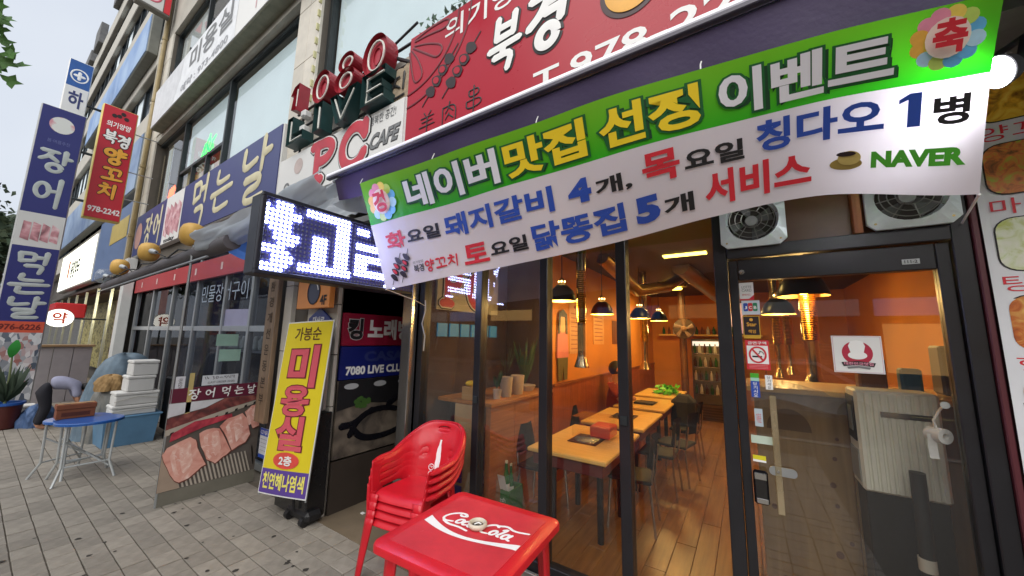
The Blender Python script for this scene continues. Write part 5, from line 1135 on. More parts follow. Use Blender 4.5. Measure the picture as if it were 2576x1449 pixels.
# ---------------------------------------------------------------- restaurant interior
R_ = thing('restaurant_room', 'orange walled restaurant room with wooden floor behind the glass front', 'room', (-.6, 5.5, 0))
or_wall = M('orange_plaster', (204, 128, 46), .75, var=.08, scale=1.6, bump=.08)
dado = MW('red_brown_dado', (132, 62, 28), (156, 80, 36), 'Z', bump=.1)
brown_d = M('dim_brown_wall', (88, 68, 54), .8, var=.1)
box('left_wall', or_wall, R_, -2.12, -2.0, 3.95, 9.7, 1.12, 2.8); box('dado', dado, R_, -2.12, -1.985, 3.95, 9.7, 0, 1.12); box('dado_rail', MW('rail_wood', (120, 62, 30), (140, 78, 38), 'Y'), R_, -2.12, -1.97, 3.95, 9.7, 1.12, 1.15)
box('alcove_wall', brown_d, R_, -2.72, -2.68, 2.56, 4.0, 0, 2.8); box('alcove_wall', brown_d, R_, -2.68, -2.12, 3.95, 4.05, 0, 2.8)
box('back_wall', or_wall, R_, -2.1, 1.8, 9.6, 9.7, 0, 2.8); box('right_wall', or_wall, R_, 1.7, 1.8, 2.56, 9.7, 0, 2.8)
box('ceiling', M('brown_ceiling', (70, 52, 38), .7, var=.12), R_, -2.72, 1.8, 2.56, 9.7, 2.8, 2.88)
box('floor_base', conc_d, R_, -2.72, 1.8, 2.46, 9.7, -.1, -.004)
flm = MW('floor_plank_wood', (120, 78, 36), (140, 96, 48), 'Y', rough=.35, bump=.05)
for i in range(30):
    for j in range(-1, 5):
        x0 = -2.7 + .15 * i; y0 = 2.56 + 1.45 * j + (.48 * (i % 3))
        if min(9.6, y0 + 1.446) > max(2.56, y0) + .05: box('floor_plank', flm, R_, x0 + .001, x0 + .149, max(2.56, y0), min(9.6, y0 + 1.446), -.004, .012, .003)
# half wall with ledge by the glass
hw = thing('half_wall', 'wood panelled half wall carrying a ledge of pots left of the first dining table', 'half wall', (-2.2, 3.2, 0))
pan = MW('half_wall_wood', (150, 92, 46), (172, 112, 60), 'Y', bump=.1)
for k in range(3): box('wood_panel', pan, hw, -2.06, -2.0, 2.72 + .41 * k, 3.126 + .41 * k, 0, 1.06, .003)
box('ledge', MW('ledge_top_wood', (160, 104, 56), (180, 124, 70), 'Y'), hw, -2.66, -1.98, 2.7, 3.948, 1.061, 1.095, .004)
box('end_panel', M('pale_ply', (176, 148, 106), .6), hw, -2.4, -2.06, 2.68, 2.699, .0, 1.06)
tag(box('wooden_box', M('light_wood', (180, 140, 84), .6), None, -2.36, -2.22, 2.72, 2.86, 1.096, 1.22, .004), 'small pale wooden box with a yellow cloth at the near end of the ledge', 'box')
tag(box('yellow_cloth', M('yellow_cloth_m', (226, 190, 40), .8), None, -2.35, -2.24, 2.74, 2.85, 1.222, 1.27, .02), 'folded yellow cloth on the small wooden box', 'cloth')
potw = M('white_pot', (196, 182, 164), .4); leafg = M('dim_leaf', (52, 80, 40), .6)
for k, (x, y, r, h, lb, n) in enumerate(((-2.12, 2.98, .045, .09, 'smallest white pot with a sprouting plant on the ledge', 9), (-2.12, 3.14, .07, .2, 'pale patterned vase with thin twigs on the ledge', 6), (-2.12, 3.36, .075, .2, 'plain white tall pot in the middle of the ledge', 0), (-2.2, 3.66, .12, .06, 'low white dish holding a dark tall leafy plant at the far end of the ledge', 40))):
    t = thing('flower_pot', lb, 'plant pot', (x, y, 1.096)); MB().lathe([(r * .75, 0), (r * .8, .01), (r, h * .9), (r * 1.02, h), (r * .85, h), (r * .8, h * .8), (0, h * .78)], (x, y, 1.096), 18).build('pot', potw, t, smooth=40)
    if n:
        l = MB(); q = Vector((x, y, 1.096 + h))
        for i in range(n):
            a = RND.uniform(0, 6.28); L = .1 + .1 * RND.random() + (.35 * RND.random() if n > 30 else .12 * (n == 6)); d = Vector((math.cos(a) * .35, math.sin(a) * .35, 1)).normalized(); e = d.orthogonal().normalized() * (.012 if n != 6 else .003)
            p = q + d * L * .4 * RND.random(); l.add([p - e * .3, p + d * L * .5 - e, p + d * L, p + d * L * .5 + e], [(0, 1, 2, 3)])
        l.build('foliage', leafg, t)
# PC sign reflection, built as a solid sign on the alcove wall
t = thing('cafe_sign_reflected', 'solid stand-in for the reflection of a pale sign with big red serif letters in the upper left panes', 'sign', (-2.66, 3.0, 2.0))
box('face', M('cream_sign_face', (186, 182, 168), .5), t, -2.68, -2.655, 2.62, 3.7, 1.98, 2.6); F = FX(-2.655, 2.62, 1.98)
serif(t, 'P', F, (.05, .06, .38, .46), pc_red, k_ink, .003); serif(t, 'C', F, (.46, .06, .84, .46), pc_red, k_ink, .003)
t = thing('reflected_light_row', 'row of small blue glowing cards standing in for shop lights reflected in the panes', 'cards', (-2.66, 3.0, 1.7))  # glowing cards added in place of blue shop lights mirrored in the glass
for k in range(6): box('card', ME('reflected_blue_light', (60, 120, 150), .35), t, -2.678, -2.66, 2.66 + .18 * k, 2.8 + .18 * k, 1.7, 1.84)
# dining tables
tw = MW('table_top_wood', (222, 176, 92), (236, 192, 110), 'X', rough=.3, bump=.04); tw_e = M('table_edge', (214, 190, 140), .4)
def dtable(label):
    t = thing('dining_table', label, 'table', (0, 0, 0), group='grill tables along the left wall')
    box('table_top', tw, t, -.36, .36, -.53, .53, .705, .74, .008); 
    box('apron', M('dark_red_apron', (92, 30, 26), .5), t, -.32, .32, -.49, .49, .6, .703, .006)
    for x in (-.22, .22): MB().tube([(x, -.28, 0), (x, -.28, .6)], .028, 10).build('leg', k_ink, t); MB().tube([(x, .28, 0), (x, .28, .6)], .028, 10).build('leg', k_ink, t)
    g = box('grill_frame', M('grill_black', (34, 28, 24), .3, .4), t, -.14, .14, -.16, .16, .741, .748, .003)
    for k in range(9): MB().tube([(-.11, -.12 + .03 * k, .75), (.11, -.12 + .03 * k, .75)], .003, 5).build('grill_bar', steel, g)
    return t
T0 = dtable('nearest wooden grill table, with a clear box and glowing grill'); T0.location = (-1.34, 3.4, 0)
for (x, y), lb in (((-1.35, 4.66), 'second wooden grill table behind the nearest one'), ((-1.36, 5.92), 'third wooden grill table with black trays on it'), ((-1.38, 7.2), 'farthest wooden grill table with green leaves on it')): dup(T0, (x, y, 0), 0, lb)
t = thing('clear_box', 'clear acrylic tray of red cups standing on the nearest grill table', 'box', (-1.25, 3.55, .742))
box('shell', MG('acrylic', (.96, .94, .9), 1.5), t, -1.5, -1.12, 3.4, 3.72, .752, .94); box('red_tray', M('red_tray', (200, 60, 40), .4), t, -1.34, -1.14, 3.46, 3.7, .756, .86, .01)
t = tag(box('black_tray', k_ink, None, -1.5, -1.22, 5.7, 5.9, .742, .77, .006), 'black tray lying on the third grill table', 'tray')
lf = MB()
for k in range(60):
    c = Vector((-1.25 + RND.gauss(0, .1), 7.1 + RND.gauss(0, .1), .76 + RND.random() * .12)); a = Vector((RND.uniform(-1, 1), RND.uniform(-1, 1), RND.uniform(-.3, .6))).normalized() * .07; b = a.orthogonal().normalized() * .035
    lf.add([c - a, c - b, c + a, c + b], [(0, 1, 2, 3)])
tag(lf.build('lettuce_leaves', M('bright_lettuce', (90, 190, 30), .5, var=.25)), 'heap of bright green leaves on the farthest grill table', 'leaves')
# indoor chairs (black wire legs, dark seats)
def ichair(label):
    t = thing('dining_chair', label, 'chair', (0, 0, 0), group='dark dining chairs round the grill tables')
    MB().box(-.19, .19, -.19, .19, .43, .46, .012).build('seat', M('dark_seat', (16, 13, 12), .6, spec=.2), t); 
    MB().grid(lambda u, v: (-.18 + .36 * u, .19 + .04 * v - .05 * math.sin(PI * u), .56 + .26 * v), 8, 4).build('backrest', M('dark_seat', (16, 13, 12), .6, spec=.2), t, smooth=60)
    for sx in (-1, 1): MB().tube([(sx * .16, -.17, .43), (sx * .18, -.2, 0)], .011, 6).build('leg', steel, t); MB().tube([(sx * .16, .17, .43), (sx * .18, .21, 0)], .011, 6).build('leg', steel, t); MB().tube([(sx * .165, .185, .44), (sx * .16, .215, .7)], .011, 6).build('back_post', steel, t)
    return t
c0 = ichair('dark chair tucked close under the aisle side of the nearest grill table'); set_at(c0, (-.98, 3.62, 0), -PI / 2 + .1)
for x, y, rz, lb in ((-.92, 4.5, -PI / 2, 'dark chair on the aisle side of the second grill table'), (-.82, 5.0, -PI / 2 - .2, 'farther dark chair on the aisle side of the second grill table'), (-.82, 5.9, -PI / 2, 'dark chair beside the third grill table'), (-1.8, 3.35, PI / 2, 'dark chair between the wall and the nearest grill table'), (-1.8, 4.6, PI / 2, 'dark chair between the wall and the second grill table')): dup(c0, (x, y, 0), rz, lb)
tag(box('coat_heap', M('dark_coat', (44, 42, 42), .9, bump=.6, bscale=9), None, -1.05, -.72, 6.1, 6.5, .3, .86, .09), 'dark coat heaped over a chair at the end of the grill tables', 'coat')
# pendant lamps and exhaust pipes
bulb = ME('lamp_bulb', (255, 214, 130), 9.); sh_in = M('shade_inside', (236, 200, 120), .4)
def pendant(label, r, at, col, mat):
    t = thing('pendant_lamp', label, 'pendant lamp', at, group='pendant lamps over the tables')
    z = 0; k = MB(); pr = [(r, 0), (r * 1.0, .006), (r * .95, .04 * r / .15), (r * .75, .11 * r / .15), (r * .42, .16 * r / .15), (.03, .18 * r / .15)]
    k.lathe(pr, (0, 0, 0), 28, caps=False).build('lamp_shade', mat, t, local=True, smooth=60)
    MB().lathe([(a * .97, b + .001) for a, b in pr], (0, 0, 0), 28, caps=False).build('shade_lining', sh_in, t, local=True, smooth=60)
    h = .18 * r / .15; MB().tube([(0, 0, h), (0, 0, h + .03), (0, 0, h + .06)], [.032, .03, .018], 12).build('collar', M('lamp_brass', (150, 110, 50), .3, .8), t, local=True, smooth=30)
    for g in range(5): MB().ball((.03 * math.cos(g * 1.26), .03 * math.sin(g * 1.26), h + .022), .011, 8).build('glow_hole', bulb, t, local=True)
    MB().ball((0, 0, .05), .035, 12).build('bulb', bulb, t, local=True, smooth=60); MB().tube([(0, 0, h + .06), (0, 0, 2.8 - at[2])], .005, 6).build('cord', k_ink, t, local=True)
    l = bpy.data.lights.new('pendant_light', 'POINT'); l.energy = 14; l.color = (1, .64, .22); l.shadow_soft_size = .05; lo = bpy.data.objects.new('pendant_light', l); C.objects.link(lo); lo.location = Vector(at) + Vector((0, 0, -.03))
    return t
shade_b = M('dark_lamp_shade', (28, 24, 22), .3, .2); shade_r = M('dark_red_lamp_shade', (58, 20, 22), .3, .2)
pendant('black pendant lamp nearest the glass over the first grill table', .15, (-1.56, 3.3, 2.08), None, shade_b)
pendant('dark red pendant lamp left of the folding pane edge', .14, (-1.45, 4.2, 2.0), None, shade_r)
pendant('black pendant lamp half hidden by the middle mullion', .15, (-1.32, 5.5, 2.02), None, shade_b)
pendant('small far black pendant lamp over the third grill table', .15, (-1.3, 6.8, 2.05), None, shade_b)
pendant('large black pendant lamp seen through the top of the door', .2, (.46, 4.2, 2.13), None, shade_b)
pendant('smaller dark pendant lamp left of the large one through the door', .17, (.33, 5.2, 2.03), None, shade_b)
pipe_m = M('steel_flue', (176, 160, 130), .2, .95, var=.05)
def flue(label, x, y, zb, r):
    t = thing('exhaust_flue', label, 'exhaust pipe', (x, y, zb), group='shiny exhaust flues over the grills'); pts = [(0, 2.8 - zb)]
    k = MB(); prof = [(r * 1.8, 0), (r * 1.75, .015), (r * 1.1, .09), (r * .95, .13), (r * .95, .42), (r, .425)]
    MB().lathe(prof, (0, 0, 0), 20, caps=False).build('hood', pipe_m, t, local=True, smooth=40)
    n = 26; z0, z1 = .425, .95; pr = []
    for i in range(n * 2 + 1): pr.append((r * (1.22 if i % 2 else 1.1), z0 + (z1 - z0) * i / (n * 2)))
    MB().lathe(pr, (0, 0, 0), 20, caps=False).build('bellows', M('gold_bellows', (206, 160, 70), .2, .95), t, local=True, smooth=20)
    MB().tube([(0, 0, .95), (0, 0, 2.8 - zb)], r * 1.2, 16).build('duct', pipe_m, t, local=True, smooth=40)
    return t
flue('long shiny flue in front over the nearest grill table', -1.35, 3.3, 1.43, .04); flue('second shiny flue over the second grill table', -1.35, 4.66, 1.3, .045); flue('third shiny flue over the third grill table', -1.36, 5.92, 1.25, .05); flue('large ribbed golden flue seen through the door', .5, 4.3, 1.3, .055); flue('thin golden flue left of the large one through the door', .35, 5.9, 1.25, .05); flue('second thin golden flue beside the large one through the door', .52, 6.6, 1.25, .05)
# ducts under the ceiling
t = thing('ceiling_duct', 'fat silvery ducts slung under the ceiling toward the back of the restaurant', 'duct', (-.6, 6, 2.5))
dm = M('foil_duct', (170, 140, 96), .3, .8, bump=.3, bscale=20)
MB().tube([(-1.5, 4.4, 2.75), (-1.3, 5.3, 2.42), (-1.0, 6.0, 2.55), (-.9, 6.6, 2.76)], .09, 14).build('duct', dm, t, smooth=50); MB().tube([(-.75, 5.6, 2.78), (-.5, 7.2, 2.62), (-.2, 8.6, 2.4)], .12, 14).build('duct', dm, t, smooth=50)
# ceiling tube lights
t = thing('tube_light', 'glowing yellow tube light on the ceiling at the back of the restaurant', 'ceiling light', (-1.1, 7.6, 2.7))
box('tube', ME('yellow_tube', (255, 226, 90), 7), t, -1.32, -.98, 7.4, 7.5, 2.68, 2.73, .02); box('tray', M('lamp_tray', (150, 130, 90), .4), t, -1.4, -.9, 7.35, 7.55, 2.735, 2.8)
def area(x, y, z, sx, sy, e, col=(1, .68, .24)):
    l = bpy.data.lights.new('ceiling_tube_light', 'AREA'); l.shape = 'RECTANGLE'; l.size = sx; l.size_y = sy; l.energy = e; l.color = col; o = bpy.data.objects.new('ceiling_tube_light', l); C.objects.link(o); o.location = (x, y, z)
area(-1.15, 7.45, 2.66, .4, .1, 30); area(.6, 6.6, 2.74, .5, .12, 17); area(-.6, 4.9, 2.76, .5, .12, 6)
for at, lb in (((.6, 6.6, 2.76), 'yellow tube light on the ceiling above the counter side'), ((-.6, 4.9, 2.78), 'yellow tube light on the ceiling over the aisle')):
    tag(box('tube_light', ME('yellow_tube', (255, 226, 90), 7), None, at[0] - .25, at[0] + .25, at[1] - .06, at[1] + .06, at[2] + .005, at[2] + .038), lb, 'ceiling light')
# back of the room
t = thing('drinks_fridge', 'tall steel drinks fridge with glass shelves at the back of the restaurant', 'fridge', (-.72, 9.2, 0)); fr_in = M('fridge_inside', (150, 150, 140), .4)
box('body', M('fridge_steel', (120, 112, 100), .3, .6), t, -1.05, -.3, 8.95, 9.55, .35, 1.75, .01); box('louvre_base', M('louvre_brown', (96, 66, 44), .6), t, -1.05, -.3, 8.93, 9.5, 0, .345)
for k in range(5): box('slat', M('slat_brown', (70, 48, 34), .6), t, -1.03, -.32, 8.915, 8.929, .05 + .055 * k, .085 + .055 * k)
for k in range(4):
    box('shelf', steel, t, -1.02, -.33, 8.93, 8.948, .55 + .29 * k, .57 + .29 * k)
    for i in range(7): MB().lathe([(.03, 0), (.03, .12), (.012, .17), (.012, .2)], (-.98 + .1 * i, 8.925, .575 + .29 * k), 8).build('bottle', [M('green_bottle', (40, 90, 50), .2), M('white_bottle', (200, 200, 196), .3), M('brown_bottle', (80, 50, 30), .2)][(i + k) % 3], t)
box('fridge_top_lamp', ME('fridge_lamp', (236, 240, 236), .7), t, -1.02, -.33, 8.935, 8.948, 1.6, 1.7)
t = thing('back_shelf', 'wooden shelf with small bottles on the orange back wall', 'shelf', (-.9, 9.5, 1.82)); box('board', tw, t, -1.8, .3, 9.35, 9.598, 1.82, 1.86, .004)
for k in range(16): MB().lathe([(.035, 0), (.035, .1), (.014, .15), (.014, .18)], (-1.7 + .12 * k, 9.46, 1.861), 8).build('bottle', [M('green_bottle', (40, 90, 50), .2), M('amber_jar', (120, 70, 24), .3), M('white_bottle', (200, 200, 196), .3)][k % 3], t)
t = thing('wall_fan', 'dark round fan fixed on a wooden pole near the back of the restaurant', 'fan', (-.95, 8.0, 1.9)); MB().tube([(-1.1, 8.15, 0), (-1.1, 8.15, 2.8)], .07, 10).build('pole', MW('pole_wood', (84, 50, 26), (104, 66, 36), 'Z'), t); MB().lathe([(.0, -.09), (.06, -.08), (.2, -.05), (.21, .0), (.2, .04), (0, .06)], (-1.05, 7.98, 1.95), 22, (.1, -1, -.1)).build('cage', M('fan_cage', (60, 42, 30), .4), t, smooth=40); MB().lathe([(.06, .06), (.05, .09), (0, .1)], (-1.05, 7.98, 1.95), 14, (.1, -1, -.1)).build('hub', M('fan_hub_brown', (110, 80, 56), .4), t)
for q in range(5): MB().tube([(-1.05 + .05 * math.cos(q * 1.256), 7.915, 1.95 + .05 * math.sin(q * 1.256)), (-1.05 + .19 * math.cos(q * 1.256 + .3), 7.92, 1.95 + .19 * math.sin(q * 1.256 + .3))], [.02, .05], 6, flat=(0, 1, 0), fs=.2).build('blade', M('fan_blade_brown', (88, 62, 44), .4), t)
t = thing('television', 'dark framed screen showing a pale pink picture on the back wall', 'television', (-.3, 9.5, 2.0)); box('frame', k_ink, t, -.44, -.0, 9.5, 9.59, 1.85, 2.6, .01); box('screen', ME('pink_screen', (210, 160, 160), .6), t, -.41, -.03, 9.492, 9.499, 1.89, 2.57)
for k, (y, z, w_, h_, m, lb) in enumerate(((4.45, 1.5, .5, .7, M('poster_menu', (198, 140, 84), .6), 'large menu poster of faint columns on the orange wall'), (5.35, 1.62, .5, .55, M('poster_menu2', (206, 146, 80), .6), 'second faint menu poster farther along the orange wall'), (6.3, 1.62, .3, .42, M('picture_dark', (110, 56, 30), .5), 'small dark picture on the orange wall near the mullion'))):
    t = thing('wall_poster', lb, 'poster', (-1.99, y, z)); box('sheet', m, t, -1.999, -1.992, y, y + w_, z, z + h_)
    if k < 2:
        for i in range(9): flat(t, FX(-1.992, y, z), [(.05, .06 + .06 * i), (w_ - .08, .06 + .06 * i), (w_ - .08, .075 + .06 * i), (.05, .075 + .06 * i)], M('poster_line', (150, 84, 50), .6), 'print', .001)
        flat(t, FX(-1.992, y, z), ell(w_ / 2, h_ - .06, .1, .03), M('poster_red', (150, 40, 30), .6), 'print', .001)
t = thing('standing_cutout', 'cardboard figure in a pink top standing against the orange wall corner', 'cardboard figure', (-1.95, 4.15, 1.15)); Fc = FX(-1.985, 4.0, 1.16)
MB().prism(Fc, ell(.2, .72, .09, .12, 16), 0, .012).build('face_print', M('cutout_skin', (206, 160, 120), .6), t); MB().prism(Fc, [(.06, .62), (.34, .62), (.38, .3), (.04, .3)], 0, .012).build('top_print', M('cutout_pink', (196, 110, 110), .6), t); MB().prism(Fc, [(.08, .86), (.2, .92), (.32, .86), (.34, .6), (.29, .6), (.27, .82), (.13, .82), (.11, .6), (.06, .6)], .012, .02).build('hair_print', k_ink, t); MB().prism(Fc, [(.06, .3), (.36, .3), (.34, .02), (.24, .02), (.22, .2), (.18, .02), (.08, .02)], 0, .012).build('trouser_print', M('cutout_olive', (90, 80, 40), .6), t)
# counter behind the door
ply = MW('plywood', (126, 98, 58), (148, 118, 74), 'Z', scale=1.2, bump=.05); knot = M('plywood_knot', (92, 56, 34), .6)
t = thing('plywood_counter', 'plywood sided counter with knots behind the glass door', 'counter', (.6, 3.4, 0))
box('front_panel', ply, t, .02, .5, 3.1, 3.13, 0, 1.36, .003); box('front_panel', ply, t, .504, 1.35, 3.1, 3.13, 0, 1.36, .003); box('side_panel', ply, t, .02, .05, 3.131, 3.6, 0, 1.36, .003); box('counter_top', tw, t, -.02, 1.4, 3.08, 3.75, 1.361, 1.395, .004)
Fk = FY(0, 3.1, 0)
for x, z, a in ((.42, .98, .012), (.4, .82, .016), (.41, .7, .012), (.09, .62, .016), (.46, .5, .012), (.4, .42, .02), (.44, .3, .012), (.12, .2, .012), (.44, 1.1, .01)): flat(t, Fk, ell(x, z, a, a * 1.1, 10), knot, 'knot', .001)
flat(t, Fk, [(.12 + .12 * math.cos(PI * k / 14) + .08, 1.12 + .14 * math.sin(PI * k / 14)) for k in range(15)], M('varnish_stain', (98, 70, 36), .5), 'stain', .001)
box('skirting', M('grey_skirting', (96, 84, 66), .6), t, .02, .5, 3.085, 3.099, .0, .1)
t = thing('ribbed_cabinet', 'white ribbed cabinet with dark side vents standing on a black base behind the door', 'cabinet', (.72, 2.92, .8)); rib = M('ribbed_white', (236, 236, 222), .45, var=.06)
box('body', rib, t, .5, .835, 2.86, 3.08, .89, 1.44, .012)
for k in range(10): box('rib', rib, t, .508 + .0325 * k, .53 + .0325 * k, 2.85, 2.859, .9, 1.43, .003)
box('side_vent', k_ink, t, .494, .4995, 2.88, 3.06, 1.15, 1.4); box('side_vent', M('pale_vent', (150, 154, 150), .4), t, .494, .4995, 2.88, 3.06, .93, 1.1); box('vent_disc', M('pale_vent', (150, 154, 150), .4), t, .489, .4935, 2.92, 3.0, 1.2, 1.34, .003); box('base', M('black_base', (30, 30, 30), .5), t, .51, .825, 2.88, 3.07, 0, .889, .006)
box('foil_tape', steel, t, .6, .8, 2.848, 2.856, 1.3, 1.33)
t = thing('black_pipe', 'thick black pipe with a white band standing behind the right half of the door', 'pipe', (.68, 2.72, 0)); MB().cyl((.68, 2.74, 0), (.685, 2.74, 1.06), .03, 16).build('pipe', M('black_rubber', (26, 28, 28), .5), t, smooth=40); MB().cyl((.68, 2.74, .6), (.68, 2.74, .66), .033, 16).build('band', M('pale_band', (190, 184, 170), .5), t, smooth=40)
MB().lathe([(.06, 0), (.065, .02), (.03, .06)], (.68, 2.74, 0), 14).build('foot', r_ink, t, smooth=30)
t = thing('plastic_wrap', 'sheet of clear plastic draped over the edge of the counter behind the door', 'plastic sheet', (.25, 3.08, 1.36)); MB().grid(lambda u, v: (-.0 + .5 * u, 3.02 + .06 * v + .02 * math.sin(8 * u), 1.415 - .12 * (1 - v) + .03 * math.sin(5 * u)), 14, 4).build('sheet', MG('cling_film', (.92, .92, .92), 1.6, .08, haze=.2), t, smooth=60)
for k, (x, z, s_, m, lb) in enumerate(((.62, 1.4, .14, M('brown_carton', (120, 80, 46), .7), 'brown carton on the counter behind the poster'), (.82, 1.4, .1, M('blue_bottle', (60, 120, 160), .3), 'blue bottle on the counter near the right of the door'), (1.0, 1.4, .2, M('grey_machine', (86, 80, 76), .4), 'grey machine on the counter at the right of the door'))): tag(box('counter_item', m, None, x, x + s_, 3.35, 3.35 + s_ * .8, z - .004, z + s_ * 1.5, .012), lb, 'counter item')
tag(box('back_cabinet', MW('back_cabinet_wood', (150, 90, 40), (170, 108, 54), 'X'), None, .3, 1.69, 8.6, 9.55, 0, 1.7, .01), 'wooden kitchen cabinet at the back right of the restaurant', 'cabinet')
# green carton with bottles and blue crate inside the glass
t = thing('green_carton', 'green bottle carton with white flaps inside the glass by the first table', 'carton', (-2.02, 3.0, 0)); gcart = M('green_carton', (46, 112, 44), .5)
for a in ((-2.2, -1.9, 2.9, 2.91), (-2.2, -1.9, 3.13, 3.14), (-2.2, -2.19, 2.91, 3.13), (-1.91, -1.9, 2.91, 3.13)): box('carton_wall', gcart, t, *a, .012, .3)
MB().grid(lambda u, v: (-2.2 + .28 * u, 2.895 - .05 * v, .31 + .14 * v), 2, 2).build('carton_flap', white_pl, t); text(t, '참이슬', FY(-2.2, 2.9, .0), (.03, .2, .12, .25), y_ink, .02); text(t, 'fresh', FY(-2.2, 2.9, .0), (.16, .2, .26, .24), w_ink, .0)
flat(t, FY(-2.2, 2.9, 0), ell(.15, .1, .03, .04), w_ink, 'print', .003)
bt_ = M('soju_green', (24, 110, 50), .08, spec=.9); b0 = None
for k, (x, y) in enumerate(((-2.1, 3.0), (-1.99, 2.98), (-2.0, 3.07), (-2.12, 3.08))):
    t = thing('green_bottle', ['front left green bottle in the green carton', 'tallest green bottle sticking out of the green carton', 'back right green bottle in the green carton', 'back left green bottle in the green carton'][k], 'bottle', (x, y, .014), group='green bottles in the carton'); MB().lathe([(.03, 0), (.033, .01), (.033, .2), (.016, .27), (.012, .33)], (0, 0, .12 + .05 * (k == 1)), 12).build('glass', bt_, t, local=True, smooth=40); MB().lathe([(.015, 0), (.015, .022)], (0, 0, .45 + .05 * (k == 1)), 10).build('cap', M('cap_cream', (220, 214, 190), .4), t, local=True); MB().lathe([(.0335, 0), (.0335, .07)], (0, 0, .2 + .05 * (k == 1)), 12, caps=False).build('label_band', w_ink, t, local=True)
for k in range(3): 
    t = thing('blue_crate', ['bottom blue plastic crate of the stack inside the left pane', 'middle blue plastic crate of the stack inside the left pane', 'top blue plastic crate of the stack inside the left pane'][k], 'crate', (-2.45, 2.85, .013 + .2 * k)); z = .013 + .2 * k; cm = M('blue_crate_plastic', (30, 40, 120), .4)
    for a in ((-2.62, -2.28, 2.66, 2.68), (-2.62, -2.28, 3.0, 3.02), (-2.62, -2.6, 2.68, 3.0), (-2.3, -2.28, 2.68, 3.0)): box('crate_wall', cm, t, *a, z, z + .12, .004); box('crate_rim', cm, t, *a, z + .15, z + .195, .004)
    box('crate_floor', cm, t, -2.6, -2.3, 2.68, 3.0, z, z + .01)
# ---------------------------------------------------------------- red plastic chairs, table, ashtray
red_pl = M('red_chair_plastic', (200, 24, 40), .38, var=.12, scale=5, coat=.15, bump=.04, bscale=160); red_t = M('red_table_plastic', (204, 26, 40), .4, var=.08, scale=6, coat=.12, bump=.06, bscale=120)
def sst(a, b, x): t = min(1, max(0, (x - a) / (b - a))); return t * t * (3 - 2 * t)
def mods(o, th, lv=1, off=0):
    if th: m = o.modifiers.new('thickness', 'SOLIDIFY'); m.thickness = th; m.offset = off
    s = o.modifiers.new('smooth', 'SUBSURF'); s.levels = lv; s.render_levels = lv
    o.data.polygons.foreach_set('use_smooth', [True] * len(o.data.polygons)); return o
def band(s, k, inset=0.):
    """point on the arm-and-back shell: s -1..1 from left arm front round the back, k 0..1 upwards"""
    a = abs(s); top = .655 + .2 * (1 - sst(.12, .62, a)) - .012 * sst(.8, 1, a); bot = .45 + .135 * sst(.2, .48, a)
    z = bot + (top - bot) * k
    lean = .11 * max(0, z - .45) / .4 * (1 - sst(.25, .6, a))
    if a > .5: x, y = .258, .1 - (a - .5) / .5 * .3
    else: th = a / .5 * PI / 2; x, y = .258 * math.sin(th), .1 + .165 * math.cos(th)
    flare = .02 * sst(.5, .9, k)
    nx, ny = (1, 0) if a > .5 else (math.sin(a / .5 * PI / 2), math.cos(a / .5 * PI / 2))
    x += nx * (flare - inset); y += ny * (flare - inset) + lean
    return (x if s > 0 else -x, y, z)
def hexa(m, p): m.add(p, [(3, 2, 1, 0), (4, 5, 6, 7), (0, 1, 5, 4), (1, 2, 6, 5), (2, 3, 7, 6), (3, 0, 4, 7)])
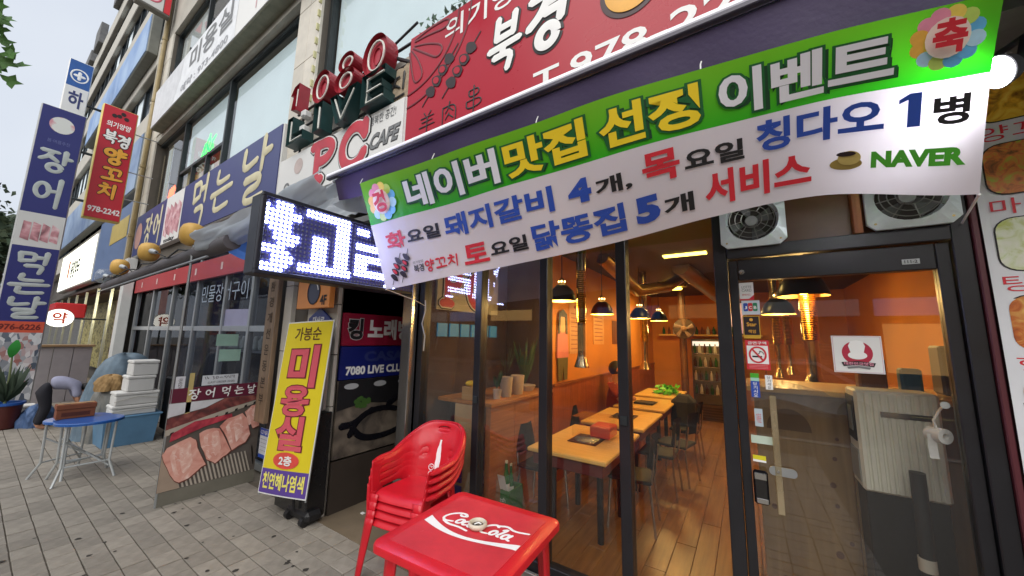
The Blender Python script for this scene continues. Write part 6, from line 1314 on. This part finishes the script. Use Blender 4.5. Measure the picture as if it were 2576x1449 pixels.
def plastic_chair(label):
    t = thing('plastic_chair', label, 'chair', (0, 0, 0), group='stack of red plastic armchairs by the glass front')
    def seat(u, v):
        x = -.225 + .45 * u; y = -.24 + .46 * v; e = 1 - (2 * u - 1) ** 2
        z = .435 - .016 * e * math.sin(PI * v) - (.05 if v == 0 else 0) - .012 * sst(.3, 1, v)
        return (x * (1 - .12 * v), y + (.012 if v == 0 else 0) - .012 * e * (1 - v), z)
    mods(MB().grid(seat, 8, 8).build('seat', red_pl, t, local=True), .012, 2)
    skip = {(13, 8), (14, 8), (11, 3), (16, 3), (11, 4), (16, 4)}
    mods(MB().grid(lambda u, v: band(-1 + 2 * u, v), 28, 10, skip).build('backrest', red_pl, t, local=True), .011, 1)
    # rolled rim
    def rim(u, v): p = Vector(band(-1 + 2 * u, 1)); fl_ = .042 * (1 - sst(.86, 1, abs(2 * u - 1))); q = Vector(band(-1 + 2 * u, 1, -fl_ - .001)); q.z -= .012; r_ = p.lerp(q, v); r_.z += .006 * math.sin(PI * v) - .014 * (v == 1); return r_
    mods(MB().grid(rim, 40, 3).build('rim', red_pl, t, local=True), .009, 1)
    for sx in (-1, 1):
        a = MB(); hexa(a, [(sx * .262, -.215, .65), (sx * .262, -.13, .65), (sx * .248, -.13, .65), (sx * .248, -.215, .65), (sx * .24, -.228, .40), (sx * .24, -.1, .42), (sx * .226, -.1, .42), (sx * .226, -.228, .40)]) if False else None
        a = MB().grid(lambda u, v: (sx * (.262 - .026 * (1 - v) ** 1.4), -.228 + .012 * v + u * (.085 + .06 * (2 * v - 1) ** 2), .4 + .25 * v), 4, 8)
        mods(a.build('arm_support', red_pl, t, local=True), .012, 1)
        for fy in (-1, 1):                           # tapering angle-section legs
            y0 = -.235 if fy < 0 else .235; l = MB()
            def leg(u, v, fy=fy, y0=y0):
                wdt = .075 - .035 * v; fx = (.235 if fy < 0 else .2) + .04 * v; yy = y0 + fy * .03 * v
                q = (u - .5) * 2
                if q < 0: return (sx * (fx + wdt * q), yy, .43 - .43 * v)
                return (sx * fx, yy - fy * wdt * q, .43 - .43 * v)
            mods(l.grid(leg, 6, 8).build('leg', red_pl, t, local=True), .01, 0)
    # printed white bottle and round mark on the back
    pr = MB()
    def bp(x, z, w=.013): q = Vector(band(.001, (z - .45) / .405)); s_ = x / .258 * .5 / (PI / 2) ; p = Vector(band(s_ if abs(s_) > 1e-4 else 1e-4, min(1, max(0, (z - .45) / .405)), .0085)); p.y -= .002; return p
    prof = [(.0, .5), (.021, .5), (.022, .53), (.018, .56), (.023, .6), (.02, .64), (.011, .67), (.009, .7), (.01, .71), (.0, .71)]
    L = [bp(-w_, z) for w_, z in prof]; Rr = [bp(w_, z) for w_, z in prof]
    for i in range(len(prof) - 1): pr.add([L[i], Rr[i], Rr[i + 1], L[i + 1]], [(0, 1, 2, 3)])
    pr.build('bottle_print', w_ink, t, local=True)
    rg = MB(); pts = [bp(-.05 + .026 * math.cos(a), .495 + .022 * math.sin(a)) for a in [2 * PI * i / 14 for i in range(15)]]; rg.tube(pts, .003, 5); rg.tube([bp(-.066, .495), bp(-.056, .503), bp(-.046, .49), bp(-.036, .5)], .003, 5)
    rg.build('round_print', w_ink, t, local=True)
    return t
S = [('topmost red plastic armchair of the stack, its white bottle print in full view', 3), ('second red plastic armchair from the top of the stack', 2), ('third red plastic armchair from the top of the stack', 1), ('bottom red plastic armchair of the stack, standing on the pavement', 0)]
ch = plastic_chair(S[0][0]); CHX, CHY, CHA = -2.165, 1.985, math.radians(9)
for i, (lb, k) in enumerate(S):
    o = ch if i == 0 else dup(ch, None, None, lb)
    set_at(o, (CHX - .004 * k, CHY + .012 * k, .05 * k), CHA + math.radians(.8 * (k % 2))); o.scale = (.96, .96, .95)
# table
TBX, TBY, TBA = -1.235, 1.545, math.radians(3)
t = thing('plastic_table', 'red plastic square table with white script lettering and an ashtray on it', 'table', (0, 0, 0))
F0 = FZ(0, 0, 0); hf = .352
def ringv(h, z, r, n=6): return [(x, y, z) for x, y in rrect(-h, -h, h, h, r, n)]
k = MB(); rs = [ringv(hf - .012, .68, .05), ringv(hf, .684, .055), ringv(hf, .708, .055), ringv(hf - .004, .716, .052), ringv(hf - .012, .72, .048), ringv(hf - .05, .7205, .03)]
n = len(rs[0]); vs = [p for r_ in rs for p in r_]; fs = []
for i in range(len(rs) - 1):
    for j in range(n): q = (j + 1) % n; fs.append((i * n + j, i * n + q, (i + 1) * n + q, (i + 1) * n + j))
fs += [tuple(reversed(range(n))), tuple((len(rs) - 1) * n + j for j in range(n))]
k.add(vs, fs).build('table_top', red_t, t, local=True, smooth=35)
pn = M('worn_red_panel', (200, 50, 60), .52, var=.14, scale=6, bump=.06, bscale=200)
MB().prism(F0, rrect(-.285, -.285, .285, .285, .012, 3), .7206, .7225).build('inset_panel', pn, t, local=True)
for sx in (-1, 1):
    for sy in (-1, 1):
        def lg(u, v): q = (u - .5) * 2; w_ = .07 - .03 * v; fx, fy = .29 + .02 * v, .29 + .02 * v; return (sx * (fx + min(q, 0) * w_), sy * (fy - max(q, 0) * w_), .69 - .69 * v)
        mods(MB().grid(lg, 6, 6).build('leg', red_t, t, local=True), .011, 0)
LG = Fr((-.235, -.02, .7235), (1, 0, 0), (0, 1, 0), (0, 0, 1))
script = [[(1.02, .98), (.8, 1.16), (.42, 1.1), (.14, .76), (.14, .38), (.42, .16), (.86, .28)], [(1.02, .98), (.78, .86), (.62, .98)], [(.42, .16), (.9, -.02), (1.5, .04), (2.1, -.06)], ring(1.14, .46, .15, .2), [(1.62, .58), (1.46, .66), (1.36, .44), (1.48, .26), (1.66, .34)], ring(1.86, .46, .14, .2), [(2.02, .68), (1.99, .32), (2.14, .3)], [(2.18, .46), (2.34, .48)],
          [(3.0, .98), (2.78, 1.12), (2.5, .9), (2.44, .46), (2.64, .2), (2.98, .26)], [(2.9, 1.06), (3.3, 1.26), (3.8, 1.02), (4.5, 1.2)], ring(3.16, .46, .14, .2), [(3.4, .86), (3.56, 1.04), (3.5, .56), (3.44, .32), (3.6, .28)], ring(3.84, .46, .14, .2), [(4.02, .68), (3.99, .32), (4.2, .26)]]
brush(t, script, LG, (0, 0, .47, .135), w_ink, r=.085, box_=(0, 0, 4.5, 1.2), w=.0, flat=.12, name='script_lettering', shear=.25)
def sw(u, v): x = -.275 + .555 * u; c = -.028 - .075 * math.sin(PI * min(1, u * 1.02)) ** 1.0 * (1 - .35 * u) + .01 * u; h = .03 * (1 - u) ** 2.2 + .004 + .022 * u ** 3; return (x, c + h * (v - .5) * 2 * .9, .7236)
MB().grid(sw, 30, 1).build('ribbon_print', w_ink, t, local=True)
for k in range(9):
    x, y, a = RND.uniform(-.25, .25), RND.uniform(-.26, .26), RND.uniform(0, 3); L_ = RND.uniform(.004, .02)
    MB().add([(x, y, .72285), (x + L_ * math.cos(a), y + L_ * math.sin(a), .72285), (x + L_ * math.cos(a) - .0015 * math.sin(a), y + L_ * math.sin(a) + .0015, .72285)], [(0, 1, 2)]).build('scratch', M('pale_scratch', (226, 140, 140), .7), t, local=True)
set_at(t, (TBX, TBY, 0), TBA)
t = thing('ashtray', 'round cream ashtray with ash and a stub on the red table', 'ashtray', (-1.222, 1.572, .7232))
MB().lathe([(.03, 0), (.042, .004), (.05, .016), (.049, .026), (.042, .031), (.035, .026), (.033, .014), (0, .012)], (0, 0, 0), 26).build('bowl', M('cream_ceramic', (206, 196, 176), .4, var=.06), t, local=True, smooth=50)
MB().lathe([(.031, .016), (0, .0175)], (0, 0, 0), 18, caps=False).build('ash', MS('ash_mix', [(.35, (40, 36, 32)), (.55, (96, 86, 76)), (.7, (150, 120, 110))], scale=60), t, local=True)
MB().tube([(-.012, -.012, .02), (.0, .008, .022), (.018, .006, .022)], .0036, 8).build('stub', w_ink, t, local=True)
tag(MB().tube([(-2.75, 1.35, .012), (-2.62, 1.5, .012), (-2.5, 1.6, .012), (-2.35, 1.58, .012), (-2.1, 1.62, .012), (-1.9, 1.75, .012), (-1.7, 1.7, .012)], .006, 6).build('ground_cable', wire_m), 'thin black cable lying on the paving under the red chairs', 'cable')
tag(MB().grid(lambda u, v: (-2.02 + .09 * u, 1.5 + .07 * v, .008 + .012 * math.sin(5 * u + 3 * v) ** 2), 5, 5).build('crumpled_wrapper', M('blue_wrapper', (150, 170, 200), .4)), 'small crumpled bluish wrapper on the paving under the red table', 'litter')
tag(box('white_scrap', w_ink, None, -3.2, -3.16, 2.28, 2.31, .004, .012, .002), 'tiny white scrap on the entrance floor', 'litter')

# ---------------------------------------------------------------- things outside the eel shop
blue_p = M('blue_table_plastic', (40, 96, 176), .3, var=.06, coat=.2); leg_m = M('white_steel_leg', (196, 200, 200), .4, .3)
def folding(label, at, r):
    t = thing('folding_table', label, 'table', at, group='round blue folding tables outside the eel shop')
    MB().lathe([(0, .62), (r - .03, .62), (r, .625), (r, .648), (r - .008, .655), (0, .657)], (0, 0, 0), 40).build('table_top', blue_p, t, local=True, smooth=35)
    for sx in (-1, 1):
        for sy in (-1, 1): MB().tube([(sx * .15, sy * .19, .62), (sx * .15, sy * .18, .18), (sx * .22, sy * .23, 0)], .012, 8).build('leg', leg_m, t, local=True, smooth=40)
        MB().tube([(sx * .15, -.18, .18), (sx * .15, .18, .18)], .01, 8).build('brace', leg_m, t, local=True); MB().tube([(sx * .15, -.18, .45), (sx * -.15, .18, .12)], .009, 6).build('cross_brace', leg_m, t, local=True)
    return t
f0 = folding('front round blue folding table on white steel legs', (-6.56, .93, 0), .275); dup(f0, (-6.86, .88, -.012), .5, 'second round blue folding table half hidden behind the front one')
t = thing('carton', 'brown cardboard carton with a hand hole lying on the blue folding table', 'carton', (-6.8, .84, .657), 0)
cb = M('brown_cardboard', (134, 78, 52), .85, var=.1, scale=9); tape = M('pale_carton_strip', (176, 140, 100), .7)
box('body', cb, t, -6.9, -6.74, .68, .98, .658, .762, .004); box('lid', cb, t, -6.906, -6.734, .674, .986, .764, .82, .004); box('top_strip', tape, t, -6.86, -6.78, .69, .97, .8205, .824)
box('hand_hole', k_ink, t, -6.88, -6.76, .73, .78, .8206, .823); box('hand_hole', k_ink, t, -6.88, -6.76, .9, .95, .8206, .823); flat(t, FX(-6.74, .68, .658), [(.04, .025), (.26, .025), (.26, .07), (.04, .07)], M('carton_print', (92, 46, 34), .8), 'print', .001)
foam = M('white_foam', (212, 212, 210), .75, var=.04, bump=.1, bscale=70); cord = M('pale_cord', (170, 166, 156), .7)
for k, (y0, y1, z0, z1, lb) in enumerate(((1.3, 1.8, .43, .575, 'lowest white foam box tied with cord on the blue tub'), (1.32, 1.81, .578, .77, 'second white foam box from the bottom of the stack'), (1.42, 1.74, .773, 1.01, 'third white foam box, narrower than the two below'), (1.45, 1.76, 1.013, 1.24, 'topmost white foam box of the stack'))):
    t = thing('foam_box', lb, 'foam box', (-8.05, (y0 + y1) / 2, z0), group='white foam boxes stacked on the blue tub')
    box('body', foam, t, -8.25, -7.9, y0 + .008, y1 - .008, z0, z1 - .05, .012); box('lid', foam, t, -8.258, -7.892, y0, y1, z1 - .048, z1, .012)
    if k < 2: MB().tube([(-7.886, y0, z0 + .06), (-7.886, (y0 + y1) / 2, z1 - .07), (-7.886, y1, z0 + .08)], .004, 6).build('cord', cord, t)
t = thing('blue_tub', 'large light blue tub wrapped in plastic under the foam boxes', 'tub', (-8.05, 1.55, 0)); tb = M('light_blue_tub', (92, 134, 168), .45, var=.12, scale=3, bump=.3, bscale=6)
hx = MB(); hexa(hx, [(-8.34, 1.24, .0), (-7.86, 1.26, .0), (-7.86, 1.8, .0), (-8.34, 1.82, .0), (-8.38, 1.2, .42), (-7.86, 1.24, .42), (-7.86, 1.84, .42), (-8.38, 1.86, .42)]); hx.build('body', tb, t); box('rim', tb, t, -8.4, -7.85, 1.19, 1.87, .4, .428, .008)
def heap(cx, cy, cz, rx, ry, rz, seed, jag=.12):
    r_ = random.Random(seed); ph = [r_.uniform(0, 6) for _ in range(8)]
    def fn(u, v):
        a = 2 * PI * u; b = PI / 2 * v; q = 1 + .3 * jag * (math.sin(13 * a + ph[4] + 6 * b) + .7 * math.sin(23 * a - 9 * b + ph[5]) * math.cos(b) + .6 * math.sin(17 * b + 5 * a + ph[6])) + jag * (math.sin(3 * a + ph[0] + 2 * b) + .6 * math.sin(7 * a + ph[1]) * math.cos(b) + .5 * math.sin(5 * b + 4 * a + ph[2]))
        return (cx + rx * q * math.cos(a) * math.cos(b) ** .6, cy + ry * q * math.sin(a) * math.cos(b) ** .6, cz + rz * math.sin(b) ** .8 * (1 + jag * .4 * math.sin(3 * a + ph[3])))
    return MB().grid(fn, 90, 26)
tag(heap(-8.75, 1.5, 0, .3, .42, 1.3, 3, .06).build('covered_heap', M('grey_blue_cover', (104, 124, 140), .55, var=.2, bump=.6, bscale=7), smooth=70), 'tall heap covered with grey blue sheeting behind the foam boxes', 'covered heap')
tag(heap(-8.5, 1.32, .0, .2, .17, .8, 15, .09).build('covered_heap', M('wrapped_plastic', (122, 122, 118), .4, var=.25, bump=.6, bscale=7), smooth=60), 'lower heap wrapped in grey plastic left of the foam boxes', 'covered heap')
tag(heap(-8.45, 1.34, .76, .14, .16, .24, 5, .14).build('paper_sack', M('brown_paper', (156, 126, 84), .85, bump=.4, bscale=9), smooth=60), 'crumpled brown paper sack lying on top of the lower wrapped heap', 'sack')
tag(heap(-10.6, .86, 0, .22, .2, .36, 8, .12).build('blue_bag', M('faded_blue_bag', (78, 104, 146), .6, bump=.4), smooth=60), 'slumped faded blue bag behind the bending person', 'bag')
t = thing('foam_box', 'single white foam box on the paving beside the big plant pot', 'foam box', (-11.2, .74, 0)); box('body', foam, t, -11.35, -11.05, .64, .86, 0, .26, .012); box('lid', foam, t, -11.36, -11.04, .63, .87, .262, .31, .012)
t = thing('dark_trolley', 'dark wheeled trolley right of the foam boxes', 'trolley', (-7.9, 2.0, 0)); box('frame', k_ink, t, -8.2, -7.85, 1.92, 2.06, .12, .95, .02)
for y in (1.94, 2.04): MB().lathe([(.06, -.02), (.06, .02)], (-7.9, y, .06), 14, (0, 1, 0)).build('wheel', k_ink, t)
t = thing('plant_pot', 'big dark red pot with a blue rim and one upright bright green leaf', 'plant pot', (-10.7, .5, 0))
MB().lathe([(.15, 0), (.17, .02), (.2, .38), (.2, .4)], (-10.7, .5, 0), 24).build('pot', M('dark_red_pot', (84, 32, 26), .45), t, smooth=40); MB().lathe([(.2, .39), (.225, .4), (.225, .44), (.19, .44), (.185, .40), (0, .4)], (-10.7, .5, 0), 24, caps=False).build('rim', M('blue_rim', (40, 90, 170), .4), t, smooth=30)
MB().tube([(-10.7, .5, .4), (-10.69, .49, .9), (-10.66, .47, 1.3)], [.018, .015, .01], 8).build('stem', M('pale_stem', (120, 130, 90), .7), t)
MB().grid(lambda u, v: (-10.62 + .02 * math.sin(PI * v), .46 + (u - .5) * .13 * math.sin(PI * (v * .86 + .07)) + .03 * v, 1.2 + .3 * v), 4, 8).build('leaf', M('vivid_leaf', (30, 130, 40), .5), t, smooth=60)
dl = MB()
for k in range(26): a = RND.uniform(0, 6.28); q = Vector((-10.7, .5, .42)); d = Vector((math.cos(a) * .5, math.sin(a) * .5, RND.uniform(.6, 1.6))) * .42; e = d.orthogonal().normalized() * .05; dl.add([q, q + d * .5 - e, q + d, q + d * .5 + e], [(0, 1, 2, 3)])
dl.build('foliage', M('dim_green_leaf', (46, 62, 46), .7), t)
# bending person
def skin(name, mat, joints, bones, parent, sub=2):
    me = bpy.data.meshes.new(name); me.from_pydata([j[0] for j in joints], bones, []); o = bpy.data.objects.new(name, me); C.objects.link(o)
    o.modifiers.new('skin', 'SKIN'); s = o.modifiers.new('sub', 'SUBSURF'); s.levels = sub; s.render_levels = sub
    for i, j in enumerate(joints): v = me.skin_vertices[0].data[i]; v.radius = (j[1], j[1] if len(j) < 3 else j[2]); v.use_root = (i == 0)
    dg = bpy.context.evaluated_depsgraph_get(); dg.update(); m2 = bpy.data.meshes.new_from_object(o.evaluated_get(dg)); bpy.data.objects.remove(o); bpy.data.meshes.remove(me)
    m2.name = name; m2.materials.clear(); m2.materials.append(mat); m2.polygons.foreach_set('use_smooth', [True] * len(m2.polygons))
    r_ = bpy.data.objects.new(name, m2); C.objects.link(r_); r_.parent = parent; return r_
skin_m = M('skin', (186, 136, 108), .55, var=.06); shirt = M('grey_shirt', (150, 152, 176), .85, var=.08, bump=.2, bscale=20); trous = M('dark_trousers', (30, 30, 38), .9); hair_m = M('black_hair', (22, 20, 20), .6)
t = thing('person', 'person in a grey shirt and dark trousers bending over beside the grey wall', 'person', (-10.2, .86, 0)); t.scale = (.8, .8, .8)
skin('body', skin_m, [((0, 0, .86), .05), ((.02, .16, .93), .05), ((.04, .34, .9), .055), ((.06, .44, .87), .06), ((.07, .52, .83), .075), ((.08, .58, .79), .085), ((.08, .62, .73), .07),
      ((.17, .4, .84), .055), ((.2, .46, .58), .042), ((.17, .56, .36), .032), ((.16, .6, .28), .035), ((-.12, .4, .84), .055), ((-.14, .46, .58), .042), ((-.1, .56, .36), .032), ((-.08, .6, .28), .035),
      ((.1, -.02, .8), .06), ((.12, .05, .46), .05), ((.12, -.03, .08), .04), ((.12, .09, .035), .035), ((-.1, -.02, .8), .06), ((-.12, .05, .46), .05), ((-.12, -.03, .08), .04), ((-.12, .09, .035), .035)],
     [(0, 1), (1, 2), (2, 3), (3, 4), (4, 5), (5, 6), (2, 7), (7, 8), (8, 9), (9, 10), (2, 11), (11, 12), (12, 13), (13, 14), (0, 15), (15, 16), (16, 17), (17, 18), (0, 19), (19, 20), (20, 21), (21, 22)], t)
skin('shirt', shirt, [((0, .05, .935), .16), ((.02, .18, .975), .165), ((.04, .33, .94), .17), ((.05, .42, .885), .1), ((.17, .4, .85), .085), ((.2, .45, .62), .068), ((-.12, .4, .85), .085), ((-.14, .45, .62), .068)], [(0, 1), (1, 2), (2, 3), (2, 4), (4, 5), (2, 6), (6, 7)], t)
skin('trousers', trous, [((0, -.02, .89), .185), ((.0, .08, .92), .17), ((.1, -.02, .78), .115), ((.12, .05, .46), .085), ((.12, -.03, .1), .065), ((-.1, -.02, .78), .115), ((-.12, .05, .46), .085), ((-.12, -.03, .1), .065)], [(0, 1), (0, 2), (2, 3), (3, 4), (0, 5), (5, 6), (6, 7)], t)
MB().ball((.075, .56, .835), .1, 14, (.9, 1, .9)).build('hair', hair_m, t, local=True, smooth=60)
for sx in (-1, 1): MB().ball((.08 + sx * .075, .58, .79), .02, 8).build('ear', skin_m, t, local=True, smooth=60)
# diner inside, half hidden by the middle mullion
t = thing('person', 'dark haired diner in a red top sitting by the orange wall behind the mullion', 'person', (-1.78, 5.65, 0))
skin('body', skin_m, [((0, 0, .52), .09), ((0, 0, .75), .09), ((.02, .0, .98), .095), ((.03, -.02, 1.1), .05), ((.06, -.03, 1.2), .09), ((.07, -.03, 1.27), .08), ((.02, .16, 1.0), .055), ((.16, .2, .8), .042), ((.3, .12, .8), .032), ((.02, -.16, 1.0), .055), ((.16, -.2, .8), .042), ((.3, -.12, .8), .032), ((.1, .1, .5), .085), ((.4, .1, .5), .065), ((.42, .1, .08), .045), ((.1, -.1, .5), .085), ((.4, -.1, .5), .065), ((.42, -.1, .08), .045)], [(0, 1), (1, 2), (2, 3), (3, 4), (4, 5), (2, 6), (6, 7), (7, 8), (2, 9), (9, 10), (10, 11), (0, 12), (12, 13), (13, 14), (0, 15), (15, 16), (16, 17)], t)
skin('top', M('red_top', (120, 36, 24), .8), [((0, 0, .55), .14), ((0, 0, .75), .14), ((.02, .0, .98), .145), ((.02, .17, 1.0), .075), ((.14, .2, .83), .06), ((.02, -.17, 1.0), .075), ((.14, -.2, .83), .06)], [(0, 1), (1, 2), (2, 3), (3, 4), (2, 5), (5, 6)], t)
MB().ball((.045, -.03, 1.26), .115, 14).build('hair', hair_m, t, local=True, smooth=60)

# ---------------------------------------------------------------- trees
def tree(name, label, at, h, cr, n, leaf, mat, bark, seed, squash=.8, trunk_r=.12, centre=.72, tips=()):
    r_ = random.Random(seed); t = thing(name, label, 'tree', at); tr = MB(); top = Vector((r_.uniform(-.2, .2), r_.uniform(-.2, .2), h * centre))
    tr.tube([(0, 0, 0), (.03, .02, h * .3), top * .75, top], [trunk_r, trunk_r * .8, trunk_r * .6, trunk_r * .3], 10); cl = []
    for k in range(26):
        d = Vector((r_.gauss(0, 1), r_.gauss(0, 1), r_.gauss(0, squash))).normalized() * cr * r_.uniform(.35, 1); c = Vector((0, 0, h * centre)) + d; cl.append((c, cr * r_.uniform(.16, .34)))
        if k < 12: tr.tube([Vector((0, 0, h * r_.uniform(.4, .65))), Vector((0, 0, h * .6)).lerp(c, .5) + Vector((0, 0, -.1)), c], [trunk_r * .35, trunk_r * .2, trunk_r * .07], 6)
    tr.build('trunk', bark, t, local=True, smooth=40); lf = MB()
    for i in range(n):
        c, q = cl[i % len(cl)]; p = c + Vector((r_.gauss(0, .5), r_.gauss(0, .5), r_.gauss(0, .45))) * q * 1.4; d = Vector((r_.uniform(-1, 1), r_.uniform(-1, 1), r_.uniform(-.9, .3))).normalized(); e = d.cross(Vector((r_.uniform(-1, 1), r_.uniform(-1, 1), r_.uniform(-1, 1)))).normalized(); L = leaf * r_.uniform(.7, 1.3); w_ = L * .42
        lf.add([p, p + d * L * .35 + e * w_, p + d * L * .62 + e * w_ * .55, p + d * L, p + d * L * .62 - e * w_ * .55, p + d * L * .35 - e * w_], [(0, 1, 2, 3, 4, 5)])
    for c, m_, sp_ in tips:              # drooping leaf tips, each leaf lobed like a maple's
        c = Vector(c) - Vector(at); tw = MB().tube([Vector((0, 0, h * centre)).lerp(c, .4) + Vector((0, 0, .2)), c + Vector((0, -.25, .12)), c], [.02, .01, .004], 6); tw.build('twig', bark, t, local=True)
        for i in range(m_):
            p = c + Vector((r_.gauss(0, sp_), r_.gauss(0, sp_ * .8), r_.gauss(0, sp_))); nrm = Vector((.8 + r_.uniform(-.5, .5), -.6 + r_.uniform(-.4, .4), r_.uniform(-.2, .7))).normalized(); e = nrm.orthogonal().normalized(); f_ = nrm.cross(e); a0 = r_.uniform(0, 6.28); q = leaf * .4
            pts = [p + (e * math.cos(a0 + k * PI / 5) + f_ * math.sin(a0 + k * PI / 5)) * q * ((1.0 if k % 2 == 0 else .52) * (1 if k else .3)) + nrm * q * .12 * math.sin(k) for k in range(10)]
            lf.add([p] + pts, [(0, 1 + k, 1 + (k + 1) % 10) for k in range(10)])
    lf.build('crown', mat, t, local=True); return t
bark = M('grey_bark', (92, 82, 70), .9, bump=.5)
leaf_d = M('dark_leaves', (58, 74, 54), .7, var=.3, scale=2); leaf_b = M('maple_leaves', (70, 112, 44), .6, var=.35, scale=6)
tree('street_tree', 'broad leaved street tree whose leaf tips hang into the top left corner', (-4.4, -2.75, -.011), 6.0, 1.7, 5200, .15, leaf_b, bark, 4, .7, tips=(((-4.0, -.17, 3.72), 14, .055), ((-4.0, -.1, 3.42), 9, .04)))
tree('street_tree', 'dark street tree beside the navy pillar sign far down the street', (-24, -1.6, -.011), 7.5, 2.2, 5000, .26, leaf_d, bark, 11)
tree('street_tree', 'second dark street tree farther off behind the first', (-36, -1.9, -.011), 9.5, 2.8, 5000, .34, leaf_d, bark, 12)
tree('street_tree', 'most distant street tree at the end of the pavement', (-48, .8, -.011), 11, 3.2, 4500, .4, leaf_d, bark, 13)
tag(box('street_banner', M('pink_white_banner', (214, 170, 176), .7), None, -20.1, -20.0, .02, .22, 2.2, 3.6, .01), 'slim pale pink banner far down the street left of the navy pillar sign', 'banner')
tag(MB().cyl((-20.05, .1, 0), (-20.05, .1, 3.9), .03, 8).build('banner_pole', alu_d), 'slim pole carrying the pale pink banner', 'pole')
# parked car and bollards across the way (mirrored in the panes)
def car(at, col, label):
    t = thing('parked_car', label, 'car', at, PI / 2 * 0); pm_ = M('car_paint_%s' % label.split()[0], col, .2, coat=.8)
    side = [(-2.1, .35), (-2.1, .75), (-1.9, .85), (-1.2, .92), (-.7, 1.38), (.8, 1.42), (1.5, .95), (2.05, .8), (2.15, .5), (2.1, .32)]
    F_ = Fr((0, .85, 0), (1, 0, 0), (0, 0, 1), (0, 1, 0)); k = MB(); k.prism(F_, side, -1.7, 0); k.build('body', pm_, t, local=True)
    MB().prism(Fr((0, .86, 0), (1, 0, 0), (0, 0, 1), (0, 1, 0)), [(-1.05, .95), (-.65, 1.32), (.75, 1.36), (1.3, .98)], -1.72, 0).build('window', dark_win, t, local=True)
    for x in (-1.3, 1.35):
        for y in (-.84, .84): MB().lathe([(.31, -.1), (.33, -.08), (.33, .08), (.31, .1)], (x, y, .33), 18, (0, 1, 0)).build('wheel', k_ink, t, local=True, smooth=30)
    for y in (-.6, .6): MB().ball((2.1, y, .66), .09, 8).build('headlight', white_pl, t, local=True)
    return t
car((-5.5, -6, -.13), (120, 26, 30), 'dark red car stopped on the road, seen only as a reflection'); car((.5, -6.3, -.13), (190, 190, 190), 'silver car stopped on the road, seen only as a reflection')
